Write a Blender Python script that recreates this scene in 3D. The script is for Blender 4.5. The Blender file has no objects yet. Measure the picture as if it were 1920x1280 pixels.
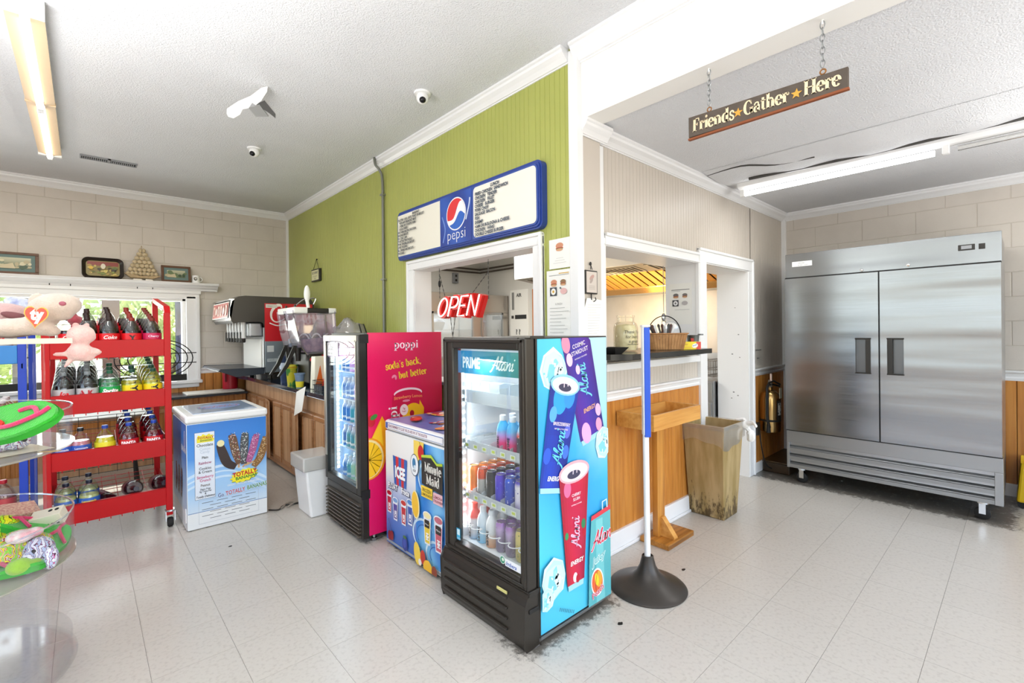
import bpy, math, random
from mathutils import Vector, Matrix
from mathutils.geometry import tessellate_polygon
random.seed(7)
PI = math.pi
C = bpy.context.scene.collection
sc = bpy.context.scene

# ---------------------------------------------------------------- camera
H = 1.423
YAW, PIT, ROLL, FPX = math.radians(42.4), math.radians(-0.195), math.radians(-0.655), 879.2
fw = Vector((math.sin(YAW)*math.cos(PIT), math.cos(YAW)*math.cos(PIT), math.sin(PIT)))
rt = Vector((math.cos(YAW), -math.sin(YAW), 0))
up = rt.cross(fw)
r2 = rt*math.cos(ROLL) + up*math.sin(ROLL)
u2 = -rt*math.sin(ROLL) + up*math.cos(ROLL)
cd = bpy.data.cameras.new('camera')
cam = bpy.data.objects.new('camera', cd); C.objects.link(cam)
cam.matrix_world = Matrix(((r2.x, u2.x, -fw.x, 0), (r2.y, u2.y, -fw.y, 0), (r2.z, u2.z, -fw.z, H), (0, 0, 0, 1)))
cd.sensor_width = 36; cd.lens = FPX/1920*36; cd.shift_y = -17.4/1920
cd.clip_start = 0.05; cd.clip_end = 200
sc.camera = cam

# ---------------------------------------------------------------- world, sun, large lights, exposure
w = bpy.data.worlds.new('world'); sc.world = w; w.use_nodes = True
nt = w.node_tree; bg = nt.nodes['Background']
sky = nt.nodes.new('ShaderNodeTexSky'); sky.sky_type = 'NISHITA'; sky.sun_disc = False
sky.sun_elevation = math.radians(42); sky.sun_rotation = math.radians(150)
nt.links.new(sky.outputs[0], bg.inputs[0]); bg.inputs[1].default_value = 0.55

def lamp(name, kind, loc, energy, color=(1, 1, 1), size=None, rot=None, target=None, spread=None):
    d = bpy.data.lights.new(name, kind); d.energy = energy; d.color = color
    o = bpy.data.objects.new(name, d); C.objects.link(o); o.location = loc
    if size:
        d.shape = 'RECTANGLE'; d.size, d.size_y = size
    if target is not None:
        o.rotation_euler = (Vector(target)-Vector(loc)).to_track_quat('-Z', 'Y').to_euler()
    elif rot: o.rotation_euler = rot
    if spread: d.spread = spread
    return o
# sun on the garden outside
s = lamp('sun', 'SUN', (0, 12, 8), 9.0, (1, .95, .86)); s.rotation_euler = (math.radians(-38), math.radians(18), 0); s.data.angle = .02
# unseen fill panels added behind and beside the camera; daylight at the block wall window
lamp('added_fill_back', 'AREA', (0.0, -2.85, 1.55), 34, (.97, .985, 1), (4.6, 2.3), target=(0.3, 3, 1.5))
lamp('added_fill_back_dining', 'AREA', (4.0, -2.85, 1.45), 11, (.97, .985, 1), (2.8, 2.1), target=(4.0, 3, 1.4))
lamp('added_fill_side', 'AREA', (-2.85, 1.8, 2.05), 22, (.97, .985, 1), (5.0, 1.1), target=(3, 1.8, 1.75))  # added panel, sized for a bright band reflected in the steel doors
lamp('daylight_block_wall_window', 'AREA', (-.35, 7.25, 1.4), 45, (1, .99, .95), (2.4, 1.0), target=(.2, 0, .7))
# unseen uplights added to brighten both ceilings, then area lights below the ceilings
lamp('added_uplight_main_room', 'AREA', (-.7, -.6, 1.8), 105, (1, 1, 1), (1.6, 1.6), rot=(PI, 0, 0))
lamp('added_uplight_counter', 'AREA', (-.9, 2.2, 1.6), 70, (1, 1, 1), (1.2, 1.2), rot=(PI, 0, 0))
lamp('added_uplight_dining', 'AREA', (3.7, -1.3, 1.5), 44, (1, 1, 1), (1.4, 1.4), rot=(PI, 0, 0))
lamp('added_downlight_main_room', 'AREA', (0.6, -.6, 3.0), 12, (1, .985, .95), (.25, 2.4), rot=(0, 0, 0))  # added ceiling fill with no fixture
lamp('kitchen_area_light', 'AREA', (3.4, 4.9, 2.6), 60, (1, .98, .93), (1.6, .5), rot=(0, 0, 0))  # kitchen area light, no fixture modelled
sc.view_settings.view_transform = 'Standard'; sc.view_settings.look = 'None'
sc.view_settings.gamma = 1; sc.view_settings.use_curve_mapping = False
sc.view_settings.exposure = 0.1
sc.cycles.max_bounces = 10; sc.cycles.diffuse_bounces = 4; sc.cycles.glossy_bounces = 4
sc.cycles.transmission_bounces = 6; sc.cycles.transparent_max_bounces = 24
sc.cycles.caustics_reflective = False; sc.cycles.caustics_refractive = False
sc.cycles.sample_clamp_indirect = 4.0
sc.cycles.use_denoising = True

# ---------------------------------------------------------------- colour and material helpers
def lin(c):
    if isinstance(c, str):
        c = c.lstrip('#'); c = [int(c[i:i+2], 16)/255 for i in (0, 2, 4)]
    return tuple(x/12.92 if x <= .04045 else ((x+.055)/1.055)**2.4 for x in c[:3])
MATS = {}
def mat(name, col, rough=.5, metal=0.0, noise=0, nscale=8, nstretch=(1, 1, 1), ncol=None, bump=0, bscale=60, spec=.5,
        emit=0, coat=0, trans=0, ior=1.45, nlo=.35, nhi=.65, alpha=1, sheen=0, island=0, bstretch=None, ndetail=4):
    if name in MATS: return MATS[name]
    m = bpy.data.materials.new(name); m.use_nodes = True; N = m.node_tree.nodes; L = m.node_tree.links
    p = N['Principled BSDF']; c = lin(col)
    p.inputs['Base Color'].default_value = (*c, 1); p.inputs['Roughness'].default_value = rough
    p.inputs['Metallic'].default_value = metal; p.inputs['Specular IOR Level'].default_value = spec
    p.inputs['Coat Weight'].default_value = coat; p.inputs['Transmission Weight'].default_value = trans
    p.inputs['IOR'].default_value = ior; p.inputs['Alpha'].default_value = alpha
    p.inputs['Sheen Weight'].default_value = sheen
    if emit:
        p.inputs['Emission Color'].default_value = (*c, 1); p.inputs['Emission Strength'].default_value = emit
    tc = N.new('ShaderNodeTexCoord')
    if noise or ncol:
        mp = N.new('ShaderNodeMapping'); mp.inputs['Scale'].default_value = nstretch
        L.new(tc.outputs['Object'], mp.inputs[0])
        n = N.new('ShaderNodeTexNoise'); n.inputs['Scale'].default_value = nscale; n.inputs['Detail'].default_value = ndetail
        L.new(mp.outputs[0], n.inputs['Vector'])
        mr = N.new('ShaderNodeMapRange'); mr.inputs[1].default_value = nlo; mr.inputs[2].default_value = nhi
        L.new(n.outputs[0], mr.inputs[0])
        mx = N.new('ShaderNodeMix'); mx.data_type = 'RGBA'
        mx.inputs['A'].default_value = (*c, 1)
        nc = lin(ncol) if ncol else tuple(x*(1-noise) for x in c)
        mx.inputs['B'].default_value = (*nc, 1)
        L.new(mr.outputs[0], mx.inputs['Factor']); L.new(mx.outputs['Result'], p.inputs['Base Color'])
    if bump:
        n2 = N.new('ShaderNodeTexNoise'); n2.inputs['Scale'].default_value = bscale; n2.inputs['Detail'].default_value = 3
        src = tc.outputs['Object']
        if bstretch:
            m2 = N.new('ShaderNodeMapping'); m2.inputs['Scale'].default_value = bstretch; L.new(src, m2.inputs[0]); src = m2.outputs[0]
        L.new(src, n2.inputs['Vector'])
        b = N.new('ShaderNodeBump'); b.inputs['Strength'].default_value = bump; b.inputs['Distance'].default_value = .01
        L.new(n2.outputs[0], b.inputs['Height']); L.new(b.outputs[0], p.inputs['Normal'])
    MATS[name] = m
    return m
def glassy(name, tint='#ffffff', refl=.08, rough=.02, opacity=0.0, body='#ffffff'):
    """thin clear sheet: see-through, tinted, mirror-like at grazing angles"""
    if name in MATS: return MATS[name]
    m = bpy.data.materials.new(name); m.use_nodes = True; N = m.node_tree.nodes; L = m.node_tree.links
    N.remove(N['Principled BSDF']); out = N['Material Output']
    t = N.new('ShaderNodeBsdfTransparent'); t.inputs[0].default_value = (*lin(tint), 1)
    g = N.new('ShaderNodeBsdfGlossy'); g.inputs['Roughness'].default_value = rough
    d = N.new('ShaderNodeBsdfDiffuse'); d.inputs[0].default_value = (*lin(body), 1)
    lw = N.new('ShaderNodeLayerWeight'); lw.inputs[0].default_value = .25
    mr = N.new('ShaderNodeMapRange'); mr.inputs[3].default_value = refl*.6; mr.inputs[4].default_value = min(1, refl*6)
    L.new(lw.outputs['Fresnel'], mr.inputs[0])
    m1 = N.new('ShaderNodeMixShader'); m1.inputs[0].default_value = opacity
    L.new(t.outputs[0], m1.inputs[1]); L.new(d.outputs[0], m1.inputs[2])
    m2 = N.new('ShaderNodeMixShader'); L.new(mr.outputs[0], m2.inputs[0]); L.new(m1.outputs[0], m2.inputs[1]); L.new(g.outputs[0], m2.inputs[2])
    L.new(m2.outputs[0], out.inputs[0]); MATS[name] = m
    return m
def print_mat(name, emit=0, rough=.35):
    if name in MATS: return MATS[name]
    m = bpy.data.materials.new(name); m.use_nodes = True; N = m.node_tree.nodes; L = m.node_tree.links
    p = N['Principled BSDF']; a = N.new('ShaderNodeAttribute'); a.attribute_name = 'Col'
    L.new(a.outputs['Color'], p.inputs['Base Color']); p.inputs['Roughness'].default_value = rough
    if emit:
        L.new(a.outputs['Color'], p.inputs['Emission Color']); p.inputs['Emission Strength'].default_value = emit
    MATS[name] = m
    return m

# ---------------------------------------------------------------- mesh builder
class MB:
    def __init__(s): s.v = []; s.f = []; s.m = []; s.c = []; s.col = None; s.mi = 0; s.M = None
    def add(s, vs, fs):
        b = len(s.v)
        if s.M is not None: vs = [s.M @ Vector(p) for p in vs]
        s.v += [tuple(p) for p in vs]
        for f in fs:
            s.f.append([b+i for i in f]); s.m.append(s.mi); s.c.append(s.col)
        return s
    def box(s, x0, x1, y0, y1, z0, z1):
        if x0 > x1: x0, x1 = x1, x0
        if y0 > y1: y0, y1 = y1, y0
        if z0 > z1: z0, z1 = z1, z0
        return s.add([(x0,y0,z0),(x1,y0,z0),(x1,y1,z0),(x0,y1,z0),(x0,y0,z1),(x1,y0,z1),(x1,y1,z1),(x0,y1,z1)],
                     [(0,3,2,1),(4,5,6,7),(0,1,5,4),(1,2,6,5),(2,3,7,6),(3,0,4,7)])
    def cbox(s, c, d): return s.box(c[0]-d[0]/2, c[0]+d[0]/2, c[1]-d[1]/2, c[1]+d[1]/2, c[2]-d[2]/2, c[2]+d[2]/2)
    def lathe(s, prof, n=20, c=(0, 0, 0), a0=0, a1=2*PI, cap=True):
        full = abs(a1-a0-2*PI) < 1e-6; k = n if full else n+1; vs = []; fs = []
        for r, z in prof:
            for i in range(k):
                a = a0+(a1-a0)*i/n; vs.append((c[0]+r*math.cos(a), c[1]+r*math.sin(a), c[2]+z))
        for j in range(len(prof)-1):
            for i in range(n):
                i2 = (i+1) % k; fs.append((j*k+i, j*k+i2, (j+1)*k+i2, (j+1)*k+i))
        if cap and full:
            if prof[0][0] > 1e-5: fs.append(tuple(range(k-1, -1, -1)))
            if prof[-1][0] > 1e-5: fs.append(tuple((len(prof)-1)*k+i for i in range(k)))
        return s.add(vs, fs)
    def tube(s, pts, r, n=8, closed=False, cap=True, flat=None):
        P = [Vector(p) for p in pts]; k = len(P); vs = []; fs = []; u = None
        for i, p in enumerate(P):
            if closed: d = (P[(i+1) % k]-P[i-1])
            else: d = (P[min(i+1, k-1)]-P[max(i-1, 0)])
            d.normalize()
            if u is None:
                u = Vector((0, 0, 1)) if abs(d.z) < .9 else Vector((1, 0, 0))
            u = (u-d*u.dot(d)).normalized(); w_ = d.cross(u)
            rr = r[i] if isinstance(r, (list, tuple)) else r
            for j in range(n):
                a = 2*PI*j/n+PI/n
                vs.append(p+u*math.cos(a)*rr*(flat or 1)+w_*math.sin(a)*rr)
        for i in range(k if closed else k-1):
            i2 = (i+1) % k
            for j in range(n):
                j2 = (j+1) % n; fs.append((i*n+j, i2*n+j, i2*n+j2, i*n+j2))
        if cap and not closed:
            fs.append(tuple(range(n))); fs.append(tuple((k-1)*n+j for j in range(n-1, -1, -1)))
        return s.add(vs, fs)
    def prism(s, poly, d0, d1, axis='y'):
        """poly: 2-D outline; extruded along the axis. x: (y,z)  y: (x,z)  z: (x,y)"""
        def P(a, b, t): return {'x': (t, a, b), 'y': (a, t, b), 'z': (a, b, t)}[axis]
        n = len(poly); vs = [P(a, b, d0) for a, b in poly]+[P(a, b, d1) for a, b in poly]
        fs = [(i, (i+1) % n, n+(i+1) % n, n+i) for i in range(n)]
        if n > 4:
            for t in tessellate_polygon([[Vector((a, b, 0)) for a, b in poly]]): fs.append(tuple(t)); fs.append(tuple(n+i for i in reversed(t)))
        else: fs += [tuple(range(n-1, -1, -1)), tuple(range(n, 2*n))]
        return s.add(vs, fs)
    def ell(s, c, r, n=14, m=9, rot=None):
        vs = [(0, 0, -1)]; fs = []
        for j in range(1, m):
            t = PI*j/m-PI/2
            for i in range(n):
                a = 2*PI*i/n; vs.append((math.cos(t)*math.cos(a), math.cos(t)*math.sin(a), math.sin(t)))
        vs.append((0, 0, 1))
        for i in range(n): fs.append((0, 1+(i+1) % n, 1+i))
        for j in range(m-2):
            for i in range(n): fs.append((1+j*n+i, 1+j*n+(i+1) % n, 1+(j+1)*n+(i+1) % n, 1+(j+1)*n+i))
        L = len(vs)-1
        for i in range(n): fs.append((L, 1+(m-2)*n+i, 1+(m-2)*n+(i+1) % n))
        M = Matrix.Diagonal((*r, 1)) if isinstance(r, (tuple, list)) else Matrix.Diagonal((r, r, r, 1))
        if rot: M = rot.to_4x4() @ M
        return s.add([M @ Vector(p)+Vector(c) for p in vs], fs)
    def grooved(s, o, a, n, length, z0, z1, pitch=.041, gw=.004, gd=.003, double=False):
        """beadboard sheet from o along unit a, facing n, with real grooves"""
        o, a, n = Vector(o), Vector(a), Vector(n); xs = [(0, 0)]; k = pitch*.5
        while k < length-gw:
            xs += [(k-gw/2, 0), (k, -gd), (k+gw/2, 0)]
            if double: xs += [(k+gw*1.6, 0), (k+gw*2.1, -gd), (k+gw*2.6, 0)]
            k += pitch
        xs.append((length, 0)); vs = []; fs = []
        for t, d in xs:
            p = o+a*t+n*d; vs += [(p.x, p.y, z0), (p.x, p.y, z1)]
        for i in range(len(xs)-1): fs.append((2*i, 2*i+2, 2*i+3, 2*i+1))
        return s.add(vs, fs)

def link(name, me, parent=None):
    o = bpy.data.objects.new(name, me); C.objects.link(o)
    if parent is not None: o.parent = parent
    return o
def ob(name, mb, m, parent=None, bevel=0, smooth=False, kind=None, label=None, bseg=2, origin=None):
    me = bpy.data.meshes.new(name)
    off = Vector((0, 0, 0))
    if parent is not None:
        q = parent
        while q is not None: off += q.location; q = q.parent
    elif origin is not None: off = Vector(origin)
    me.from_pydata([tuple(Vector(p)-off) for p in mb.v], [], mb.f)
    ms = m if isinstance(m, (list, tuple)) else [m]
    for x in ms: me.materials.append(x)
    if len(ms) > 1: me.polygons.foreach_set('material_index', mb.m)
    if any(c is not None for c in mb.c):
        at = me.color_attributes.new('Col', 'FLOAT_COLOR', 'CORNER'); li = 0
        for f, c in zip(mb.f, mb.c):
            for q in range(len(f)):
                cc = c[q] if (c and isinstance(c[0], tuple)) else (c or (.8, .8, .8))
                at.data[li].color = (*cc, 1); li += 1
    me.update()
    o = link(name, me, parent)
    if parent is None and origin is not None: o.location = origin
    if bevel:
        b = o.modifiers.new('bevel', 'BEVEL'); b.width = bevel; b.segments = bseg; b.limit_method = 'ANGLE'; b.angle_limit = math.radians(40)
        b.harden_normals = False
    if smooth: shade(me)
    if kind: o['kind'] = kind
    if label: o['label'] = label
    return o
def shade(me, ang=42):
    try: me.shade_smooth(); me.set_sharp_from_angle(angle=math.radians(ang))
    except Exception: pass
def tag(o, label, cat, group=None):
    o['label'] = label; o['category'] = cat
    if group: o['group'] = group
    return o
def thing(name, label, cat, loc, group=None):
    o = bpy.data.objects.new(name, None); C.objects.link(o); o.location = loc; o.empty_display_size = .05
    return tag(o, label, cat, group)
def struct(name, mb, m, parent=None, **k):
    o = ob(name, mb, m, parent, **k); o['kind'] = 'structure'; return o
def copy_tree(o, parent=None):
    c = o.copy(); C.objects.link(c)
    if parent is not None: c.parent = parent
    for ch in list(o.children): copy_tree(ch, c)
    return c
ORD = ['front', 'second', 'third', 'fourth', 'fifth', 'sixth', 'seventh', 'eighth']

# ---------------------------------------------------------------- printed artwork on flat faces
_T = {}
def text_mesh(txt, bold=0.0, shear=0.0, res=3, space=1.0):
    k = (txt, bold, shear, res, space)
    if k not in _T:
        cu = bpy.data.curves.new('t', 'FONT'); cu.body = txt; cu.resolution_u = res; cu.offset = bold; cu.shear = shear; cu.space_character = space
        o = bpy.data.objects.new('t', cu); me = o.to_mesh()
        vs = [(v.co.x, v.co.y) for v in me.vertices]; fs = [tuple(p.vertices) for p in me.polygons]
        o.to_mesh_clear(); bpy.data.objects.remove(o); bpy.data.curves.remove(cu)
        _T[k] = (vs, fs)
    return _T[k]
class Art:
    """coloured print laid in thin layers on a plane: origin, u (right), v (up), normal = u x v"""
    def __init__(s, o, u, v, step=.0003, clip=None):
        s.o, s.u, s.v = Vector(o), Vector(u).normalized(), Vector(v).normalized(); s.n = s.u.cross(s.v).normalized()
        s.step = step; s.k = 1; s.mb = MB(); s.clip = clip
    def P(s, a, b):
        if s.clip:
            a = min(max(a, s.clip[0]), s.clip[1]); b = min(max(b, s.clip[2]), s.clip[3])
        return s.o+s.u*a+s.v*b+s.n*s.k*s.step
    def raw(s, pts, fs, col, cf=None):
        if s.clip:
            x0, x1, y0, y1 = s.clip; nf = []
            for f in fs:
                q = [pts[i] for i in f]
                if min(p[0] for p in q) > x1 or max(p[0] for p in q) < x0 or min(p[1] for p in q) > y1 or max(p[1] for p in q) < y0: continue
                nf.append(f)
            fs = nf
        b = len(s.mb.v); s.mb.v += [tuple(s.P(*p)) for p in pts]
        c = None if col is None else (lin(col) if isinstance(col, str) else col)
        for f in fs:
            s.mb.f.append([b+i for i in f]); s.mb.m.append(0)
            s.mb.c.append(tuple(cf(*pts[i]) for i in f) if cf else c)
    def up(s): s.k += 1; return s
    def poly(s, pts, col, layer=True):
        if layer: s.k += 1
        t = tessellate_polygon([[Vector((*p, 0)) for p in pts]]); s.raw(pts, [tuple(x) for x in t], col)
    def rect(s, x0, y0, x1, y1, col, layer=True): s.poly([(x0, y0), (x1, y0), (x1, y1), (x0, y1)], col, layer)
    def grad(s, x0, y0, x1, y1, cf, nx=6, ny=12):
        s.k += 1; pts = []; fs = []
        for j in range(ny+1):
            for i in range(nx+1): pts.append((x0+(x1-x0)*i/nx, y0+(y1-y0)*j/ny))
        for j in range(ny):
            for i in range(nx): a = j*(nx+1)+i; fs.append((a, a+1, a+nx+2, a+nx+1))
        s.raw(pts, fs, None, cf)
    def ell(s, cx, cy, rx, ry, col, rot=0, n=24, a0=0, a1=2*PI, layer=True):
        c, d = math.cos(rot), math.sin(rot); pts = []
        for i in range(n):
            a = a0+(a1-a0)*i/(n if a1-a0 > 6.2 else n-1); x, y = rx*math.cos(a), ry*math.sin(a); pts.append((cx+x*c-y*d, cy+x*d+y*c))
        s.poly(pts, col, layer)
    def stroke(s, pts, wd, col, layer=True, closed=False):
        if layer: s.k += 1
        P = [Vector(p) for p in pts]; n = len(P); q = []; fs = []
        for i, p in enumerate(P):
            if closed: d = P[(i+1) % n]-P[i-1]
            else: d = P[min(i+1, n-1)]-P[max(i-1, 0)]
            if d.length < 1e-9: d = Vector((1, 0))
            d.normalize(); nn = Vector((-d.y, d.x)); ww = (wd[i] if isinstance(wd, (list, tuple)) else wd)/2
            q += [tuple(p+nn*ww), tuple(p-nn*ww)]
        for i in range(n if closed else n-1): j = (i+1) % n; fs.append((2*i+1, 2*j+1, 2*j, 2*i))
        s.raw(q, fs, col)
    def text(s, x, y, txt, size, col, bold=.0, shear=0, rot=0, sx=1, align='l', res=2, layer=True, arc=0, space=1.0):
        if layer: s.k += 1
        vs, fs = text_mesh(txt, bold, shear, res, space)
        wd = max([v[0] for v in vs] or [0]); ox = {'l': 0, 'c': -wd/2, 'r': -wd}[align]
        c, d = math.cos(rot), math.sin(rot); pts = []
        for a, b in vs:
            a = (a+ox)*size*sx; b = b*size+arc*a*a
            pts.append((x+a*c-b*d, y+a*d+b*c))
        s.raw(pts, fs, col); return wd*size*sx
    def glyphs(s, x, y, font, txt, size, col, rot=0, wmul=1, layer=True, shear=0, track=0, sx=1):
        if layer: s.k += 1
        c, d = math.cos(rot), math.sin(rot); cx = 0
        for ch in txt:
            g = font.get(ch)
            if g is None: cx += .35; continue
            adv, strokes = g
            for pts, wds in strokes:
                q = []
                for (a, b) in pts:
                    X = (cx+a+shear*b)*size*sx; Y = b*size; q.append((x+X*c-Y*d, y+X*d+Y*c))
                w_ = [t*size*wmul for t in wds] if isinstance(wds, list) else wds*size*wmul
                s.stroke(q, w_, col, layer=False)
            cx += adv+track
        return cx*size*sx
    def done(s, name, parent=None, m=None, label=None):
        return ob(name, s.mb, m or print_mat('printed_ink'), parent, label=label)

def arcp(cx, cy, rx, ry, a0, a1, n=10):
    return [(cx+rx*math.cos(math.radians(a0+(a1-a0)*i/n)), cy+ry*math.sin(math.radians(a0+(a1-a0)*i/n))) for i in range(n+1)]
def smoothp(pts, n=5):
    out = []; P = [pts[0]]+list(pts)+[pts[-1]]
    for i in range(1, len(P)-2):
        for k in range(n):
            t = k/n; r = []
            for d in range(len(P[0])):
                p0, p1, p2, p3 = P[i-1][d], P[i][d], P[i+1][d], P[i+2][d]
                r.append(.5*(2*p1+(p2-p0)*t+(2*p0-5*p1+4*p2-p3)*t*t+(-p0+3*p1-3*p2+p3)*t**3))
            out.append(tuple(r))
    out.append(tuple(pts[-1])); return out
# a fat serif alphabet drawn with strokes (x-height .5, cap height .72)
TH, TN, SF = .15, .05, .045
def st(x, y0, y1, t=TH): return ([(x, y0), (x, y1)], t)
def sf(x, y, w_=.26, t=SF): return ([(x-w_/2, y), (x+w_/2, y)], t)
def bowl(cx, cy, rx, ry, a0, a1, th=TH, tn=TN, n=14):
    p = arcp(cx, cy, rx, ry, a0, a1, n)
    w_ = [tn+(th-tn)*abs(math.cos(math.radians(a0+(a1-a0)*i/n)))**1.2 for i in range(n+1)]
    return (p, w_)
SERIF = {
 'p': (.60, [st(.14, -.2, .5), sf(.14, -.2, .3), sf(.08, .48, .16), bowl(.28, .25, .19, .24, -150, 150)]),
 'o': (.58, [bowl(.28, .25, .2, .24, 0, 360)]),
 'i': (.32, [st(.16, 0, .5), sf(.16, .02), sf(.11, .48, .16), bowl(.16, .66, .04, .04, 0, 360, .08, .08)]),
 's': (.46, [(smoothp([(.38,.36),(.33,.46),(.22,.49),(.11,.42),(.13,.3),(.24,.25),(.35,.18),(.36,.07),(.24,.01),(.11,.04),(.07,.15)]), .085)]),
 'd': (.62, [st(.44, 0, .75), sf(.5, .02, .16), sf(.39, .73, .16), bowl(.28, .25, .19, .24, 30, 330)]),
 'a': (.56, [([(.38,0),(.38,.34)], TH), sf(.45, .02, .14), (smoothp([(.38,.34),(.36,.46),(.24,.49),(.12,.44),(.1,.36)]), .07), bowl(.22, .15, .13, .14, 20, 340, .12)]),
 'b': (.6, [st(.14, 0, .75), sf(.08, .73, .16), bowl(.29, .25, .19, .24, -150, 150)]),
 'c': (.5, [bowl(.28, .25, .2, .24, 45, 315)]),
 'k': (.62, [st(.14, 0, .75), sf(.14, .02), sf(.08, .73, .16), ([(.2,.22),(.46,.47)], TN), ([(.26,.27),(.5,.02)], .13), sf(.5, .02, .2), sf(.45, .48, .2)]),
 'u': (.64, [st(.14, .12, .5), st(.46, 0, .5), sf(.08, .48, .16), sf(.4, .48, .16), sf(.52, .02, .16), (smoothp([(.14,.14),(.18,.03),(.3,.02),(.44,.12)]), .07)]),
 't': (.42, [st(.17, .08, .64, .13), sf(.19, .48, .34, .05), (smoothp([(.17,.1),(.22,.02),(.33,.05)]), .06)]),
 'e': (.54, [bowl(.27, .25, .19, .24, 0, 320), ([(.1,.26),(.45,.26)], TN)]),
 'r': (.46, [st(.14, 0, .5), sf(.15, .02, .28), sf(.08, .48, .16), (smoothp([(.2,.36),(.28,.46),(.4,.44)]), [.06]*11), bowl(.37, .41, .04, .04, 0, 360, .08, .08)]),
 'n': (.66, [st(.14, 0, .5), st(.48, 0, .36), sf(.14, .02, .27), sf(.48, .02, .27), sf(.08, .48, .16), (smoothp([(.18,.36),(.3,.48),(.44,.44),(.48,.34)]), .08)]),
 'h': (.66, [st(.14, 0, .75), st(.48, 0, .36), sf(.14, .02, .27), sf(.48, .02, .27), sf(.08, .73, .16), (smoothp([(.18,.36),(.3,.48),(.44,.44),(.48,.34)]), .08)]),
 'F': (.62, [st(.16, 0, .72), sf(.17, .02, .34), sf(.3, .7, .5), ([(.53,.7),(.55,.54)], .05), ([(.2,.38),(.4,.38)], .05), ([(.4,.3),(.4,.46)], .05)]),
 'G': (.76, [bowl(.37, .36, .28, .35, 48, 340), st(.6, .04, .32, .13), sf(.6, .32, .28), ([(.56,.7),(.58,.5)], .05)]),
 'H': (.84, [st(.17, 0, .72), st(.66, 0, .72), sf(.17, .02, .32), sf(.66, .02, .32), sf(.17, .7, .32), sf(.66, .7, .32), ([(.2,.37),(.62,.37)], .05)]),
 'M': (.96, [st(.14, 0, .72, .06), st(.78, 0, .72), sf(.14, .02, .26), sf(.78, .02, .3), sf(.1, .7, .22), sf(.82, .7, .22), ([(.16,.7),(.44,.06)], .14), ([(.44,.06),(.74,.7)], .05)]),
 'l': (.32, [st(.16, 0, .75), sf(.16, .02), sf(.11, .73, .16)]),
 'w': (.8, [([(.08,.48),(.24,.02)], .13), ([(.24,.02),(.38,.46)], .05), ([(.38,.46),(.54,.02)], .13), ([(.54,.02),(.68,.48)], .05), sf(.08, .48, .2), sf(.68, .48, .18)]),
 'y': (.6, [([(.1,.48),(.3,.04)], .13), ([(.48,.48),(.26,-.12),(.12,-.2)], .05), sf(.1, .48, .22), sf(.47, .48, .18)]),
 "'": (.2, [([(.1,.72),(.08,.54)], [.1,.03])]),
 ',': (.24, [([(.13,.06),(.08,-.12)], [.12,.03])]),
}
CURS = {  # joined brush script
 'A': (.62, [(smoothp([(-.05,-.12),(.06,-.1),(.22,.2),(.46,.74),(.5,.72),(.5,.35),(.54,.02)]), .085), (smoothp([(.1,.26),(.3,.28),(.54,.2)]), .055)]),
 'l': (.26, [(smoothp([(-.04,.06),(.1,.3),(.26,.7),(.2,.78),(.12,.6),(.08,.1),(.16,.0),(.26,.08)]), .075)]),
 'a': (.42, [(smoothp([(.3,.36),(.2,.42),(.06,.3),(.04,.08),(.14,.0),(.28,.16),(.34,.4),(.3,.08),(.36,.0),(.44,.08)]), .08)]),
 'n': (.44, [(smoothp([(.02,.4),(.08,.36),(.06,0),(.14,.24),(.28,.42),(.34,.34),(.32,.06),(.38,0),(.46,.08)]), .08)]),
 'i': (.26, [(smoothp([(.04,.3),(.12,.42),(.08,.08),(.14,0),(.26,.1)]), .08), ([(.16,.58),(.21,.66)], .08)]),
 'C': (.66, [(smoothp([(.5,.62),(.44,.74),(.24,.7),(.06,.42),(.08,.12),(.26,-.02),(.5,.06),(.62,.16)]), [.04,.05,.06,.08,.1,.11,.12,.13,.13,.13,.13,.12,.12,.11,.1,.1,.09,.09,.08,.08,.07,.06,.06,.05,.05,.05,.05,.05,.04,.04,.04,.04,.04,.04,.03,.03])]),
 'o': (.38, [(smoothp([(.2,.4),(.06,.3),(.05,.08),(.17,0),(.3,.12),(.3,.32),(.2,.4),(.24,.3),(.4,.28)]), .085)]),
 'c': (.34, [(smoothp([(.3,.32),(.22,.42),(.08,.32),(.05,.1),(.15,0),(.34,.1)]), .085)]),
}
# ---------------------------------------------------------------- materials
def wood_mat(name, c1, c2, axis='z', rough=.42, sc_=2.2, coat=.15):
    if name in MATS: return MATS[name]
    st_ = {'z': (14, 14, .9), 'x': (.9, 14, 14), 'y': (14, .9, 14)}[axis]
    return mat(name, c1, rough, ncol=c2, nscale=sc_, nstretch=st_, nlo=.38, nhi=.68, coat=coat, bump=.06, bscale=sc_*3, bstretch=st_, ndetail=7)
m_ceil = mat('ceiling_texture', '#e2e3e5', .95, noise=.04, nscale=2.5, bump=.7, bscale=120, ndetail=6)
m_green = mat('green_paint', '#adb25e', .34, noise=.07, nscale=1.5, bump=.03, bscale=30)
m_beige = mat('beige_paint', '#cbc2b7', .42, noise=.03, nscale=2)
m_block = mat('painted_block', '#d5cdc3', .7, noise=.05, nscale=5, bump=.16, bscale=90)
m_joint = mat('painted_mortar', '#c6bdb1', .8)
m_white = mat('white_trim_paint', '#eeeeee', .3)
m_cream = mat('cream_header_paint', '#f4f2ec', .55)
m_wall = mat('plain_wall_paint', '#e2ddd3', .6)
m_kwall = mat('white_wall_panel', '#dedcd6', .35)
m_oak = wood_mat('honey_pine', '#cc8a3e', '#b46f28')
m_oakx = wood_mat('honey_pine_x', '#c98436', '#a55f1c', 'x')
m_cab = wood_mat('cabinet_pine', '#c39a74', '#a87e58')
m_cabx = wood_mat('cabinet_pine_rail', '#a9764a', '#8a5a30', 'y')
m_pine = wood_mat('light_pine', '#dba356', '#c4873c', 'x')
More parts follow.
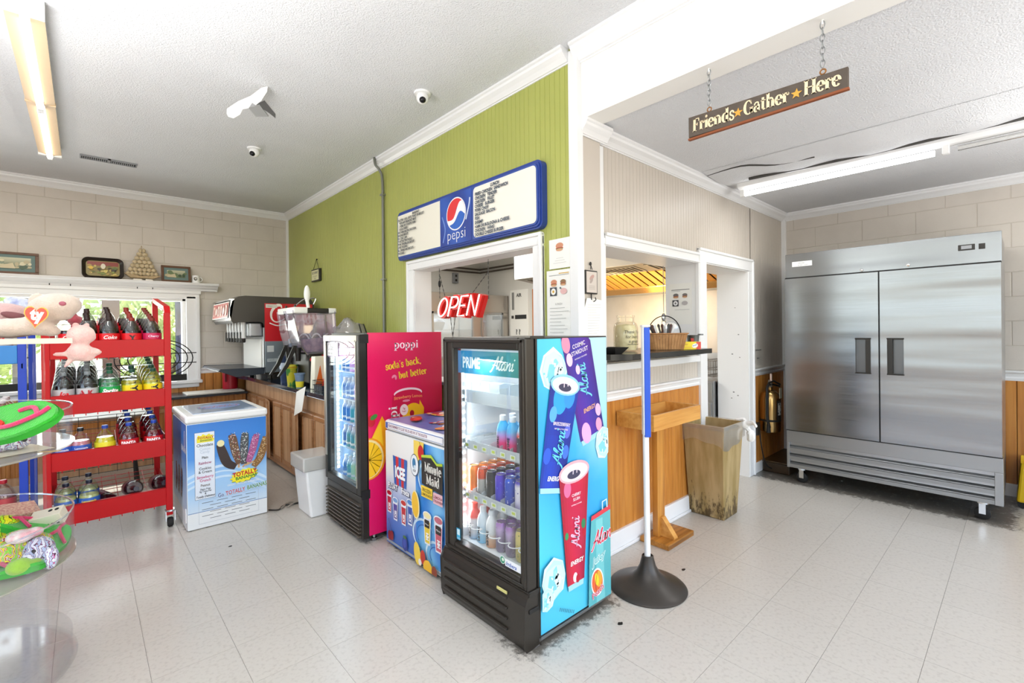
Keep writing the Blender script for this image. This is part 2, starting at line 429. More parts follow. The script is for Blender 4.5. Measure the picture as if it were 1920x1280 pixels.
m_pinez = wood_mat('light_pine_post', '#cf9140', '#b0702a', 'z')
m_black = mat('black_plastic', '#26231f', .38)
m_blackm = mat('black_matte', '#171615', .6)
m_dark = mat('dark_brown_plastic', '#2b2620', .3, noise=.1, nscale=4)
m_steel = mat('brushed_steel', '#b4b6b8', .32, 1)
m_chrome = mat('chrome', '#d8d8d8', .12, 1)
m_zinc = mat('galvanised_steel', '#a6a8a9', .38, 1)
m_whitep = mat('white_plastic', '#f1f1f0', .3)
m_greyp = mat('grey_plastic', '#8f9194', .4)
m_redp = mat('red_enamel', '#b80d15', .38, spec=.3)
m_bluep = mat('blue_enamel', '#143cae', .38)
m_glass = glassy('clear_glass', '#fcfefe', .035, .01)
m_acryl = glassy('clear_acrylic', '#fdfdfd', .02, .08, .02)
m_paper = mat('white_paper', '#f2f1ec', .7)
m_tube = mat('lit_tube', '#fffaf0', .5, emit=9)
m_rubber = mat('black_rubber', '#1c1b1a', .7)
m_print = print_mat('printed_ink')

# ---------------------------------------------------------------- dimensions of the place
XG, YB, YL, XR, ZC, ZR = 2.12, 1.80, 6.93, 5.69, 3.07, 2.66

# ---------------------------------------------------------------- floor: 12 inch tiles with hairline joints
def tile_mat():
    m = mat('vinyl_tile', '#c4bfb6', .3, ncol='#b4aea5', nscale=55, nlo=.5, nhi=.74, ndetail=5, coat=.25, bump=.02, bscale=9)
    N = m.node_tree.nodes; L = m.node_tree.links; p = N['Principled BSDF']; p.inputs['Coat Roughness'].default_value = .22
    src = p.inputs['Base Color'].links[0].from_socket
    oi = N.new('ShaderNodeObjectInfo'); hs = N.new('ShaderNodeHueSaturation')
    mr = N.new('ShaderNodeMapRange'); mr.inputs[3].default_value = .985; mr.inputs[4].default_value = 1.01
    L.new(oi.outputs['Random'], mr.inputs[0]); L.new(mr.outputs[0], hs.inputs['Value']); L.new(src, hs.inputs['Color'])
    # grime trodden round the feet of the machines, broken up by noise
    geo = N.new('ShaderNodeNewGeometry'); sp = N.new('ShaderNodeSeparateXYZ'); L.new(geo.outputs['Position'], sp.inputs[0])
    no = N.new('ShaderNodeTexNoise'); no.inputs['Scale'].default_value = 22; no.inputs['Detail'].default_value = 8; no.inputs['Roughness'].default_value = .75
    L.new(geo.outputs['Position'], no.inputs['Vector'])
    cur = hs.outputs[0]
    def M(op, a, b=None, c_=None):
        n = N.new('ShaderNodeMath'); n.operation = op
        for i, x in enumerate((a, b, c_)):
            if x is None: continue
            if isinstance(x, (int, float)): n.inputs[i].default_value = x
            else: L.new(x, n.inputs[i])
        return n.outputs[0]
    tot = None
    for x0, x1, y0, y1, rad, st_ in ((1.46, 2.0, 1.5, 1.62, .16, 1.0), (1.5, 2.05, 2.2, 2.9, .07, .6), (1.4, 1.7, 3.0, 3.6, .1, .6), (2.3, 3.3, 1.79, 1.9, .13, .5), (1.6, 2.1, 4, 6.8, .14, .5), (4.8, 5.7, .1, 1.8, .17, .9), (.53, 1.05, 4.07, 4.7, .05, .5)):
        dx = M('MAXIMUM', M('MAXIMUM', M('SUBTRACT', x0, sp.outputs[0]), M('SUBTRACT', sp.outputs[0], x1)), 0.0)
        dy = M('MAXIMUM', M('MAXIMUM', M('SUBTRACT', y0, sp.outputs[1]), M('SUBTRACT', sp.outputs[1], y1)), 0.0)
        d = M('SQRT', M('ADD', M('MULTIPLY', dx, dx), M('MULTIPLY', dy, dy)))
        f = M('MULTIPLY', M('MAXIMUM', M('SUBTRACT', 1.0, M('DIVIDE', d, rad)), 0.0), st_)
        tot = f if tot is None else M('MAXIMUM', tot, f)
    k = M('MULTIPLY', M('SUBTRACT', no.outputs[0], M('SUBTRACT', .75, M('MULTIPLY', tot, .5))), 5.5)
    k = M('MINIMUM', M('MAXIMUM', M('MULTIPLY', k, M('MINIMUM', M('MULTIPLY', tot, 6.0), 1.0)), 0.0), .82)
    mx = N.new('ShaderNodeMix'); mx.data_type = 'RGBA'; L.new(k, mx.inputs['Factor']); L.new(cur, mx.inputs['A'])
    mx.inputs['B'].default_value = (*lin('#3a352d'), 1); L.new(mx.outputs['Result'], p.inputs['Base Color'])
    return m
m_tile = tile_mat()
fl = struct('floor', MB().box(-3, 5.8, -3, 7.0, -.12, -.003), mat('floor_joint', '#6d6860', .8))
T_ = .3048; hx = T_/2-.0006
tme = MB().box(-hx, hx, -hx, hx, -.003, 0)
cells = []
for i in range(-14, 17):
    for j in range(-17, 18):
        x = 1.105+T_*i+T_/2; y = 1.8215+T_*j+T_/2
        if x > XR-.1 or x < -2.85 or y > YL-.05 or y < -2.85: continue
        if x > XG+.16 and y > YB+.3: pass
        d = Vector((x, y, -H)); z = d.dot(fw); u = d.dot(r2)/max(z, .01)*FPX; v = -d.dot(u2)/max(z, .01)*FPX+622.6
        vis = z > .3 and abs(u) < 1080 and v < 1420 and not (x > XG+.1 and y > YB+.1)
        cells.append((0 if vis else 1, d.length, x, y))
cells.sort()
tm = None; rest = MB()
for k, (vv, dd, x, y) in enumerate(cells):
    if k < 300:
        if tm is None:
            o = ob('tile', tme, m_tile, fl); tm = o.data
        else: o = link('tile', tm, fl)
        o.location = (x, y, 0)
    else: rest.box(x-hx, x+hx, y-hx, y+hx, -.003, 0)
ob('tile_field', rest, m_tile, fl, kind='stuff')

# ---------------------------------------------------------------- ceilings
ce = struct('ceiling', MB().box(-3, 2.25, -3, 7, ZC, ZC+.1), m_ceil)
cr = MB().box(2.2, 5.8, -3, 2.0, ZR, ZR+.1)
struct('ceiling_dining', cr, m_ceil)
# sagging drywall seam beside the dining strip light
sg = MB(); nx, ny = 14, 26; vs = []
for j in range(ny+1):
    for i in range(nx+1):
        x = 3.62+.62*i/nx; y = -.9+2.62*j/ny
        h = .05*math.sin(PI*min(1, max(0, i/nx)))**1.5*(.35+.65*math.sin(PI*j/ny))*(1+.25*math.sin(j*1.3))
        vs.append((x, y, ZR-.002-h))
sg.add(vs, [(j*(nx+1)+i, (j+1)*(nx+1)+i, (j+1)*(nx+1)+i+1, j*(nx+1)+i+1) for j in range(ny) for i in range(nx)])
struct('ceiling_sag', sg, m_ceil, smooth=True)
crk = MB(); crk.tube(smoothp([(3.72, 1.72, 2.655), (3.69, 1.45, 2.651), (3.8, 1.25, 2.632), (3.83, 1.0, 2.628)], 4), .007, 5); crk.tube([(3.98, 1.5, 2.627), (4.04, .7, 2.622), (4.06, -.9, 2.63)], .012, 5)
ob('ceiling_crack', crk, mat('open_seam', '#4b4946', .9), kind='structure')

# ---------------------------------------------------------------- walls
def blocks(parent, axis, pos, u0, u1, z0, z1, holes, uoff, deep=.012, name='block'):
    """blocks .403 x .2036 laid half-bond; clipped at openings"""
    Lb, Hb = .403, .2036; k = int((z0-.0295)//Hb)
    while .0295+k*Hb < z1:
        a, b = max(z0, .0295+k*Hb), min(z1, .0295+(k+1)*Hb)
        off = uoff+(Lb/2 if k % 2 else 0); i = int((u0-off)//Lb)
        while off+i*Lb < u1:
            p, q = max(u0, off+i*Lb), min(u1, off+(i+1)*Lb)
            segs = [(p, q, a, b)]
            for hx0, hx1, hz0, hz1 in holes:
                ns = []
                for s0, s1, t0, t1 in segs:
                    if s1 <= hx0 or s0 >= hx1 or t1 <= hz0 or t0 >= hz1: ns.append((s0, s1, t0, t1)); continue
                    if s0 < hx0: ns.append((s0, hx0, t0, t1))
                    if s1 > hx1: ns.append((hx1, s1, t0, t1))
                    m0, m1 = max(s0, hx0), min(s1, hx1)
                    if t0 < hz0: ns.append((m0, m1, t0, hz0))
                    if t1 > hz1: ns.append((m0, m1, hz1, t1))
                segs = ns
            for s0, s1, t0, t1 in segs:
                if s1-s0 < .02 or t1-t0 < .015: continue
                g = .0018; dd = deep*(1+random.uniform(-.12, .12)); mb = MB()
                if axis == 'y': mb.box(s0+g, s1-g, pos-dd, pos, t0+g, t1-g)
                else: mb.box(pos-dd, pos, s0+g, s1-g, t0+g, t1-g)
                ob(name, mb, m_block, parent, bevel=.003, bseg=1)
            i += 1
        k += 1
WX0, WX1, WZ0, WZ1 = -1.7, .93, .86, 1.86      # window opening in the block wall
wl = struct('wall_far', MB().box(-3, WX0, YL+.003, YL+.2, 0, ZC).box(WX1, 6, YL+.003, YL+.2, 0, ZC).box(WX0, WX1, YL+.003, YL+.2, 0, WZ0).box(WX0, WX1, YL+.003, YL+.2, WZ1, ZC), m_joint)
blocks(wl, 'y', YL+.012, -1.35, XG-.02, .98, 2.995, [(-1.9, 1.06, .7, 2.02)], 1.324)
wr = struct('wall_right', MB().box(XR+.003, XR+.15, -3, 2.2, 0, ZR), m_joint)
blocks(wr, 'x', XR+.012, -1.2, YB, 1.0, 2.6, [], .077)
struct('wall_left', MB().box(-3.1, -3, -3, -.9, 0, ZC).box(-3.1, -3, 4.5, 7, 0, ZC).box(-3.1, -3, -.9, 4.5, .95, 1.0).box(-3.1, -3, -.9, 4.5, 2.7, ZC), m_wall)
struct('wall_left_added_wood', MB().box(-3.06, -3, -3, 7, 0, .95), m_oak)  # unseen wood band, added to darken the lower reflection in the steel doors
struct('wall_back', MB().box(-3, -2.4, -3.1, -3, 0, ZC).box(2.35, 2.6, -3.1, -3, 0, ZC).box(-2.4, 2.35, -3.1, -3, 0, .35).box(-2.4, 2.35, -3.1, -3, 2.75, ZC)
       .box(5.4, 5.8, -3.1, -3, 0, ZR+.1).box(2.6, 5.4, -3.1, -3, 0, .35).box(2.6, 5.4, -3.1, -3, 2.5, ZR+.1), m_wall)
# green beadboard wall with serving window
GY0, GY1, GZ0, GZ1 = 2.10, 3.555, 1.02, 1.955
wg = struct('wall_green', MB().box(XG+.006, XG+.15, GY1, YL, 0, ZC).box(XG+.006, XG+.15, YB+.02, GY0, 0, ZC).box(XG+.006, XG+.15, GY0, GY1, 0, GZ0).box(XG+.006, XG+.15, GY0, GY1, GZ1, ZC), m_kwall)
g = MB()
for y1, y0, z0, z1 in ((YL, GY1, 0, ZC), (GY0, 1.78, 0, ZC), (GY1, GY0, GZ1, ZC), (GY1, GY0, 0, GZ0)):
    g.grooved((XG, y1, 0), (0, -1, 0), (-1, 0, 0), y1-y0, z0, z1, .041, .0045, .0035)
ob('beadboard', g, m_green, wg)
# beige beadboard wall with pass-through and doorway
BX0, BX1, BZ0, BZ1, DX0, DX1, DZ = 2.43, 3.683, 1.21, 1.955, 3.80, 4.68, 1.965
wb = struct('wall_beige', MB().box(XG+.04, BX0, YB+.006, 2.07, 0, ZR+.3).box(BX0, BX1, YB+.006, 2.07, 0, BZ0).box(BX0, BX1, YB+.006, 2.07, BZ1, ZR+.3)
            .box(BX1, DX0, YB+.006, 2.07, 0, ZR+.3).box(DX0, DX1, YB+.006, 2.07, DZ, ZR+.3).box(DX1, XR+.1, YB+.006, 2.07, 0, ZR+.3), m_white)
g = MB(); go = MB()
for x0, x1, z0, z1 in ((BX0, DX1+.12, BZ1, ZR), (2.34, BX0, 0, ZR), (DX1+.1, XR, 1.0, ZR), (2.3, 3.70, .98, BZ0)):
    g.grooved((x0, YB, 0), (1, 0, 0), (0, -1, 0), x1-x0, z0, z1, .041, .0045, .0035)
ob('beadboard', g, m_beige, wb)
go.grooved((2.3, YB-.008, 0), (1, 0, 0), (0, -1, 0), 1.40, .12, .98, .052, .006, .004)
go.grooved((DX1+.1, YB-.008, 0), (1, 0, 0), (0, -1, 0), XR-DX1-.1, .1, .96, .09, .006, .004)
ob('wainscot', go, m_oak, wb)
# kitchen shell behind
struct('wall_kitchen_right', MB().box(5.50, 5.60, 2.07, 6.92, 0, 2.8), m_kwall)
struct('wall_kitchen_far', MB().box(2.27, 5.5, 6.88, 6.92, 0, 2.8), m_kwall)
struct('ceiling_kitchen', MB().box(2.27, 5.6, 2.07, 6.92, 2.75, 2.8), m_kwall)
# header beam between the rooms
struct('beam_header', MB().box(2.15, 2.30, -3, 1.76, ZR-.012, ZC), m_cream)
# column at the corner with its corner boards
col = struct('column_corner', MB().box(2.165, 2.345, 1.752, 1.806, 0, 2.63), m_beige)
struct('trim_1', MB().box(2.108, 2.165, 1.735, 1.80, 0, ZC-.02), m_white, bevel=.004)
struct('trim_2', MB().box(2.338, 2.40, 1.765, 1.81, .98, 2.56).box(2.345, 2.43, 1.78, 1.81, .98, 2.0), m_white, bevel=.004)
struct('trim_3', MB().box(XG-.028, XG+.01, YL-.022, YL+.005, .9, 3.0), m_white, bevel=.004)
struct('trim_4', MB().box(XR-.035, XR+.005, YB-.04, YB+.005, 0, 2.6), m_white, bevel=.004)
# crown mouldings
def crown(axis, a0, a1, wpos, sgn, ztop, hgt=.085, dep=.075):
    prof = [(0, 0), (dep, 0), (dep, -.014), (dep*.86, -.02), (dep*.8, -.034), (dep*.5, -hgt*.62), (dep*.3, -hgt*.82), (dep*.24, -hgt*.9), (.008, -hgt*.92), (.008, -hgt), (0, -hgt)]
    return MB().prism([(wpos+sgn*d, ztop+z) for d, z in prof], a0, a1, axis)
struct('trim_5', crown('y', 1.80, YL, XG, -1, ZC), m_white)
struct('trim_6', crown('x', -3, XG, YL, -1, ZC), m_white)
struct('trim_7', crown('y', -3, 1.76, 2.15, -1, ZC, .1, .085), m_white)
struct('trim_8', crown('x', 2.345, XR, YB, -1, ZR, .078, .07), m_white)
struct('trim_9', crown('y', -3, YB, XR, -1, ZR, .078, .07), m_white)
struct('trim_10', crown('x', 2.15, 2.40, 1.75, -1, ZR-.012, .085, .06), m_white)
# chair rails and baseboards
def rail(axis, a0, a1, wpos, z0, z1):
    h_ = z1-z0
    return MB().prism([(wpos+.002, z0), (wpos-.014, z0), (wpos-.018, z0+h_*.25), (wpos-.012, z0+h_*.4), (wpos-.02, z0+h_*.7), (wpos-.034, z0+h_*.82), (wpos-.034, z1), (wpos+.002, z1)], a0, a1, axis)
struct('trim_11', rail('x', 1.06, XG, YL, .935, 1.0), m_white)
struct('trim_12', rail('x', 2.30, 3.69, YB, .965, 1.03), m_white)
struct('trim_13', rail('x', DX1+.1, XR, YB, .95, 1.02), m_white)
struct('trim_14', rail('y', -1.6, YB, XR, .96, 1.045), m_white)
struct('baseboard_bar', MB().box(2.3, 3.70, YB-.028, YB, .0, .125).box(2.3, 3.70, YB-.042, YB-.028, 0, .02), m_white, bevel=.005)
struct('baseboard_beige', MB().box(DX1+.1, XR, YB-.02, YB, 0, .10), m_white, bevel=.004)
struct('baseboard_right', MB().box(XR-.02, XR, -3, YB, 0, .105), m_white, bevel=.004)
# wood planks under the rail of the right wall and the block wall
pl = struct('trim_15', MB().box(XR-.004, XR+.003, -1.6, YB, .1, .96), m_blackm)
y = YB-.04
while y > -1.5:
    ob('plank', MB().box(XR-.014, XR-.003, y-.0865, y, .1, .965), m_oak, pl, bevel=.003, bseg=1); y -= .09
pl = struct('trim_16', MB().box(-3, XG, YL-.002, YL+.009, .0, .94), m_blackm)
x = 2.10
while x > -1.2:
    ob('plank', MB().box(x-.0865, x, YL-.014, YL-.001, 0.02, .945 if x > 1.06 else .78), m_oak, pl, bevel=.003, bseg=1); x -= .09

# ---------------------------------------------------------------- window in the block wall
wn = struct('window_1', MB().box(WX0, WX1, YL+.09, YL+.1, WZ0, WZ1), m_glass)
def fr(name, mb, m=m_white, par=wn, **k): return ob(name, mb, m, par, **k)
fr('window_frame', MB().box(WX0, WX1, YL+.03, YL+.13, WZ0, WZ0+.035).box(WX0, WX1, YL+.03, YL+.13, WZ1-.035, WZ1).box(WX1-.04, WX1, YL+.03, YL+.13, WZ0, WZ1).box(WX0, WX0+.04, YL+.03, YL+.13, WZ0, WZ1), bevel=.006)
fr('window_casing', MB().box(WX1-.005, WX1+.1, YL-.028, YL+.01, WZ0-.02, WZ1+.03).box(WX1+.095, WX1+.135, YL-.045, YL+.01, WZ0-.02, WZ1+.03)
   .box(WX0, WX1+.135, YL-.028, YL+.01, WZ1-.005, WZ1+.06).box(WX0, WX1+.15, YL-.045, YL+.01, WZ1+.055, WZ1+.10), bevel=.008)
fr('window_sill', MB().box(WX0, WX1+.15, YL-.075, YL+.05, WZ0-.035, WZ0+.005).box(WX0, WX1+.12, YL-.04, YL, WZ0-.085, WZ0-.035), bevel=.01)
ms = MB(); prof = [(0, 1.955), (-.05, 1.955), (-.055, 1.975), (-.085, 1.99), (-.1, 2.012), (-.15, 2.02), (-.16, 2.045), (0, 2.045)]
ms.prism([(YL+d, z) for d, z in prof], WX0, 1.25, 'x')
mantel = ob('mantel_shelf', ms, m_white, None, bevel=.003)
mantel.data.transform(Matrix.Identity(4)); tag(mantel, 'white moulded ledge shelf above the window, holding pictures and a ship model', 'shelf')
hk = MB()
for x in (-.26, -.1, .46, .6): hk.box(x-.004, x+.004, YL-.055, YL-.045, 1.955, 1.985)
fr('curtain_clips', hk, m_blackm)

# casings of the serving window in the green wall
cs = struct('window_2', MB().box(XG-.022, XG+.01, GY0-.085, GY1+.10, GZ1, GZ1+.075).box(XG-.022, XG+.01, GY0-.085, GY0, GZ0, GZ1).box(XG-.022, XG+.01, GY1, GY1+.10, GZ0, GZ1), m_white, bevel=.007)
ob('window_casing', MB().box(XG-.034, XG+.0, GY0-.085, GY1+.10, GZ1+.055, GZ1+.08).box(XG-.034, XG, GY1+.075, GY1+.10, GZ0, GZ1+.06).box(XG-.034, XG, GY0-.085, GY0-.06, GZ0, GZ1+.06), m_white, cs, bevel=.006)
ob('window_jamb', MB().box(XG-.005, XG+.16, GY0-.004, GY0+.004, GZ0, GZ1).box(XG-.005, XG+.16, GY1-.004, GY1+.004, GZ0, GZ1).box(XG-.005, XG+.16, GY0, GY1, GZ1-.004, GZ1+.004).box(XG-.03, XG+.2, GY0, GY1, GZ0-.02, GZ0+.005), m_white, cs)
# casings of pass-through and doorway
def casing(name, x0, x1, z0, zt, wd=.085, sill=False, left=True, right=True):
    mb = MB().box(x0-wd if left else x0, x1+wd if right else x1, YB-.024, YB+.006, zt, zt+wd)
    if left: mb.box(x0-wd, x0, YB-.024, YB+.006, z0, zt)
    if right: mb.box(x1, x1+wd, YB-.024, YB+.006, z0, zt)
    o = struct(name, mb, m_white, bevel=.007)
    m2 = MB().box(x0-(wd if left else 0), x1+(wd if right else 0), YB-.036, YB, zt+wd-.022, zt+wd).box(x0-.01, x1+.01, YB-.03, YB, zt, zt+.012)
    if right: m2.box(x1+wd-.022, x1+wd, YB-.036, YB, z0, zt+wd)
    ob('casing_edge', m2, m_white, o, bevel=.005); return o
w3 = casing('window_3', BX0, BX1, BZ0, BZ1, .08, left=False, right=False)
ob('window_jamb', MB().box(BX1-.003, BX1+.002, YB-.02, 2.075, BZ0, BZ1).box(BX0, BX1, YB-.02, 2.075, BZ1-.004, BZ1+.003).box(BX0-.002, BX0+.003, YB-.02, 2.075, BZ0, BZ1), m_white, w3)
struct('trim_17', MB().box(BX1, DX0, YB-.03, YB+.006, 0, BZ1+.09).box(BX1-.012, BX1, YB-.026, YB+.006, BZ0, BZ1), m_white, bevel=.005)
struct('trim_18', MB().box(2.43, 3.72, YB-.022, YB+.004, 1.155, 1.205), m_white, bevel=.004)
dr = casing('door_1', DX0, DX1, 0, DZ, .115, left=True, right=True)
ob('door_jamb', MB().box(DX1-.01, DX1+.004, YB-.02, 2.075, 0, DZ).box(DX0-.004, DX0+.01, YB-.02, 2.075, 0, DZ).box(DX0, DX1, YB-.02, 2.075, DZ-.008, DZ+.002), m_white, dr)
sc_m = MB()
for (yy, zz, s_) in ((1.9, 1.62, .009), (1.87, 1.36, .012), (1.93, 1.17, .014), (1.86, 1.14, .01), (1.92, .8, .015), (1.88, .77, .013), (1.94, .74, .011), (1.9, .45, .01)):
    sc_m.cbox((DX1-.0105, yy, zz), (.0012, s_, s_*.8))
ob('scuff_marks', sc_m, mat('scuff_grey', '#8a8a8a', .8), dr)

# outdoors beyond the window
gr = struct('ground_outside', MB().box(-14, 10, 7.2, 30, -.3, -.1), mat('pale_paving', '#d8d4c8', .9, noise=.15, nscale=1.5))
def post(x, y, wd, m, lab):
    p = ob('porch_post', MB().box(x-wd/2, x+wd/2, y-.07, y+.07, -.1, 3.2).box(x-wd/2-.02, x+wd/2+.02, y-.09, y+.09, 2.0, 2.1), m, None, bevel=.01)
    tag(p, lab, 'post')
mpo = mat('weathered_post', '#5a5f7a', .8, ncol='#2f3040', nscale=9, nstretch=(3, 3, .6))
post(1.14, 8.6, .24, mpo, 'blue-grey weathered porch post at the right of the window')
post(.30, 9.2, .2, mat('brown_post', '#6e554c', .8, noise=.3, nscale=8), 'brown porch post with a red sticker, behind the bottle rack')
post(-.62, 9.3, .2, mat('grey_post', '#77736c', .8, noise=.3, nscale=8), 'grey porch post behind the plush toys')
lf1 = mat('sunlit_leaves', '#d3dd86', .7, ncol='#8fae4e', nscale=4, trans=0)
for bi, (x, y, r_, h_, lab) in enumerate(((-1.6, 11.5, 1.2, 3.0, 'pale green shrub seen through the window, behind the grey post'), (1.3, 11.2, 1.35, 3.3, 'sunlit yellow-green shrub beyond the right half of the window'), (4.3, 12.4, 1.5, 3.8, 'tall shrub beyond the right edge of the window'))):
    mb = MB(); rr = random.Random(bi+3)
    for k in range(2200):
        a, t, q = rr.random()*2*PI, math.acos(rr.uniform(-1, 1)), rr.random()**.4
        c = Vector((x+r_*q*math.sin(t)*math.cos(a), y+r_*q*math.sin(t)*math.sin(a), .9+h_*.5*(1+q*math.cos(t))-.6))
        e1 = Vector((rr.uniform(-1, 1), rr.uniform(-1, 1), rr.uniform(-1, 1))).normalized(); e2 = e1.orthogonal().normalized(); s_ = rr.uniform(.07, .13)
        mb.add([c-e1*s_, c+e2*s_*.5, c+e1*s_, c-e2*s_*.5], [(0, 1, 2, 3)])
    e = thing('leafy_shrub', lab, 'shrub', (x, y, -.1)); ob('foliage', mb, lf1, e, kind='stuff')
    ob('trunk', MB().lathe([(.09, 0), (.06, 1.2)], 8, (x, y, -.1)), mat('bark', '#5b4a3a', .9), e)
# ================================================================ steel two-door refrigerator
def steel_door():
    m = mat('wavy_steel', '#979a9d', .2, 1)
    N = m.node_tree.nodes; L = m.node_tree.links; p = N['Principled BSDF']
    tc = N.new('ShaderNodeTexCoord'); mp = N.new('ShaderNodeMapping'); mp.inputs['Scale'].default_value = (1, .25, 2.8)
    n = N.new('ShaderNodeTexNoise'); n.inputs['Scale'].default_value = 1.5; n.inputs['Detail'].default_value = 1.5
    L.new(tc.outputs['Object'], mp.inputs[0]); L.new(mp.outputs[0], n.inputs['Vector'])
    b = N.new('ShaderNodeBump'); b.inputs['Strength'].default_value = .5; b.inputs['Distance'].default_value = .03
    L.new(n.outputs[0], b.inputs['Height']); L.new(b.outputs[0], p.inputs['Normal'])
    p.inputs['Anisotropic'].default_value = .75; p.inputs['Anisotropic Rotation'].default_value = .25
    n3 = N.new('ShaderNodeTexNoise'); n3.inputs['Scale'].default_value = 3; n3.inputs['Detail'].default_value = 6
    m3 = N.new('ShaderNodeMapping'); m3.inputs['Scale'].default_value = (1, 1, 60); L.new(tc.outputs['Object'], m3.inputs[0]); L.new(m3.outputs[0], n3.inputs['Vector'])
    mr = N.new('ShaderNodeMapRange'); mr.inputs[3].default_value = .17; mr.inputs[4].default_value = .3; L.new(n3.outputs[0], mr.inputs[0]); L.new(mr.outputs[0], p.inputs['Roughness'])
    return m
m_door = steel_door()
FX, FY0, FY1 = 4.80, .11, 1.497
R = thing('steel_refrigerator', 'large stainless steel two-door upright refrigerator on casters against the block wall', 'refrigerator', (5.2, .8, 0))
ob('cabinet_body', MB().box(FX+.03, 5.60, FY0+.004, FY1-.004, .133, 2.088), m_steel, R, bevel=.004)
ob('header_panel', MB().box(FX, FX+.03, FY0, FY1, 1.876, 2.092), m_door, R, bevel=.004)
ob('lower_panel', MB().box(FX, FX+.03, FY0, FY1, .368, .476), m_zinc, R, bevel=.003)
for y0, y1, hy, nm in ((.807, FY1-.002, .86, 'l'), (FY0+.004, .797, .745, 'r')):
    hy0, hy1 = (.858, .962) if nm == 'l' else (.648, .752)
    mb = MB(); x0, x1 = FX-.03, FX+.025
    # door skin built round the pocket handle
    for a, b, c_, d in ((y0, y1, 1.322, 1.866), (y0, y1, .486, 1.04), (y0, hy0, 1.04, 1.322), (hy1, y1, 1.04, 1.322)): mb.box(x0, x1, a, b, c_, d)
    d_ = ob('door', mb, m_door, R)
    dark = (hy0, hy0+.035) if nm == 'l' else (hy1-.035, hy1)
    ob('handle_pocket', MB().box(x0+.035, x0+.04, hy0, hy1, 1.04, 1.322), mat('pocket_steel', '#6f7173', .35, .9), d_)
    ob('handle', MB().box(x0-.004, x0+.036, dark[0], dark[1], 1.036, 1.326).box(x0-.005, x0+.002, hy0-.003, hy1+.003, 1.318, 1.33).box(x0-.005, x0+.002, hy0-.003, hy1+.003, 1.032, 1.044), m_black, d_, bevel=.003, label='black pocket handle')
ob('door_gasket', MB().box(FX-.02, FX+.028, .797, .807, .486, 1.866).box(FX-.018, FX+.03, FY0+.002, FY1-.002, 1.866, 1.876).box(FX-.018, FX+.03, FY0+.002, FY1-.002, .476, .486), m_blackm, R)
ob('grille_frame', MB().box(FX, FX+.05, FY0, FY0+.045, .133, .368), m_zinc, R, bevel=.003); ob('grille_frame', MB().box(FX, FX+.05, FY1-.022, FY1, .133, .368), m_zinc, R, bevel=.003)
ob('grille_back', MB().box(FX+.06, FX+.07, FY0, FY1, .14, .37), m_greyp, R)
for k, z in enumerate((.285, .21, .137)):
    ob('louver', MB().prism([(FX+.002, z), (FX, z+.03), (FX+.008, z+.034), (FX+.052, z+.07), (FX+.056, z+.066), (FX+.014, z+.028), (FX+.016, z)], FY0+.045, FY1-.022, 'y'), m_zinc, R)
for ly, lz in ((.92, 1.895), (.62, 1.905)):
    mb = MB(); mb.M = Matrix.Translation((FX, ly, lz)) @ Matrix.Rotation(-PI/2, 4, 'Y'); mb.lathe([(.011, 0), (.011, .012), (.004, .013)], 12); ob('lock', mb, m_chrome, R)
ob('temperature_display', MB().box(FX-.004, FX+.002, .245, .335, 1.975, 2.018), m_black, R, bevel=.002)
ob('display_screen', MB().box(FX-.006, FX-.003, .262, .318, 1.985, 2.01), m_greyp, R)
ob('power_switch', MB().box(FX-.005, FX+.002, .192, .226, 1.975, 2.015).box(FX-.009, FX-.004, .198, .22, 1.98, 2.008), [m_black], R, bevel=.002)
a = Art((FX-.001, 1.44, 1.975), (0, -1, 0), (0, 0, 1)); a.rect(0, 0, .16, .045, '#f4f4f2'); a.text(.05, .024, 'MODEL', .016, '#55585c'); a.text(.045, .008, 'upright cooler', .015, '#6a6c70'); a.done('sticker', R, label='white paper sticker')
def caster(par, x, y, rot, r=.045):
    c = ob('caster', MB().lathe([(.02, 0), (.034, 0), (.034, .012), (.02, .012)], 14, (x, y, .118)).box(x-.03, x-.024, y-.018, y+.018, .045, .12).box(x+.024, x+.03, y-.018, y+.018, .045, .12), m_chrome, par)
    mb = MB(); mb.M = Matrix.Translation((x, y, r)) @ Matrix.Rotation(PI/2, 4, 'Y'); mb.lathe([(.012, -.018), (r*.8, -.018), (r, -.01), (r, .01), (r*.8, .018), (.012, .018)], 20)
    ob('wheel', mb, m_rubber, c, smooth=True)
for x in (4.86, 5.5):
    for y in (.22, 1.39): caster(R, x, y, 0)

# ================================================================ tall glass-door coolers
def led_strip(par, x, y, z0, z1, wall, n=22):
    o = ob('light_strip', MB().box(x-.012, x+.012, y-.006, y+.006, z0, z1), m_whitep, par)
    mb = MB()
    for k in range(n):
        z = z0+(z1-z0)*(k+.5)/n; mb.cbox((x, y-.008 if wall > 0 else y+.008, z), (.014, .006, .014))
    ob('light_dots', mb, mat('led_glow', '#e6f4ff', .5, emit=7), o)
def wire_shelf(par, x0, x1, y0, y1, z, m=m_whitep, lip=True, n=26, name='shelf'):
    mb = MB().box(x0, x0+.006, y0, y1, z-.004, z+.004).box(x1-.006, x1, y0, y1, z-.004, z+.004).box(x0, x1, y0, y0+.005, z-.004, z+.004).box(x0, x1, y1-.005, y1, z-.004, z+.004)
    for k in range(n): y = y0+(y1-y0)*(k+.5)/n; mb.box(x0, x1, y-.0015, y+.0015, z-.001, z+.003)
    return ob(name, mb, m, par)

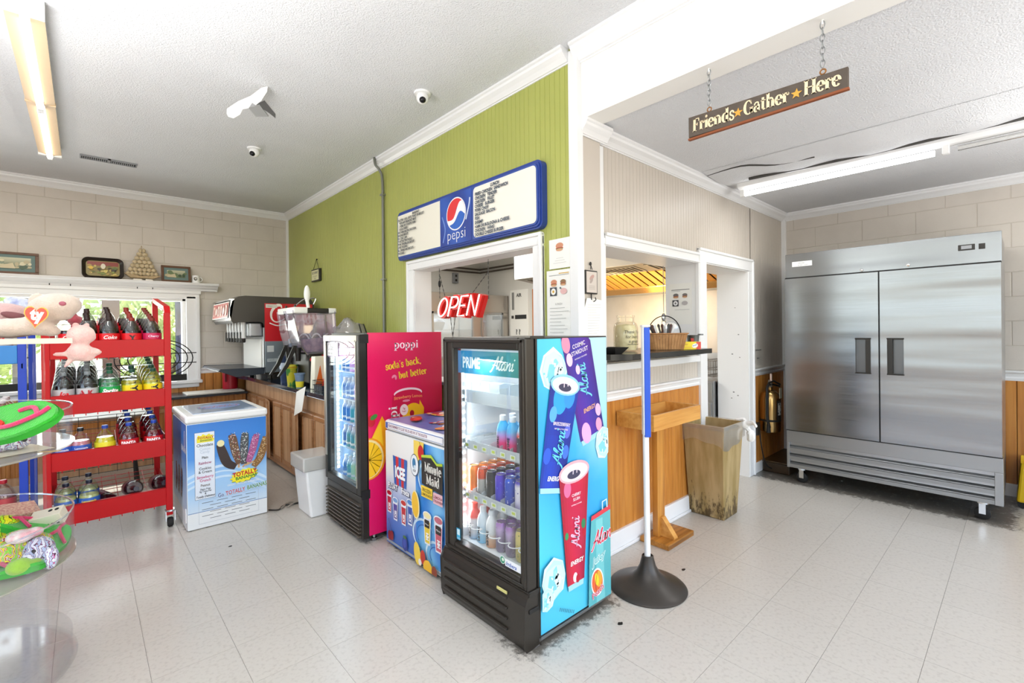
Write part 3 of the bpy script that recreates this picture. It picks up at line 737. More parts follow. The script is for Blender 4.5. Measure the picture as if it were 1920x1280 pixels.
# ---- black cooler with blue can artwork (nearest)
K = thing('display_cooler', 'black glass-door display cooler with blue energy drink can side artwork', 'cooler', (1.77, 1.8, 0))
x0, x1, y0, y1, z0, z1 = 1.505, 2.035, 1.492, 2.135, .03, 1.39
ob('cabinet_body', MB().box(x0, x1, y0, y0+.035, z0, z1).box(x0, x1, y1-.035, y1, z0, z1).box(x1-.035, x1, y0+.035, y1-.035, z0, z1).box(x0, x1-.035, y0+.035, y1-.035, z1-.05, z1).box(x0, x1-.035, y0+.035, y1-.035, z0, .285), m_black, K, bevel=.003)
m_liner = mat('cooler_liner', '#eef2f5', .4)
ob('liner', MB().box(x0+.01, x1-.04, y0+.036, y0+.04, .29, 1.34).box(x0+.01, x1-.04, y1-.04, y1-.036, .29, 1.34).box(x1-.045, x1-.036, y0+.036, y1-.036, .29, 1.34).box(x0+.01, x1-.04, y0+.036, y1-.036, .286, .292).box(x0+.01, x1-.04, y0+.036, y1-.036, 1.335, 1.339), m_liner, K)
dm = MB(); X0, X1 = 1.44, 1.50
dm.box(X0, X1, 1.492, 1.541, .258, 1.392).box(X0, X1, 2.047, 2.133, .258, 1.392).box(X0, X1, 1.541, 2.047, 1.332, 1.392).box(X0, X1, 1.541, 2.047, .258, .310)
dr_ = ob('door', dm, m_dark, K, bevel=.008)
ob('door_bevel', MB().box(X0-.008, X0+.002, 1.50, 1.522, .27, 1.385).box(X0-.008, X0+.002, 2.1, 2.125, .27, 1.385).box(X0-.008, X0+.002, 1.50, 2.125, 1.365, 1.385).box(X0-.008, X0+.002, 1.50, 2.125, .268, .285), m_dark, dr_, bevel=.006)
ob('door_glass', MB().box(X0+.016, X0+.020, 1.536, 2.052, .305, 1.336), m_glass, dr_)
a = Art((X0+.0225, 2.047, .31), (0, -1, 0), (0, 0, 1), .0004)
def teal(u, v):
    t = min(1, u/.5); s_ = (v-.9)/.12; c1, c2 = lin('#1a8cc8'), lin('#4f9c92'); k = .82+.35*s_
    return tuple(min(1, (c1[i]*(1-t)+c2[i]*t)*k) for i in range(3))
a.grad(.02, .895, .496, 1.012, teal, 8, 4)
a.text(.06, .925, 'PRIME', .078, '#f2fbfd', bold=.03, sx=.7); a.glyphs(.29, .925, CURS, 'Alani', .082, '#eefaf4', shear=.3, wmul=1.0)
a.done('glass_banner', dr_, print_mat('backlit_ink', .12))
a = Art((X0+.0145, 2.047, .31), (0, -1, 0), (0, 0, 1)); a.rect(.0, .01, .032, .07, '#3aa7d0'); a.rect(.004, .035, .028, .065, '#d8eef5'); a.text(.005, .015, 'ENERGY', .009, '#ffffff'); a.done('door_sticker', dr_); a = Art((X0+.0145, 2.047, .31), (0, -1, 0), (0, 0, 1))
a.ell(.37, .028, .019, .019, '#e9f1ec'); a.ell(.37, .028, .016, .016, '#2f8a6a'); a.ell(.373, .031, .008, .008, '#dcecd8'); a.rect(.39, .008, .50, .042, '#eef1f4'); a.text(.394, .014, 'Imbera', .026, '#1b58b0', bold=.02, shear=.3)
a.done('door_sticker', dr_)
km = MB().prism([(1.415, .035), (1.43, .0), (1.51, .0), (1.51, .255), (1.44, .255), (1.425, .235), (1.412, .21)], 1.488, 2.135, 'y')
kp = ob('kick_panel', km, m_dark, K, bevel=.006)
kg = MB()
for i, z in enumerate((.205, .158, .11, .062)):
    kg.box(1.405, 1.42, 1.60-.0*i, 2.105, z-.006, z+.006)
ob('vent_rib', kg, m_dark, kp, bevel=.004)
ob('rating_label', MB().box(1.409, 1.4135, 1.60, 1.67, .222, .234), mat('yellow_tape', '#c9c27a', .5), kp)
ob('hinge', MB().box(1.44, 1.50, 1.484, 1.50, .24, .262), m_black, K, bevel=.002); ob('hinge', MB().box(1.47, 1.56, 1.486, 1.492, 1.385, 1.398), m_black, K, bevel=.002)
ob('foot_recess', MB().box(1.44, 1.50, 1.482, 1.49, .165, .185), m_blackm, kp, bevel=.004)
for x, y in ((1.49, 1.52), (1.99, 1.53), (1.99, 2.1), (1.49, 2.1)): ob('foot', MB().lathe([(.012, .016), (.012, .035), (.02, .0), (.02, .012)][::-1] if 0 else [(.02, 0), (.02, .012), (.009, .014), (.009, .04)], 12, (x, y, 0)), m_steel, K)
ob('edge_rail', MB().box(1.505, 2.04, 1.485, 1.4915, .018, .032), m_zinc, K)
led_strip(K, 1.535, 2.09, .34, 1.31, 1); led_strip(K, 1.535, 1.536, .34, 1.31, -1)
lamp('cooler_light', 'AREA', (1.56, 1.81, 1.3), 3.6, (.93, .97, 1), (.1, .45), target=(1.7, 1.81, .5))
lamp('cooler_light_side', 'AREA', (1.54, 2.07, .8), 2.2, (.93, .97, 1), (.03, .9), target=(1.9, 1.7, .8))
# side artwork: plane y=1.492 facing -y
SW, SH = .522, 1.35
a = Art((1.512, 1.4915, .035), (1, 0, 0), (0, 0, 1), .00022, clip=(0, SW, 0, SH))
a.rect(-.004, -.004, SW+.004, SH+.004, '#101418')
def aqua(u, v):
    t = v/SH; s_ = u/SW
    c1, c2, c3 = lin('#2f9fd8'), lin('#4ec3e0'), lin('#b6dbe6')
    k = max(0, 1-((s_-.9)**2+(t-1)**2)*3.5); k2 = .5+.5*math.sin(t*7+s_*3)
    return tuple((c1[i]*(1-k2)+c2[i]*k2)*(1-k)+c3[i]*k for i in range(3))
a.grad(0.002, 0.002, SW-.002, SH-.002, aqua, 8, 20)
rr = random.Random(5)
def ice(cx, cy, s_, seed, rot=0):
    q = random.Random(seed)
    def blob(r_, col, n=8, dx=0, dy=0, amp=.16):
        a.poly([(cx+dx+r_*s_*(1+q.uniform(-amp, amp))*math.cos(2*PI*i/n+rot), cy+dy+r_*s_*1.15*(1+q.uniform(-amp, amp))*math.sin(2*PI*i/n+rot)) for i in range(n)], col)
    blob(1, '#d3ebf0', amp=.1); blob(.9, '#b4dfe9', amp=.1); blob(.78, '#c6e8ef', dx=.05*s_)
    blob(.42, '#7cc9da', n=6, dx=-.1*s_, dy=-.2*s_, amp=.35); blob(.22, '#86cddd', n=5, dx=.12*s_, dy=.38*s_, amp=.35); blob(.3, '#d9f0f4', n=7, dx=.3*s_, dy=-.1*s_, amp=.3)
    for _ in range(12):
        t = q.uniform(0, 6.28); r_ = q.uniform(.2, .85)*s_; x_, y_ = cx+r_*math.cos(t), cy+r_*math.sin(t)
        a.stroke([(x_, y_), (x_+q.uniform(-.2, .2)*s_, y_+q.uniform(-.3, .3)*s_)], q.uniform(.004, .012), q.choice(['#ffffff', '#e4f5f8', '#6fc6da', '#9adbe8']), layer=False)
ice(.11, 1.20, .092, 2)
def can_art(bx, by, tx, ty, w0, w1, c1, c2, rimc, words, script, scol, dots, top=True, sub='ENERGY', subc='#ffffff'):
    """a tilted can from base centre to top centre"""
    A_, B_ = Vector((bx, by)), Vector((tx, ty)); d = (B_-A_); Ln = d.length; d.normalize(); n_ = Vector((d.y, -d.x)); rot = math.atan2(-n_.y*-1, n_.x)
    rot = math.atan2(n_.y, n_.x)
    def Q(s_, t): wv = w0+(w1-w0)*t; return tuple(A_+n_*s_*wv/2+d*t*Ln)
    a.poly([Q(-.9, -.05), Q(.9, -.05), Q(.95, .02), Q(-.95, .02)], '#9fd0d8')
    cols = 10; a.k += 1
    for i in range(cols):
        s0, s1 = -1+2*i/cols, -1+2*(i+1)/cols
        for j in range(8):
            t0, t1 = j/8, (j+1)/8
            k = 1-abs((s0+s1)/2)**2*.45; mix = .5+.5*math.sin(3*t0+2.2*s0)
            col = tuple(min(1, (lin(c1)[q]*(1-mix)+lin(c2)[q]*mix)*k) for q in range(3))
            a.raw([Q(s0, t0), Q(s1, t0), Q(s1, t1), Q(s0, t1)], [(0, 1, 2, 3)], col)
    for s_, t, r_, cc in dots:
        p = Q(s_, t); a.ell(p[0], p[1], r_, r_*1.5, cc, rot)
    if top:
        p = Q(0, 1.0); a.ell(p[0], p[1], w1/2*1.02, w1*.24, rimc, rot); a.ell(p[0], p[1]-.002, w1/2*.9, w1*.19, '#e6d3df', rot); a.ell(p[0]-.005, p[1]-.012, w1*.22, w1*.09, '#3b3a55', rot)
        a.stroke([(p[0]-.012, p[1]-.01), (p[0]-.008, p[1]+.03), (p[0]+.018, p[1]+.03), (p[0]+.016, p[1]-.008)], .006, '#ecdce6')
    for (s_, t, tx_, sz) in words:
        p = Q(s_, t); a.text(p[0], p[1], tx_, sz, '#f2e6f2', rot=rot, align='c', bold=.01, sx=.9)
    p = Q(script[0], script[1]); a.glyphs(p[0], p[1], CURS, 'Alani', script[2], scol, rot=math.atan2(d.y, d.x), shear=.2, wmul=1.1)
    p = Q(.1, script[1]-.13); a.text(p[0], p[1], sub, .03, subc, rot=rot, align='c', bold=.02, shear=.15, sx=.85)
can_art(.395, .855, .265, 1.375, .195, .215, '#5a2aa6', '#3d2f9c', '#c9a8dc', [(.1, .86, 'COSMIC', .030), (.1, .80, 'STARDUST', .030), (.1, .755, 'NATURALLY FLAVORED', .010)], (.3, .37, .088), '#6fc9e2',
        [(-.75, .93, .03, '#e58aa8'), (-.7, .78, .022, '#f0c2d4'), (-.25, .66, .016, '#f3c4de'), (-.45, .05, .036, '#e7a7d2'), (.75, .2, .022, '#eeb4d4'), (.62, .06, .024, '#e89cc0')], top=False, subc='#f0b48a')
ice(.485, .80, .075, 11, .9)
can_art(.082, .655, .186, 1.125, .165, .208, '#1c46c4', '#1b2f9a', '#8fc8ee', [(.1, .60, 'BREEZEBERRY', .022), (.1, .56, 'NATURALLY FLAVORED', .010)], (.45, .20, .085), '#63c8ea',
        [(-.2, .86, .05, '#2a9bdc'), (.4, .90, .04, '#2f8fdc'), (-.6, .7, .025, '#58a8ea'), (.7, .35, .022, '#3f6fe0'), (-.7, .3, .025, '#2c5ad8'), (.6, .55, .022, '#5b68d6')])
can_art(.245, .16, .24, .70, .125, .222, '#d0203f', '#c01c48', '#e9a9b4', [(.1, .78, 'CHERRY', .020), (.1, .74, 'SLUSH', .020), (.1, .70, 'NATURALLY FLAVORED', .008)], (.35, .30, .078), '#e3b8d2',
        [(-.5, .86, .026, '#e06a98'), (.72, .5, .016, '#2d7d52'), (-.75, .45, .012, '#2f8f5a'), (.8, .42, .014, '#b41430'), (-.1, .05, .016, '#f2dfe6'), (.2, .03, .014, '#b4102c')])
# teal can at the lower right, cut by the edge
a.poly([(.335, .0), (.60, .0), (.60, .445), (.362, .425), (.345, .25)], '#58adb4'); a.poly([(.40, .0), (.47, .0), (.455, .42), (.40, .42)], '#74c2c6')
a.poly([(.36, .425), (.60, .445), (.60, .470), (.365, .448)], '#d43a48'); a.stroke([(.455, .46), (.455, .50), (.49, .505), (.495, .462)], .008, '#cfe6ee')
a.glyphs(.365, .285, CURS, 'Alani', .092, '#f3e9ee', rot=.12, shear=.25, wmul=1.9); a.glyphs(.365, .285, CURS, 'Alani', .092, '#d83a55', rot=.12, shear=.25, wmul=1.0)
a.text(.37, .195, 'Juicy', .055, '#dff2f2', bold=.05, shear=.3, rot=.2); a.text(.37, .197, 'Juicy', .055, '#3fa3a8', bold=.0, shear=.3, rot=.2)
a.ell(.405, .105, .050, .072, '#f3f3ee', .2); a.ell(.405, .105, .043, .063, '#e2643a', .2); a.ell(.417, .117, .026, .043, '#f2a23c', .2); a.ell(.40, .12, .015, .034, '#f5d232', .25); a.stroke([(.396, .05), (.39, .10), (.405, .165)], .003, '#8a3a20')
a.text(.365, .028, 'Peach', .042, '#f0dadd', bold=.05, rot=.3); a.text(.365, .028, 'Peach', .042, '#c93b5b', bold=.01, rot=.3)
ice(.08, .235, .085, 21); ice(.03, .16, .05, 23)
for k in range(9): a.stroke([(.12+.012*k, .09-.006*k), (.114+.012*k, .075-.006*k)], .004, '#1c4a66', layer=False)
a.done('side_graphic', K)

# shelves and the white pusher trays
rk = [1.052, .800, .530]
for i, z in enumerate(rk):
    s_ = wire_shelf(K, 1.53, 1.96, 1.545, 2.085, z)
    t = MB(); n = 7 if i != 1 else 7
    for k in range(n+1):
        y = 1.55+.53*k/n
        if i == 0: t.prism([(1.532, z), (1.532, z+.1), (1.56, z+.105), (1.93, z+.05), (1.93, z)], y-.0015, y+.0015, 'y')
        else: t.prism([(1.532, z), (1.532, z+.045), (1.56, z+.05), (1.93, z+.02), (1.93, z)], y-.001, y+.001, 'y')
    hgt = .035 if i else .055
    t.box(1.528, 1.532, 1.548, 2.082, z-.012, z+hgt)
    ob('pusher_tray', t, glassy('frosted_tray', '#f4fafc', .1, .15, .55, '#f2f6f8'), s_)
    if i:
        a = Art((1.5275, 2.075, z), (0, -1, 0), (0, 0, 1))
        for k in range(7): a.rect(.012+k*.074, -.004, .05+k*.074, .02, '#e8ecdf'); a.rect(.02+k*.074, .002, .043+k*.074, .015, '#c2cf4a')
        a.done('price_tags', s_)
fr_ = MB()
for k in range(7):
    cy_ = 2.04-.074*k; fr_.tube([(1.535+.036*math.cos(t)-.004, cy_+.034*math.sin(t), .385) for t in [PI/2+PI*q/8 for q in range(9)]], .0025, 5)
ob('bottle_guard', fr_, m_whitep, K)

def bottle_proto(kind):
    """returns builder(parent) for a small drink container, base at origin"""
    mb = MB()
    if kind == 'can': mb.lathe([(.022, 0), (.0265, .004), (.030, .013), (.0305, .02), (.0305, .128), (.029, .138), (.0255, .148), (.0255, .152)], 18); return mb
    mb.lathe([(.028, 0), (.033, .004), (.034, .02), (.034, .10), (.033, .118), (.027, .142), (.017, .158), (.0155, .166)], 18); return mb
def lid_mb(kind):
    mb = MB()
    if kind == 'can': mb.lathe([(.0255, .151), (.0262, .154), (.0245, .1545), (.0235, .1505), (.0, .1505)], 16, cap=False); mb.box(-.008, .008, -.004, .004, .1506, .152)
    else: mb.lathe([(.017, .163), (.0175, .166), (.0175, .188), (.016, .19)], 14)
    return mb
def body_mat(name, stops, rough=.25, metal=0, spots=None):
    """bands of printed colour up the height of a container"""
    if name in MATS: return MATS[name]
    m = mat(name, '#ffffff', rough, metal); N = m.node_tree.nodes; L = m.node_tree.links; p = N['Principled BSDF']
    tc = N.new('ShaderNodeTexCoord'); sp = N.new('ShaderNodeSeparateXYZ'); L.new(tc.outputs['Object'], sp.inputs[0])
    mr = N.new('ShaderNodeMapRange'); mr.inputs[2].default_value = .19; L.new(sp.outputs[2], mr.inputs[0])
    cr_ = N.new('ShaderNodeValToRGB'); L.new(mr.outputs[0], cr_.inputs[0]); el = cr_.color_ramp.elements
    while len(el) > 1: el.remove(el[-1])
    el[0].position = stops[0][0]; el[0].color = (*lin(stops[0][1]), 1)
    for q, c in stops[1:]: e = el.new(q); e.color = (*lin(c), 1)
    out = cr_.outputs[0]
    if spots:
        v = N.new('ShaderNodeTexVoronoi'); v.inputs['Scale'].default_value = spots[1]; L.new(tc.outputs['Object'], v.inputs['Vector'])
        lt = N.new('ShaderNodeMath'); lt.operation = 'LESS_THAN'; lt.inputs[1].default_value = spots[2]; L.new(v.outputs[0], lt.inputs[0])
        mx = N.new('ShaderNodeMix'); mx.data_type = 'RGBA'; L.new(lt.outputs[0], mx.inputs['Factor']); L.new(out, mx.inputs['A']); mx.inputs['B'].default_value = (*lin(spots[0]), 1); out = mx.outputs['Result']
    L.new(out, p.inputs['Base Color']); return m
BM = {
 'orange_can': ('can', body_mat('orange_can', [(0, '#e8692a'), (.4, '#f0863a'), (.75, '#f49a4a')], .25, .3, ('#c73f1c', 30, .12))),
 'redgrey_can': ('can', body_mat('redgrey_can', [(0, '#9b9a98'), (.5, '#b8b5b0'), (.55, '#d8512f'), (.7, '#e0552f')], .3, .3, ('#4a4745', 60, .15))),
 'black_can': ('can', body_mat('black_can', [(0, '#1b1b1e'), (.8, '#2b2a2e')], .3, .3, ('#8d8f95', 55, .12))),
 'violet_can': ('can', body_mat('violet_can', [(0, '#2c2fb0'), (.5, '#3a2ad0'), (.8, '#5b35c8')], .28, .3, ('#7fa4ff', 50, .12))),
 'star_can': ('can', body_mat('star_can', [(0, '#1c3fae'), (.7, '#2455cf')], .28, .3, ('#eef2ff', 60, .2))),
 'white_can': ('can', body_mat('white_can', [(0, '#7d68b8'), (.3, '#e4def0'), (.65, '#f4f0f8'), (.75, '#5946b4')], .28, .3, ('#3b3aa8', 45, .18))),
 'teal_can': ('can', body_mat('teal_can', [(0, '#3c8fb0'), (.6, '#59b6c8')], .28, .3, ('#e6f4f0', 50, .2))),
 'purple_can': ('can', body_mat('purple_can', [(0, '#8d7f98'), (.45, '#b9a8c8'), (.62, '#d6b8e6'), (.75, '#b684d0')], .28, .5, ('#4c3f5e', 70, .14))),
 'yellow_can': ('can', body_mat('yellow_can', [(0, '#cdbb6a'), (.6, '#e3cf7c')], .28, .3, ('#6e8a5a', 60, .2))),
 'pink_bottle': ('bottle', body_mat('pink_bottle', [(0, '#d81b6a'), (.28, '#e12a78'), (.46, '#b98cd0'), (.62, '#6ab9e6'), (.8, '#4fb4e8')], .3)),
 'dark_bottle': ('bottle', body_mat('dark_bottle', [(0, '#2e3038'), (.5, '#3a3c46'), (.56, '#e0584a'), (.7, '#8ec4e0')], .3, 0, ('#e9e9ee', 50, .12))),
 'red_bottle': ('bottle', body_mat('red_bottle', [(0, '#7fb2d8'), (.2, '#e9e6e8'), (.55, '#ece2e2'), (.62, '#e5524a'), (.85, '#e04a44')], .3)),
 'ice_bottle': ('bottle', body_mat('ice_bottle', [(0, '#74bfe6'), (.3, '#b5dcf0'), (.55, '#dfeaf2'), (.85, '#e6eef4')], .3)),
 'cream_bottle': ('bottle', body_mat('cream_bottle', [(0, '#cf8a5c'), (.22, '#e6b896'), (.4, '#f0efec'), (.85, '#f2f2f0')], .3)),
}
CAPC = {'pink_bottle': '#eceef2', 'dark_bottle': '#dfe3ea', 'red_bottle': '#e8483c', 'ice_bottle': '#f1f3f5', 'cream_bottle': '#eceef0'}
TXT = {'red_bottle': 'PRIME', 'ice_bottle': 'PRIME', 'cream_bottle': 'PRIME', 'pink_bottle': 'PRIME'}
PRO = {}
def proto(key):
    if key in PRO: return PRO[key]
    kd, m = BM[key]; nm = 'drink_can' if kd == 'can' else 'drink_bottle'
    me1 = ob('container', bottle_proto(kd), m, None, smooth=True); l = ob('lid', lid_mb(kd), m_chrome if kd == 'can' else mat('cap_'+key, CAPC[key], .4), None, smooth=True)
    bits = [('container', me1.data), ('lid' if kd == 'can' else 'cap', l.data)]
    if key in TXT:
        mb = MB(); vs, fs = text_mesh(TXT[key], .03, 0, 2); mb.add([(-(.0352)*math.cos((b-.35)*.034/.036*.75), -(.0352)*math.sin((b-.35)*.034/.036*.75) , .012+a*.031*.95) for a, b in vs], fs)
        t = ob('lettering', mb, mat('ink_dark', '#26272c' if key != 'red_bottle' else '#e9e4e8', .5), None); bits.append(('lettering', t.data)); bpy.data.objects.remove(t)
    bpy.data.objects.remove(me1); bpy.data.objects.remove(l); PRO[key] = (nm, bits); return PRO[key]
def put(key, loc, label, group, rot=0, s_=1, root=None):
    nm, bits = proto(key)
    e = thing(nm, label, 'can' if 'can' in key else 'bottle', loc, group); e.rotation_euler.z = rot; e.scale = (s_, s_, s_)
    for n_, me in bits:
        c = link(n_, me, e)
    return e
DESC = {'orange_can': 'orange energy drink can', 'redgrey_can': 'grey and orange-red drink can', 'black_can': 'black energy drink can', 'violet_can': 'violet-blue drink can', 'star_can': 'blue drink can with white stars',
        'white_can': 'white and purple drink can', 'teal_can': 'teal drink can', 'purple_can': 'silver and lilac drink can', 'yellow_can': 'pale yellow drink can', 'pink_bottle': 'pink and sky-blue drink bottle',
        'dark_bottle': 'dark drink bottle with a coral band', 'red_bottle': 'red-capped white drink bottle', 'ice_bottle': 'icy blue drink bottle with white cap', 'cream_bottle': 'white and peach drink bottle'}
def lane(key, i, n, z, shelf, x0=1.575, dx=.066, y=None, where='its lane'):
    yy = 2.045-.0745*i if y is None else y
    for k in range(n):
        lab = f"{DESC[key]}, {ORD[k]} in {where}, {shelf} shelf, near cooler" if n > 1 else f"{DESC[key]} alone in {where}, {shelf} shelf, near cooler"
        put(key, (x0+dx*k, yy, z), lab, 'drinks in the near black cooler', rot=random.uniform(-.1, .1))
lane('pink_bottle', 3.6, 2, rk[1]+.004, 'second', y=1.80, where='the left pink lane'); lane('pink_bottle', 4, 2, rk[1]+.004, 'second', y=1.725, where='the right pink lane')
PRO_DONE = True
for k in range(2): put('dark_bottle', (1.575+.068*k, 1.65, rk[1]+.004), f'dark drink bottle with a coral band, {ORD[k]} in the lane beside the pink bottles', 'drinks in the near black cooler')
for k in range(1): put('dark_bottle', (1.575, 1.578, rk[1]+.004), 'dark drink bottle with a coral band, in the lane nearest the hinge', 'drinks in the near black cooler')
for i, ky in enumerate(['orange_can', 'redgrey_can', 'black_can', 'violet_can', 'star_can', 'white_can', 'teal_can']): lane(ky, i, 4 if i < 4 else 3, rk[2]+.006, 'third')
for i, (ky, n) in enumerate([('red_bottle', 2), ('ice_bottle', 2), ('cream_bottle', 2), ('purple_can', 2)]): lane(ky, i, n, .293, 'bottom', dx=.07)
for k in range(3): put('purple_can', (1.575+.068*k, 2.045-.0745*4, .293), f'silver and lilac drink can, {ORD[k]} in the lane by the yellow cans', 'drinks in the near black cooler')
lane('yellow_can', 5, 3, .293, 'bottom'); lane('teal_can', 6, 2, .293, 'bottom')

# ---- pink-sided cooler
K = thing('display_cooler', 'pink-sided glass-door display cooler with soda can artwork, behind the frozen drink chest', 'cooler', (1.7, 3.3, 0))
x0, x1, y0, y1, z0, z1 = 1.412, 2.008, 3.0, 3.615, .045, 1.42
ob('cabinet_body', MB().box(x0, x1, y0, y0+.03, z0, z1).box(x0, x1, y1-.03, y1, z0, z1).box(x1-.03, x1, y0+.03, y1-.03, z0, z1).box(x0, x1-.03, y0+.03, y1-.03, z1-.04, z1).box(x0, x1-.03, y0+.03, y1-.03, z0, .33), m_black, K, bevel=.003)
m_lb = mat('blue_white_liner', '#cfe6f5', .4)
ob('liner', MB().box(x0, x1-.03, y0+.03, y0+.034, .33, 1.38).box(x0, x1-.03, y1-.034, y1-.03, .33, 1.38).box(x1-.038, x1-.03, y0+.03, y1-.03, .33, 1.38).box(x0, x1-.03, y0+.03, y1-.03, .33, .336), m_lb, K)
X0, X1 = 1.352, 1.408
dr_ = ob('door', MB().box(X0, X1, 3.0, 3.055, .325, 1.405).box(X0, X1, 3.575, 3.612, .325, 1.405).box(X0, X1, 3.055, 3.575, 1.365, 1.405).box(X0, X1, 3.055, 3.575, .325, .375), [m_black], K, bevel=.005)
ob('door_trim', MB().box(X0-.003, X0+.002, 3.045, 3.058, .37, 1.37).box(X0-.003, X0+.002, 3.573, 3.61, .5, 1.405).box(X0-.003, X0+.002, 3.03, 3.61, 1.362, 1.403), mat('champagne_metal', '#b9b4a8', .35, .7), dr_)
ob('door_glass', MB().box(X0+.012, X0+.016, 3.05, 3.58, .37, 1.37), m_glass, dr_)
a = Art((X0+.018, 3.575, .375), (0, -1, 0), (0, 0, 1), .0004)
def mag(u, v): t = u/.52; c1, c2 = lin('#b39ac6'), lin('#8f0f68'); k = min(1, max(0, (t-.15)*2.2)); return tuple(c1[i]*(1-k)+c2[i]*k for i in range(3))
a.grad(0, .865, .52, .985, mag, 8, 3); a.glyphs(.20, .905, SERIF, 'poppi', .085, '#f6eaf4')
a.done('glass_banner', dr_, print_mat('backlit_ink', .12))
a = Art((X0-.0035, 3.612, 1.36), (0, -1, 0), (0, 0, 1)); a.rect(.0, .0, .13, .04, '#f3f3f1'); a.done('door_sticker', dr_)
a = Art((X0+.0105, 3.57, 1.25), (0, -1, 0), (0, 0, 1)); a.rect(0, 0, .2, .10, '#f1f0f2'); a.glyphs(.01, .045, CURS, 'Clan', .06, '#55535a', wmul=.6); a.text(.02, .012, 'no tea', .03, '#6d6b70', shear=.3); a.done('handwritten_note', dr_)
gm = MB().box(1.365, x0+.02, 3.0, 3.612, .03, .315)
gl = ob('kick_panel', gm, m_dark, K, bevel=.006)
for i in range(9):
    z = .262-.026*i
    ob('louver', MB().prism([(1.366, z), (1.348, z-.003), (1.346, z-.009), (1.366, z-.014)], 3.02, 3.60, 'y'), mat('grille_bronze', '#5f584e', .3, .4), gl)
for x, y in ((1.46, 3.03), (1.95, 3.03), (1.46, 3.58), (1.95, 3.58)): ob('foot', MB().lathe([(.02, 0), (.022, .015), (.01, .018), (.01, .05)], 12, (x, y, 0)), m_steel, K)
hb = MB()
for z in (1.39, 1.36, .36, .33, .30): hb.lathe([(.005, 0), (.005, .004)], 8, (1.385, 2.997, z))
for hz in (1.35, .30): ob('hinge', MB().box(1.36, 1.42, 2.996, 3.0, hz, hz+.06), m_blackm, K)
led_strip(K, 1.435, 3.57, .38, 1.34, 1, 30)
lamp('cooler_light', 'AREA', (1.45, 3.30, 1.33), 1.8, (.75, .9, 1), (.1, .4), target=(1.6, 3.3, .5))
lamp('cooler_light_side', 'AREA', (1.44, 3.55, .85), 2.0, (.7, .87, 1), (.03, .9), target=(1.8, 3.1, .85))
for z in (1.128, .924, .755, .565): wire_shelf(K, 1.44, 1.95, 3.035, 3.545, z, mat('shelf_blue_white', '#dcecf8', .4), n=18)
a = Art((x0, y0-.001, z0), (1, 0, 0), (0, 0, 1), .00022, clip=(0, .596, 0, 1.375))
a.rect(0, 0, .596, 1.375, '#d80f52')
def pk(u, v): t = u/.6; c1, c2 = lin('#ea1560'), lin('#c2103f'); return tuple(c1[i]*(1-t)+c2[i]*t for i in range(3))
a.grad(.002, .0, .594, 1.373, pk, 6, 8); a.rect(0, 0, .3, .45, '#de0f63')
a.glyphs(.201, 1.262, SERIF, 'poppi', .076, '#fbdfe9', sx=.95)
a.glyphs(.134, 1.112, SERIF, "soda's back,", .070, '#f7d432', rot=.12, sx=.71, wmul=.95); a.glyphs(.235, 1.045, SERIF, 'but better', .068, '#f7d432', rot=.10, sx=.68, wmul=.95)
for t in (0, 1.2, 2.4): a.ell(.198+.012*math.cos(t), 1.055+.014*math.sin(t), .008, .014, '#f08aa8', t)
cx_ = .307
a.poly([(.178, .5), (.178, .90)]+arcp(cx_, .925, .125, .035, 170, 10, 12)+[(.435, .90), (.435, .5)], '#cd1145')
a.poly(arcp(cx_, .935, .115, .042, 175, 5, 14)+arcp(cx_, .925, .11, .037, 5, 175, 14), '#f3d6df'); a.ell(.29, .885, .03, .008, '#e88aa6')
a.text(cx_+.0, .905, 'Strawberry Lemon', .030, '#f08a5a', bold=.03, align='c', arc=-.5)
a.ell(.345, .765, .088, .098, '#f3bb1c', 0); a.ell(.335, .79, .018, .022, '#a81432'); a.poly([(.40, .88), (.435, .82), (.432, .74), (.395, .84)], '#f6b21a')
a.ell(.271, .822, .033, .040, '#f4dfe2'); a.text(.271, .826, '5g', .020, '#c0405f', align='c', bold=.02); a.text(.271, .808, 'Sugar', .015, '#c0405f', align='c', bold=.02)
a.glyphs(.215, .62, SERIF, 'poppi', .088, '#f7e4ea', rot=PI/2, wmul=1)
a.ell(.02, .775, .03, .04, '#c71b2c'); a.ell(.04, .80, .028, .016, '#3d8a3a', .5)
a.poly([(0, .62), (.100, .80), (.13, .745), (.13, .52), (0, .52)], '#f2a71c'); a.poly([(.0, .61), (.09, .77), (.108, .58), (0, .55)], '#f8c92c')
a.ell(.0, .52, .122, .142, '#f09a12', 0); a.ell(-.004, .52, .112, .131, '#f6e0a0'); a.ell(-.008, .515, .104, .122, '#f7c61e')
for t in (-60, -35, -10, 15, 40, 65): a.stroke([(0, .515), (.105*math.cos(math.radians(t)), .515+.12*math.sin(math.radians(t)))], .004, '#f9e3a0', layer=False)
a.done('side_graphic', K)
cols = {'blue': '#3a7ec8', 'violet': '#b06ac8', 'lilac': '#cfa6e0', 'green': '#4fc28a', 'mint': '#9fd8b4', 'teal': '#3fa6b4', 'pale': '#d3e4dc', 'lime': '#bcd88a'}
SH_ = [(1.132, ['blue', 'blue', 'lilac', 'violet', 'lilac', 'blue', 'blue']), (.928, ['violet', 'violet', 'violet', 'lilac', 'blue', 'blue', 'blue']), (.759, ['green', 'green', 'violet', 'pale', 'teal', 'blue', 'blue']),
       (.569, ['lime', 'lime', 'pale', 'mint', 'teal', 'teal', 'blue']), (.338, ['violet', 'mint', 'lime', 'lime', 'mint', 'teal', 'blue'])]
for nm_, hx_ in cols.items():
    BM['p_'+nm_] = ('bottle', body_mat('p_'+nm_, [(0, hx_), (.12, hx_), (.14, '#e9f0f4'), (.22, '#e9f0f4'), (.24, hx_), (.6, hx_), (.85, '#dfeaf4')], .3)); CAPC['p_'+nm_] = '#e6ecf4'
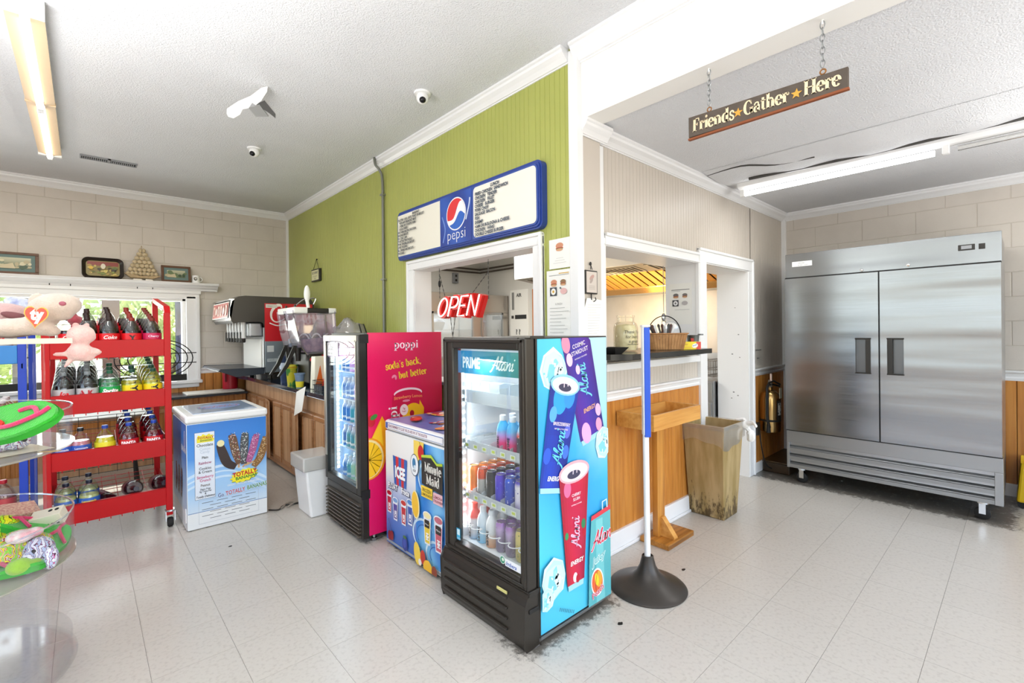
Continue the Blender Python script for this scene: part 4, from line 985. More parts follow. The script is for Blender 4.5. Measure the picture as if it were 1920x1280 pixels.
for si, (z, row) in enumerate(SH_):
    for k, c in enumerate(row):
        for d_ in range(2):
            put('p_'+c, (1.475+.07*d_, 3.075+.072*k, z), f"{c} tea bottle, {['nearest the hinge','second from the hinge','third from the hinge','fourth from the hinge','fifth from the hinge','sixth from the hinge','nearest the light strip'][k]}, {'front' if d_ == 0 else 'back'} row, {['top','second','third','fourth','bottom'][si]} shelf, pink cooler", 'bottles in the pink cooler', s_=.82)

# ================================================================ frozen drink chest (facing left)
K = thing('chest_freezer', 'white and blue chest freezer with frozen drink artwork, between the two tall coolers', 'freezer', (1.78, 2.55, 0))
x0, x1, y0, y1 = 1.49, 2.07, 2.205, 2.905
ob('body', MB().box(x0, x1, y0, y1, .02, .765), m_whitep, K, bevel=.006)
ld = ob('lid', MB().box(x0-.006, x1, y0-.004, y1+.004, .772, .838), m_whitep, K, bevel=.018)
ob('seal', MB().box(x0+.008, x1-.01, y0+.006, y1-.006, .76, .775), m_greyp, K)
ob('plinth', MB().box(x0+.02, x1-.02, y0+.02, y1-.02, 0, .025), m_blackm, K)
a = Art((x0-.0008, y1, 0), (0, -1, 0), (0, 0, 1), .00022, clip=(.004, .696, .022, .764)); W_ = .70
def fr1(u, v):
    t = v/.76; c = [lin('#2f5cae'), lin('#4b74c4'), lin('#a9b7dc'), lin('#eeeceb'), lin('#f4f2ee')]; q = min(3.999, t*4.4); i = int(q); f = q-i
    return tuple(c[i][k]*(1-f)+c[min(4, i+1)][k]*f for k in range(3))
a.grad(.004, .022, .45, .764, fr1, 4, 14)
def fr2(u, v):
    k = .5+.5*math.sin(u*22+math.sin(v*11)*2.2+v*6); c1, c2 = lin('#2e7fd2'), lin('#7fc0ea'); return tuple(c1[i]*(1-k)+c2[i]*k for i in range(3))
a.grad(.385, .05, .697, .755, fr2, 16, 28)
for (cx, cy, r_) in ((.47, .2, .12), (.56, .55, .14), (.6, .12, .1)):
    a.stroke(arcp(cx, cy, r_, r_*.8, 30, 250, 16), [.004+.012*math.sin(PI*i/16) for i in range(17)], '#cfe8f6'); a.stroke(arcp(cx+.01, cy, r_*.7, r_*.55, 60, 220, 12), .006, '#1f62b4')
a.rect(.0, .03, .7, .045, '#9aa2a8')
# frozen-drink emblem: striped cup with letters, script words, cups
a.k += 1
for i in range(5):
    u0, u1 = .105+.037*i, .105+.037*(i+1); b0, b1 = .12+.031*i, .12+.031*(i+1)
    a.poly([(b0, .435), (b1, .43), (u1, .615), (u0, .618)], '#3565b4' if i % 2 == 0 else '#cf2b35')
for dx, c_ in ((.004, '#14346e'), (0, '#ffffff')): a.text(.198+dx, .485-dx, 'ICEE', .098, c_, bold=.05, sx=.68, align='c')
for x, t, c_ in ((.04, 'FLOAT', '#ffffff'), (.216, 'Freeze', '#ffffff')):
    a.text(x+.003, .393, t, .05, '#20305e', bold=.09, sx=.8 if t == 'FLOAT' else .72); a.text(x, .395, t, .05, c_, bold=.03, sx=.8 if t == 'FLOAT' else .72)
a.text(.06, .375, 'ICEE', .018, '#dfe6f4', bold=.02)
def cup_art(x, y, w_, h_, c1, c2, word, rot=0, hy='#ffffff'):
    a.ell(x, y+h_, w_*.58, w_*.3, '#f4f2f2'); a.poly([(x-w_*.36, y), (x+w_*.36, y), (x+w_*.52, y+h_), (x-w_*.52, y+h_)], '#e9ecf2'); a.poly([(x-w_*.3, y+.01), (x+w_*.3, y+.01), (x+w_*.4, y+h_*.8), (x-w_*.4, y+h_*.8)], c1)
    a.ell(x, y+h_, w_*.48, w_*.22, c2); a.text(x+w_*.2, y+h_*.15, word, w_*.5, '#ffffff', bold=.05, rot=PI/2, sx=.7)
cup_art(.055, .23, .065, .13, '#c0283e', '#b8162c', 'ICEE'); cup_art(.138, .20, .065, .13, '#5b4c9c', '#7fa8d8', 'ICEE'); cup_art(.246, .20, .068, .14, '#c62b38', '#c8342c', 'ICEE'); cup_art(.327, .225, .068, .14, '#3a55a8', '#4a86c8', 'ICEE')
for (x, y) in ((.062, .082), (.092, .088)): a.ell(x, y, .022, .032, '#8c1626')
a.stroke(smoothp([(.062, .112), (.045, .17), (.05, .19)]), .003, '#3f5a2a'); a.stroke([(.092, .118), (.052, .19)], .003, '#3f5a2a')
a.ell(.262, .088, .032, .045, '#27378c'); a.ell(.259, .092, .021, .03, '#3a4fae'); a.ell(.262, .13, .022, .01, '#3d6a3f')
a.poly([(.385, .765), (.50, .765), (.49, .70), (.43, .64), (.385, .665)], '#f0cf5a'); a.ell(.466, .70, .033, .045, '#c8201f'); a.stroke([(.462, .74), (.45, .77)], .004, '#4d3a1f')
a.ell(.392, .612, .048, .068, '#26344a'); a.ell(.392, .612, .044, .063, '#f1f3f5'); a.ell(.388, .622, .02, .032, '#3b7ca8'); a.ell(.396, .60, .013, .013, '#cfe0ea'); a.text(.392, .572, 'ICEE', .018, '#26344a', align='c', bold=.02)
a.poly([(.475, .52), (.72, .50), (.72, .665), (.64, .655), (.58, .69), (.475, .675)], '#2b2622'); a.poly([(.475, .675), (.58, .69), (.64, .655), (.72, .665), (.72, .68), (.64, .67), (.58, .708), (.475, .69)], '#b8cf3a')
a.glyphs(.508, .60, SERIF, 'Minute', .078, '#f4f0e6', wmul=.9, sx=.64); a.glyphs(.525, .53, SERIF, 'Maid', .082, '#f4f0e6', wmul=.9, sx=.70)
a.rect(.470, .445, .592, .512, '#efcb3c'); a.text(.531, .478, 'FROZEN', .030, '#5d4a16', align='c', bold=.02, sx=.85); a.text(.531, .455, 'LEMONADE', .022, '#5d4a16', align='c', bold=.02)
a.rect(.60, .435, .70, .50, '#e2b6bd'); a.text(.604, .468, 'LEMONADE', .023, '#8c2a3a', bold=.02); a.text(.604, .447, 'STRAWBERRY', .019, '#8c2a3a', bold=.02)
a.ell(.405, .375, .045, .085, '#f6e9b0', .1); a.ell(.401, .375, .038, .076, '#f2bd2c', .1)
cup_art(.535, .175, .078, .17, '#e8c83a', '#f0e2a8', 'MM'); cup_art(.655, .165, .085, .185, '#c85a6a', '#c46a78', 'MM')
a.rect(.510, .275, .560, .32, '#221e1b'); a.text(.535, .29, 'Minute', .014, '#ffffff', align='c'); a.rect(.628, .27, .682, .32, '#221e1b'); a.text(.655, .288, 'Minute', .016, '#ffffff', align='c')
a.ell(.425, .085, .038, .07, '#f3d04a', .2); a.ell(.488, .085, .028, .042, '#c4301f'); a.ell(.455, .045, .018, .02, '#f0e9e2'); a.ell(.54, .04, .048, .045, '#f2bd2c', .3); a.ell(.61, .04, .028, .036, '#8a3a22')
a.done('front_graphic', K)
a = Art((x0-.0075, y1, 0), (0, -1, 0), (0, 0, 1), .00022); a.rect(.02, .787, .695, .825, '#3f64ae'); a.rect(.05, .789, .695, .821, '#f3f1f2')
a.text(.056, .797, 'PLEASE REMEMBER TO CLOSE THE LID AND PAY AT THE REGISTER', .0242, '#7c2452', bold=.02, sx=.66); a.done('reminder_strip', ld)
a = Art((x0+.012, y1-.012, .8385), (0, -1, 0), (1, 0, 0), .0003, clip=(0, .676, 0, .545))
def ltop(u, v): k = .5+.5*math.sin(u*9+v*14); c1, c2 = lin('#3f66b4'), lin('#9a8fc4'); return tuple(c1[i]*(1-k)+c2[i]*k for i in range(3))
a.n = Vector((0, 0, 1)); a.grad(0, 0, .676, .545, ltop, 8, 8); rr = random.Random(9)
for k in range(26):
    c_ = rr.choice(['#c8232f', '#e8922c', '#f0c25a', '#7c5aa8', '#d86a7c', '#e9e2ea', '#7f9a3c', '#b01a28']); x, y = rr.uniform(.03, .64), rr.uniform(.04, .5); r_ = rr.uniform(.02, .055)
    a.ell(x, y, r_*1.4, r_*.8, c_, rr.uniform(0, 3)); a.ell(x+.005, y+.004, r_*.9, r_*.45, rr.choice(['#f4e3c8', '#e84a3a', '#f2b93c', '#ddd0e6']), rr.uniform(0, 3))
a.done('lid_graphic', ld)

# ================================================================ frozen banana chest (facing the viewer)
K = thing('chest_freezer', 'light blue chest freezer with frozen banana artwork, right of the red bottle rack', 'freezer', (.8, 4.4, 0))
x0, x1, y0, y1 = .535, 1.063, 4.07, 4.74
ob('body', MB().box(x0, x1, y0, y1, .004, .772), m_whitep, K, bevel=.007)
ld = ob('lid', MB().box(x0-.008, x1+.008, y0-.012, y1, .778, .832), m_whitep, K, bevel=.014)
ob('lid_panel', MB().box(x0+.05, x1-.05, y0+.06, y1-.07, .832, .836), glassy('lid_tint', '#8fb4e0', .35, .03, .75, '#b7cdec'), ld)
a = Art((x0+.07, y0+.09, .8365), (1, 0, 0), (0, 1, 0)); a.ell(.2, .26, .15, .14, '#8fb2e4'); a.text(.2, .25, 'TOTALLY', .07, '#c86a7a', bold=.03, align='c', shear=.2); a.text(.2, .19, 'BANANAS', .055, '#8a5aa0', bold=.03, align='c'); a.done('lid_graphic', ld)
ob('seal', MB().box(x0+.004, x1-.004, y0+.004, y1-.01, .77, .78), mat('seal_grey', '#b9bdc2', .5), K)
a = Art((x0, y0-.0008, 0), (1, 0, 0), (0, 0, 1), .00022, clip=(.004, .524, .006, .768)); W_ = .528
def bl(u, v):
    t = v/.77; c = [lin('#f2f1ee'), lin('#cfe0f0'), lin('#a8cdf0'), lin('#9cc8f2'), lin('#4a90dc'), lin('#3b86da'), lin('#2e78cc')]; q = min(5.999, t*6); i = int(q); f = q-i
    return tuple(c[i][k]*(1-f)+c[i+1][k]*f for k in range(3))
a.grad(.004, .006, .524, .768, bl, 4, 18); a.rect(.0, .006, .53, .125, '#e9ebec'); a.rect(0, .121, .53, .126, '#6f90c0')
for k, (y_, w_) in enumerate(((.40, .02), (.36, .012), (.32, .016))): a.stroke(smoothp([(0, y_-.02), (.15, y_+.03), (.3, y_+.02), (.53, y_-.12)]), w_, '#cbe2f8')
a.rect(.048, .215, .175, .705, '#3d4f6e'); a.rect(.050, .217, .173, .703, '#e4eaf4')
a.poly([(.063+.05*0, .63), (.165, .63), (.172, .65), (.158, .66), (.165, .68), (.15, .678), (.14, .69), (.12, .678), (.1, .692), (.09, .678), (.07, .685), (.062, .66)], '#eadb2c'); a.text(.118, .655, 'TOTALLY', .024, '#b02a1c', bold=.03, align='c'); a.text(.12, .638, 'BANANAS', .016, '#3f7a2a', bold=.03, align='c')
for (t, y_, s_, c_) in (('Chocolate', .60, .03, '#3a3a3a'), ('Cotton', .572, .028, '#c4cedd'), ('Candy', .55, .028, '#c4cedd'), ('Plain', .51, .026, '#2c2c30'), ('Rainbow', .47, .028, '#9c3a6a'), ('Cookies', .43, .028, '#56565c'), ('& Cream', .405, .028, '#56565c'), ('Strawberry', .368, .028, '#c0467a'), ('Crunch', .343, .028, '#c0467a'), ('Peanut', .308, .026, '#6a5a50'), ('Dairy Free', .282, .018, '#33353c'), ('0g Trans Fat', .266, .018, '#33353c'), ('&', .25, .02, '#33353c'), ('Totally Delicious', .228, .021, '#33353c')):
    a.text(.112, y_, t, s_, c_, bold=.015, align='c', sx=.82, shear=.3 if 'Delic' in t else 0)
def ban(pts, wd, c1, c2, seed, spr):
    P = smoothp(pts, 6); n = len(P); a.stroke(P, [wd*(.55+.6*math.sin(PI*min(1, .12+.8*i/n))) for i in range(n)], c1)
    q = random.Random(seed); 
    if spr:
        a.k += 1
        for _ in range(95):
            i = q.randrange(2, n-1); x, y = P[i]; r_ = wd*.42; x += q.uniform(-r_, r_); y += q.uniform(-.012, .012); t = q.uniform(0, 3)
            a.stroke([(x, y), (x+.008*math.cos(t), y+.008*math.sin(t))], .0035, q.choice(spr), layer=False)
for bx, by in ((.33, .40), (.355, .40), (.375, .41)): a.stroke([(bx, by), (.33+(bx-.33)*3, .44)], .013, '#c9a27a')
ban([(.31, .41), (.255, .45), (.225, .53), (.205, .60)], .055, '#2e1a14', None, 1, None); a.ell(.212, .605, .024, .025, '#f0e6b0', .2)
ban([(.335, .43), (.31, .52), (.292, .62), (.285, .66)], .05, '#6a4a34', None, 2, ['#e9dcc4', '#c63a6a', '#3a2a1c', '#d8b070', '#f0f0f0'])
ban([(.365, .42), (.366, .52), (.372, .62), (.376, .66)], .05, '#4a4a4e', None, 3, ['#f2f2f2', '#2a2a2c', '#e9e9e9', '#8fa8a0'])
ban([(.395, .43), (.425, .52), (.445, .60), (.456, .635)], .046, '#a85a8a', None, 4, ['#f4e4ee', '#d04a9a', '#e9a2cc', '#7a3a6a'])
ban([(.43, .39), (.475, .45), (.505, .54), (.52, .61)], .05, '#8a6238', None, 5, ['#e6c48a', '#5a3a1c', '#d8a04a', '#f0e0b8'])
q = random.Random(3); sb = []
for i in range(26):
    t = 2*PI*i/26; r_ = 1.0 if i % 2 else .8; sb.append((.365+.098*r_*math.cos(t), .335+.052*r_*math.sin(t)+.012*math.cos(t)))
a.poly([(x+.003, y-.004) for x, y in sb], '#3d6a2c'); a.poly(sb, '#f1e52e')
a.text(.372, .338, 'TOTALLY', .045, '#c0281c', bold=.04, align='c', rot=.06, sx=.85); a.text(.38, .312, 'BANANAS', .032, '#4a8a2a', bold=.04, align='c', rot=.06)
a.text(.36, .275, 'GREAT FROZEN BANANAS', .018, '#e8eef8', align='c', bold=.03)
x_ = .19
for t, c_ in (('Go ', '#2a5a9a'), ('TOTALLY ', '#c02848'), ('BANANAS', '#3f8a3a')):
    a.text(x_, .205+.08*(x_-.19), t.strip(), .044, '#f0f0f4', bold=.05, rot=.06, sx=.69); x_ += a.text(x_, .205+.08*(x_-.19), t.strip(), .044, c_, bold=.015, rot=.06, sx=.69)+.012
a.done('front_graphic', K)
vg = MB(); q = random.Random(2)
for r_ in range(6):
    z = .185-.024*r_; xs = .09 if r_ % 2 == 0 else .14
    for k in range(4 if r_ % 2 == 0 else 3): vg.box(x0+xs+.095*k, x0+xs+.095*k+.07, y0-.0026, y0-.001, z-.0014, z+.0014)
ob('vent_slots', vg, mat('slot_dark', '#3b3f47', .6), K)
ob('vent_outline', MB().box(x0+.07, x0+.465, y0-.0022, y0-.001, .205, .2065).box(x0+.07, x0+.465, y0-.0022, y0-.001, .036, .0375).box(x0+.07, x0+.0712, y0-.0022, y0-.001, .036, .205).box(x0+.464, x0+.4652, y0-.0022, y0-.001, .036, .205), mat('outline_grey', '#aab2bc', .6), K)
a = Art((x0-.0008, y1, 0), (0, -1, 0), (0, 0, 1), .00022, clip=(.004, .666, .006, .768)); a.grad(.004, .006, .666, .768, lambda u, v: tuple(c*.95 for c in bl(u, v)), 4, 18); a.rect(0, .006, .67, .125, '#e9ebec')
a.ell(.6, .66, .035, .06, '#eef2fa'); a.ell(.6, .66, .029, .052, '#8a9ad0'); a.text(.45, .56, 'BANANAS', .06, '#eef2fa', bold=.03)
for k in range(3): ban([(.15+.14*k, .2), (.19+.13*k, .3), (.18+.14*k, .42)], .07, ['#5a2e3a', '#6a4a34', '#46303e'][k], None, 30+k, ['#d8a0b0', '#e9dcc4', '#8a3a5a'])
a.done('side_graphic', K)
ob('side_handle', MB().box(x0-.008, x0, 4.085, 4.11, .06, .16), m_whitep, K, bevel=.003)
# ================================================================ big soda bottles
m_pet = glassy('clear_bottle_plastic', '#fdffff', .09, .08, .0)
def b2_parts(liquid, lab, capc, kind='wide', fill=.215, text=None, tcol='#ffffff', vert=False):
    """two litre bottle: base at origin, 0.30 high"""
    if kind == 'wide': body = [(.030, 0), (.050, .004), (.0565, .018), (.057, .05), (.057, .175), (.0555, .20), (.0515, .222), (.044, .243), (.033, .262), (.021, .277), (.0145, .287), (.0145, .30)]
    else: body = [(.034, 0), (.052, .005), (.057, .02), (.057, .06), (.0555, .10), (.057, .14), (.055, .165), (.047, .192), (.034, .215), (.019, .234), (.0145, .245), (.0145, .26)]
    if kind == 'wide': body = [(r, z*.92) for r, z in body]; fill = fill*.92
    H_ = body[-1][1]; ml = mat('liquid_'+liquid.strip('#'), liquid, .12, noise=0, spec=.5)
    out = [('container', MB().lathe(body, 18), m_pet)]
    lq = [(max(.003, r-.003), z+.003) for r, z in body if z+.003 < fill]
    rr_ = None
    for (ra, za), (rb, zb) in zip(body, body[1:]):
        if za <= fill <= zb: rr_ = ra+(rb-ra)*(fill-za)/(zb-za)-.003
    lq += [(rr_, fill), (0, fill)]; out.append(('drink', MB().lathe([(0, .003)]+lq, 16, cap=False), ml))
    z0_, z1_ = (.092, .176) if kind == 'wide' else (.07, .16)
    out.append(('label_band', MB().lathe([(.0576, z0_), (.0579, z0_+.001), (.0579, z1_-.001), (.0576, z1_)], 18, cap=False), mat('label_'+lab.strip('#'), lab, .4)))
    out.append(('cap', MB().lathe([(.0165, H_-.012), (.0175, H_-.01), (.0175, H_+.008), (.0155, H_+.011)], 14), mat('cap_'+capc.strip('#'), capc, .4)))
    if text:
        mb = MB(); tx_, sz, sh, bo = text; vs, fs = text_mesh(tx_, bo, sh, 2); wd = max(v[0] for v in vs)
        if vert: mb.add([(-(.0584)*math.sin(-b*sz/.055+.2), -.0584*math.cos(-b*sz/.055+.2), z0_+.008+a*sz) for a, b in vs], fs)
        else: mb.add([(.0584*math.sin((a-wd/2)*sz/.055), -.0584*math.cos((a-wd/2)*sz/.055), z1_-.014-sz*.72+b*sz) for a, b in vs], fs)
        out.append(('lettering', mb, mat('ink_'+tcol.strip('#'), tcol, .4)))
    return out
B2 = {}
def b2(key, loc, label, group, rot=0, tilt=None, **kw):
    if key not in B2:
        bits = []
        for n_, mb, m in b2_parts(**BK[key]):
            o = ob(n_, mb, m, None, smooth=True); bits.append((n_, o.data)); bpy.data.objects.remove(o)
        B2[key] = bits
    e = thing('soda_bottle', label, 'bottle', loc, group); e.rotation_euler.z = rot
    if tilt: e.rotation_euler = tilt
    for n_, me in B2[key]: link(n_, me, e)
    return e
BK = {
 'cola': dict(liquid='#170b08', lab='#d3121c', capc='#2a1512', text=('Coke', .034, .3, .02)),
 'cola_red': dict(liquid='#170b08', lab='#d3121c', capc='#8c2416', text=('Y', .05, 0, .05), tcol='#2a0a10'),
 'cherry': dict(liquid='#1c0b0c', lab='#c01a50', capc='#7a2a1c', text=('Cherry', .022, .2, .02), tcol='#e6d6ee'),
 'diet': dict(liquid='#15100e', lab='#b9b8ba', capc='#8f979b', text=('ke', .045, .3, .04), tcol='#d3121c'),
 'diet2': dict(liquid='#15100e', lab='#c2c0c2', capc='#8f979b', text=('A K', .045, 0, .05), tcol='#b01a2c'),
 'lime': dict(liquid='#b9d6cc', lab='#12a14c', capc='#1b5a3e', fill=.19, text=('Sprite', .036, .35, .05)),
 'citrus': dict(liquid='#c3c72a', lab='#f0d31c', capc='#164a38', fill=.20, text=('MY', .05, 0, .06), tcol='#1d1d1d', vert=True),
 'yellowade': dict(liquid='#e3d21e', lab='#e6da2a', capc='#2c4aa8', kind='slim', fill=.19),
 'pinkade': dict(liquid='#d9848e', lab='#2f58b8', capc='#181a22', kind='slim', fill=.185, text=('Lemonade', .016, 0, .02)),
 'punch': dict(liquid='#6a0f18', lab='#c8141e', capc='#2347b0', kind='slim', fill=.20, text=('FANTA', .026, 0, .06)),
 'lemonade': dict(liquid='#ccd089', lab='#2b62b8', capc='#141a30', kind='slim', fill=.175, text=('Lemonade', .018, .2, .03), tcol='#f0d84a'),
 'grape': dict(liquid='#46101c', lab='#7a2a3c', capc='#241a2c', kind='slim', fill=.19),
 'red': dict(liquid='#8c1018', lab='#c4242c', capc='#c9bcbc', fill=.225, text=('RED', .03, .1, .04), tcol='#f0c8c0'),
 'bigred': dict(liquid='#7a1016', lab='#b81a24', capc='#b01a2c', fill=.2),
}
# ================================================================ red bottle rack
rx0, rx1, ry0, ry1 = -.205, .475, 4.27, 5.08
K = thing('bottle_rack', 'red metal four-tier rolling rack of big soda bottles', 'rack', (.135, 4.53, 0))
for x, nm in ((rx0, 0), (rx1, 1)):
    s_ = 1 if nm == 0 else -1
    ob('post', MB().box(x, x+s_*.04, ry0, ry0+.035, .09, 1.585), m_redp, K, bevel=.003)
    ob('post', MB().prism([(ry0, 1.58), (ry0+.035, 1.585), (ry0+.06, 1.60), (ry1, 1.70), (ry1, 1.735), (ry0+.05, 1.635)], x, x+s_*.035, 'x'), m_redp, K, bevel=.003)
    ob('post', MB().box(x, x+s_*.04, ry1-.035, ry1, .09, 1.70), m_redp, K, bevel=.003)
tiers = [(1.268, 1.390), (.898, 1.028), (.533, .654), (.170, .295)]
for z0, z1 in tiers:
    s_ = ob('tray', MB().box(rx0+.04, rx1-.04, ry0+.002, ry0+.008, z0, z1).box(rx0+.04, rx1-.04, ry0+.002, ry0+.03, z1-.004, z1).box(rx0+.005, rx0+.012, ry0+.03, ry1-.03, z0+.05, z1-.02).box(rx1-.012, rx1-.005, ry0+.03, ry1-.03, z0+.05, z1-.02), m_redp, K, bevel=.002)
    wm = MB()
    for k in range(9): y = ry0+.10+(ry1-ry0-.14)*k/8; wm.box(rx0+.03, rx1-.03, y-.002, y+.002, z0-.013+.168*(y-ry0-.075), z0-.009+.168*(y-ry0-.075))
    for k in range(8): x = rx0+.04+(rx1-rx0-.08)*k/7; wm.add([(x-.002, ry0+.01, z0-.004), (x+.002, ry0+.01, z0-.004), (x+.002, ry1-.01, z0+.107), (x-.002, ry1-.01, z0+.107), (x-.002, ry0+.01, z0), (x+.002, ry0+.01, z0), (x+.002, ry1-.01, z0+.111), (x-.002, ry1-.01, z0+.111)], [(0, 3, 2, 1), (4, 5, 6, 7), (0, 4, 7, 3), (1, 2, 6, 5)])
    for k in range(9): x = rx0+.09+.06*k; wm.box(x-.0025, x+.0025, ry0+.003, ry0+.012, z0-.014, z0+.01)
    ob('wire_base', wm, m_redp, s_)
    wb_ = MB()
    for k in range(6): x = rx0+.05+(rx1-rx0-.1)*k/5; wb_.tube([(x, ry1-.02, z0+.13), (x, ry1-.02, z0+.24)], .0025, 4)
    for zz in (.14, .19, .24): wb_.tube([(rx0+.03, ry1-.02, z0+zz), (rx1-.03, ry1-.02, z0+zz)], .003, 4)
    ob('wire_back', wb_, m_blackm, s_)
for x, y in ((rx1-.015, ry0+.02), (rx0+.02, ry0+.02), (rx1-.015, ry1-.03), (rx0+.02, ry1-.03)): caster(K, x, y, 0, .035)
L5 = [rx0+.04+.061+.119*k for k in range(5)]; lanename = ['far-left', 'second', 'middle', 'fourth', 'right-hand']
def rack_lane(tier, k, key, n, what, dx=0, rot0=0):
    z = tiers[tier][0]-.008
    for d_ in range(n):
        b2(key, (L5[k]+dx+random.uniform(-.003, .003), ry0+.075+.119*d_, z+.020*d_), f"{what}, " + ("" if n == 1 else f"{ORD[d_]} in the {lanename[k]} lane, ") + f"{['top','second','third','bottom'][tier]} tier, red rack", 'soda bottles on the red rack', rot=rot0+random.uniform(-.5, .5)*(1 if d_ else .2))
rack_lane(0, 0, 'cola', 1, 'cola bottle half hidden by the hanging pink plush', .03)
rack_lane(0, 1, 'cola', 5, 'dark-capped cola bottle'); rack_lane(0, 2, 'cola', 6, 'dark-capped cola bottle'); rack_lane(0, 3, 'cola_red', 6, 'red-capped cola bottle'); rack_lane(0, 4, 'cherry', 6, 'cherry cola bottle')
rack_lane(1, 0, 'diet', 6, 'silver-labelled diet cola bottle'); rack_lane(1, 1, 'diet2', 6, 'silver-labelled diet cola bottle'); rack_lane(1, 2, 'lime', 3, 'green-labelled lemon-lime soda bottle'); rack_lane(1, 3, 'citrus', 2, 'yellow citrus soda bottle'); rack_lane(1, 4, 'citrus', 6, 'yellow citrus soda bottle')
rack_lane(2, 1, 'pinkade', 1, 'pink lemonade bottle', -.04); rack_lane(2, 0, 'pinkade', 1, 'pink lemonade bottle behind the acrylic bin', -.01); rack_lane(2, 2, 'yellowade', 1, 'bright yellow drink bottle standing alone', -.03)
rack_lane(2, 3, 'punch', 4, 'blue-capped dark red soda bottle', -.02); rack_lane(2, 4, 'punch', 4, 'blue-capped dark red soda bottle', 0)
rack_lane(3, 0, 'lemonade', 2, 'pale lemonade bottle'); rack_lane(3, 1, 'lemonade', 2, 'pale lemonade bottle')
b2('grape', (.13, 4.38, .235), 'dark red juice bottle lying base-forward, bottom tier of the red rack', 'soda bottles on the red rack', tilt=(math.radians(-82), 0, .5))
b2('grape', (.245, 4.56, .275), 'dark juice bottle lying cap-forward on the bottom tier of the red rack', 'soda bottles on the red rack', tilt=(math.radians(80), 0, .08))
b2('grape', (.40, 4.58, .275), 'dark juice bottle lying at the right end, bottom tier, red rack', 'soda bottles on the red rack', tilt=(math.radians(80), 0, .12))
# blue rack, cut by the frame
K = thing('bottle_rack', 'blue metal rack of soda bottles left of the red rack', 'rack', (-.5, 4.53, 0))
bx0, bx1 = -.95, -.27
ob('post', MB().box(bx1-.04, bx1, ry0, ry0+.035, .08, 1.55), m_bluep, K, bevel=.003); ob('post', MB().box(bx0, bx0+.04, ry0, ry0+.035, .08, 1.55), m_bluep, K, bevel=.003)
ob('post', MB().box(bx1-.04, bx1, ry1-.035, ry1, .08, 1.6), m_bluep, K, bevel=.003); ob('post', MB().box(bx0, bx0+.04, ry1-.035, ry1, .08, 1.6), m_bluep, K, bevel=.003)
m_bp = mat('light_blue_panel', '#2f7fc6', .35)
for ti, z1 in enumerate((1.365, .835, .33)):
    z0 = z1-.115
    s_ = ob('tray', MB().box(bx0+.04, bx1-.04, ry0+.002, ry0+.01, z0, z1), m_bp, K, bevel=.004)
    a = Art((bx1-.285, ry0+.0015, z0), (1, 0, 0), (0, 0, 1)); a.text(.0, .03, 'pepsi', .075, '#eef2f6', bold=.02, sx=1.05); a.done('lettering', s_)
    wm = MB()
    for k in range(9): y = ry0+.03+(ry1-ry0-.06)*k/8; wm.box(bx0+.03, bx1-.03, y-.002, y+.002, z0+.012, z0+.016)
    for k in range(6): x = bx0+.06+.12*k; wm.box(x-.003, x+.003, ry0, ry0+.012, z0-.03, z0)
    ob('wire_base', wm, m_blackm, s_)
    ob('bracket', MB().prism([(ry0+.03, z0+.02), (ry0+.03, z0-.02), (ry0+.16, z0-.13), (ry0+.19, z0-.13)], bx1-.03, bx1-.022, 'x'), mat('navy_enamel', '#14308c', .4), s_)
for x in (bx1-.115, bx1-.24):
    for d_ in range(3): b2('red', (x, ry0+.075+.113*d_, .735+.003), f"red soda bottle, {ORD[d_]} in the {'right' if x > bx1-.2 else 'left'} lane, middle tier of the blue rack", 'soda bottles on the blue rack', rot=random.uniform(-.4, .4))
b2('bigred', (bx1-.115, ry0+.08, .233), 'red-capped dark red soda bottle, bottom tier of the blue rack', 'soda bottles on the blue rack')
for x in (bx1-.12, bx1-.25): b2('diet', (x, ry0+.08, 1.268), f"cola bottle behind the plush toys, {'right' if x > bx1-.2 else 'left'} one, top tier, blue rack", 'soda bottles on the blue rack')

# black wire hoop basket beside the red rack
K = thing('wire_basket', 'black wire hoop basket standing between the red rack and the window', 'basket', (.62, 5.6, .72))
for i, (rx_, rz_) in enumerate(((.30, .19), (.26, .165), (.20, .13))):
    mb = MB(); mb.tube([(.50+rx_*math.cos(t), 5.6+.03*i, 1.19+rz_*math.sin(t)) for t in [2*PI*q/36 for q in range(36)]], .005, 5, closed=True); ob('hoop', mb, m_blackm, K)
mb = MB()
for z in (1.24, 1.145): mb.tube([(.2, 5.6, z), (.83, 5.6, z)], .005, 5)
mb.tube([(.57, 5.6, 1.22), (.6, 5.6, 1.13), (.63, 5.6, 1.24), (.66, 5.6, 1.15)], .005, 5); mb.tube([(.5, 5.6, 1.38), (.5, 5.62, 1.0), (.5, 5.6, .72)], .006, 5)
ob('crossbar', mb, m_blackm, K)
# legs of a folding table behind the rack
K = thing('folding_table', 'dark metal trestle legs and box under the window ledge behind the red rack', 'table', (.2, 5.7, 0))
ob('tabletop', MB().box(-.7, .42, 5.3, 6.0, .70, .72), mat('grey_tabletop', '#8b857a', .5), K, bevel=.005)
for x in (-.6, .36):
    mb = MB(); mb.tube([(x, 5.42, 0), (x-.05, 5.85, .70)], .014, 6); ob('leg', mb, m_blackm, K)
    mb = MB(); mb.tube([(x, 5.85, 0), (x-.05, 5.4, .70)], .014, 6); ob('leg', mb, m_blackm, K)

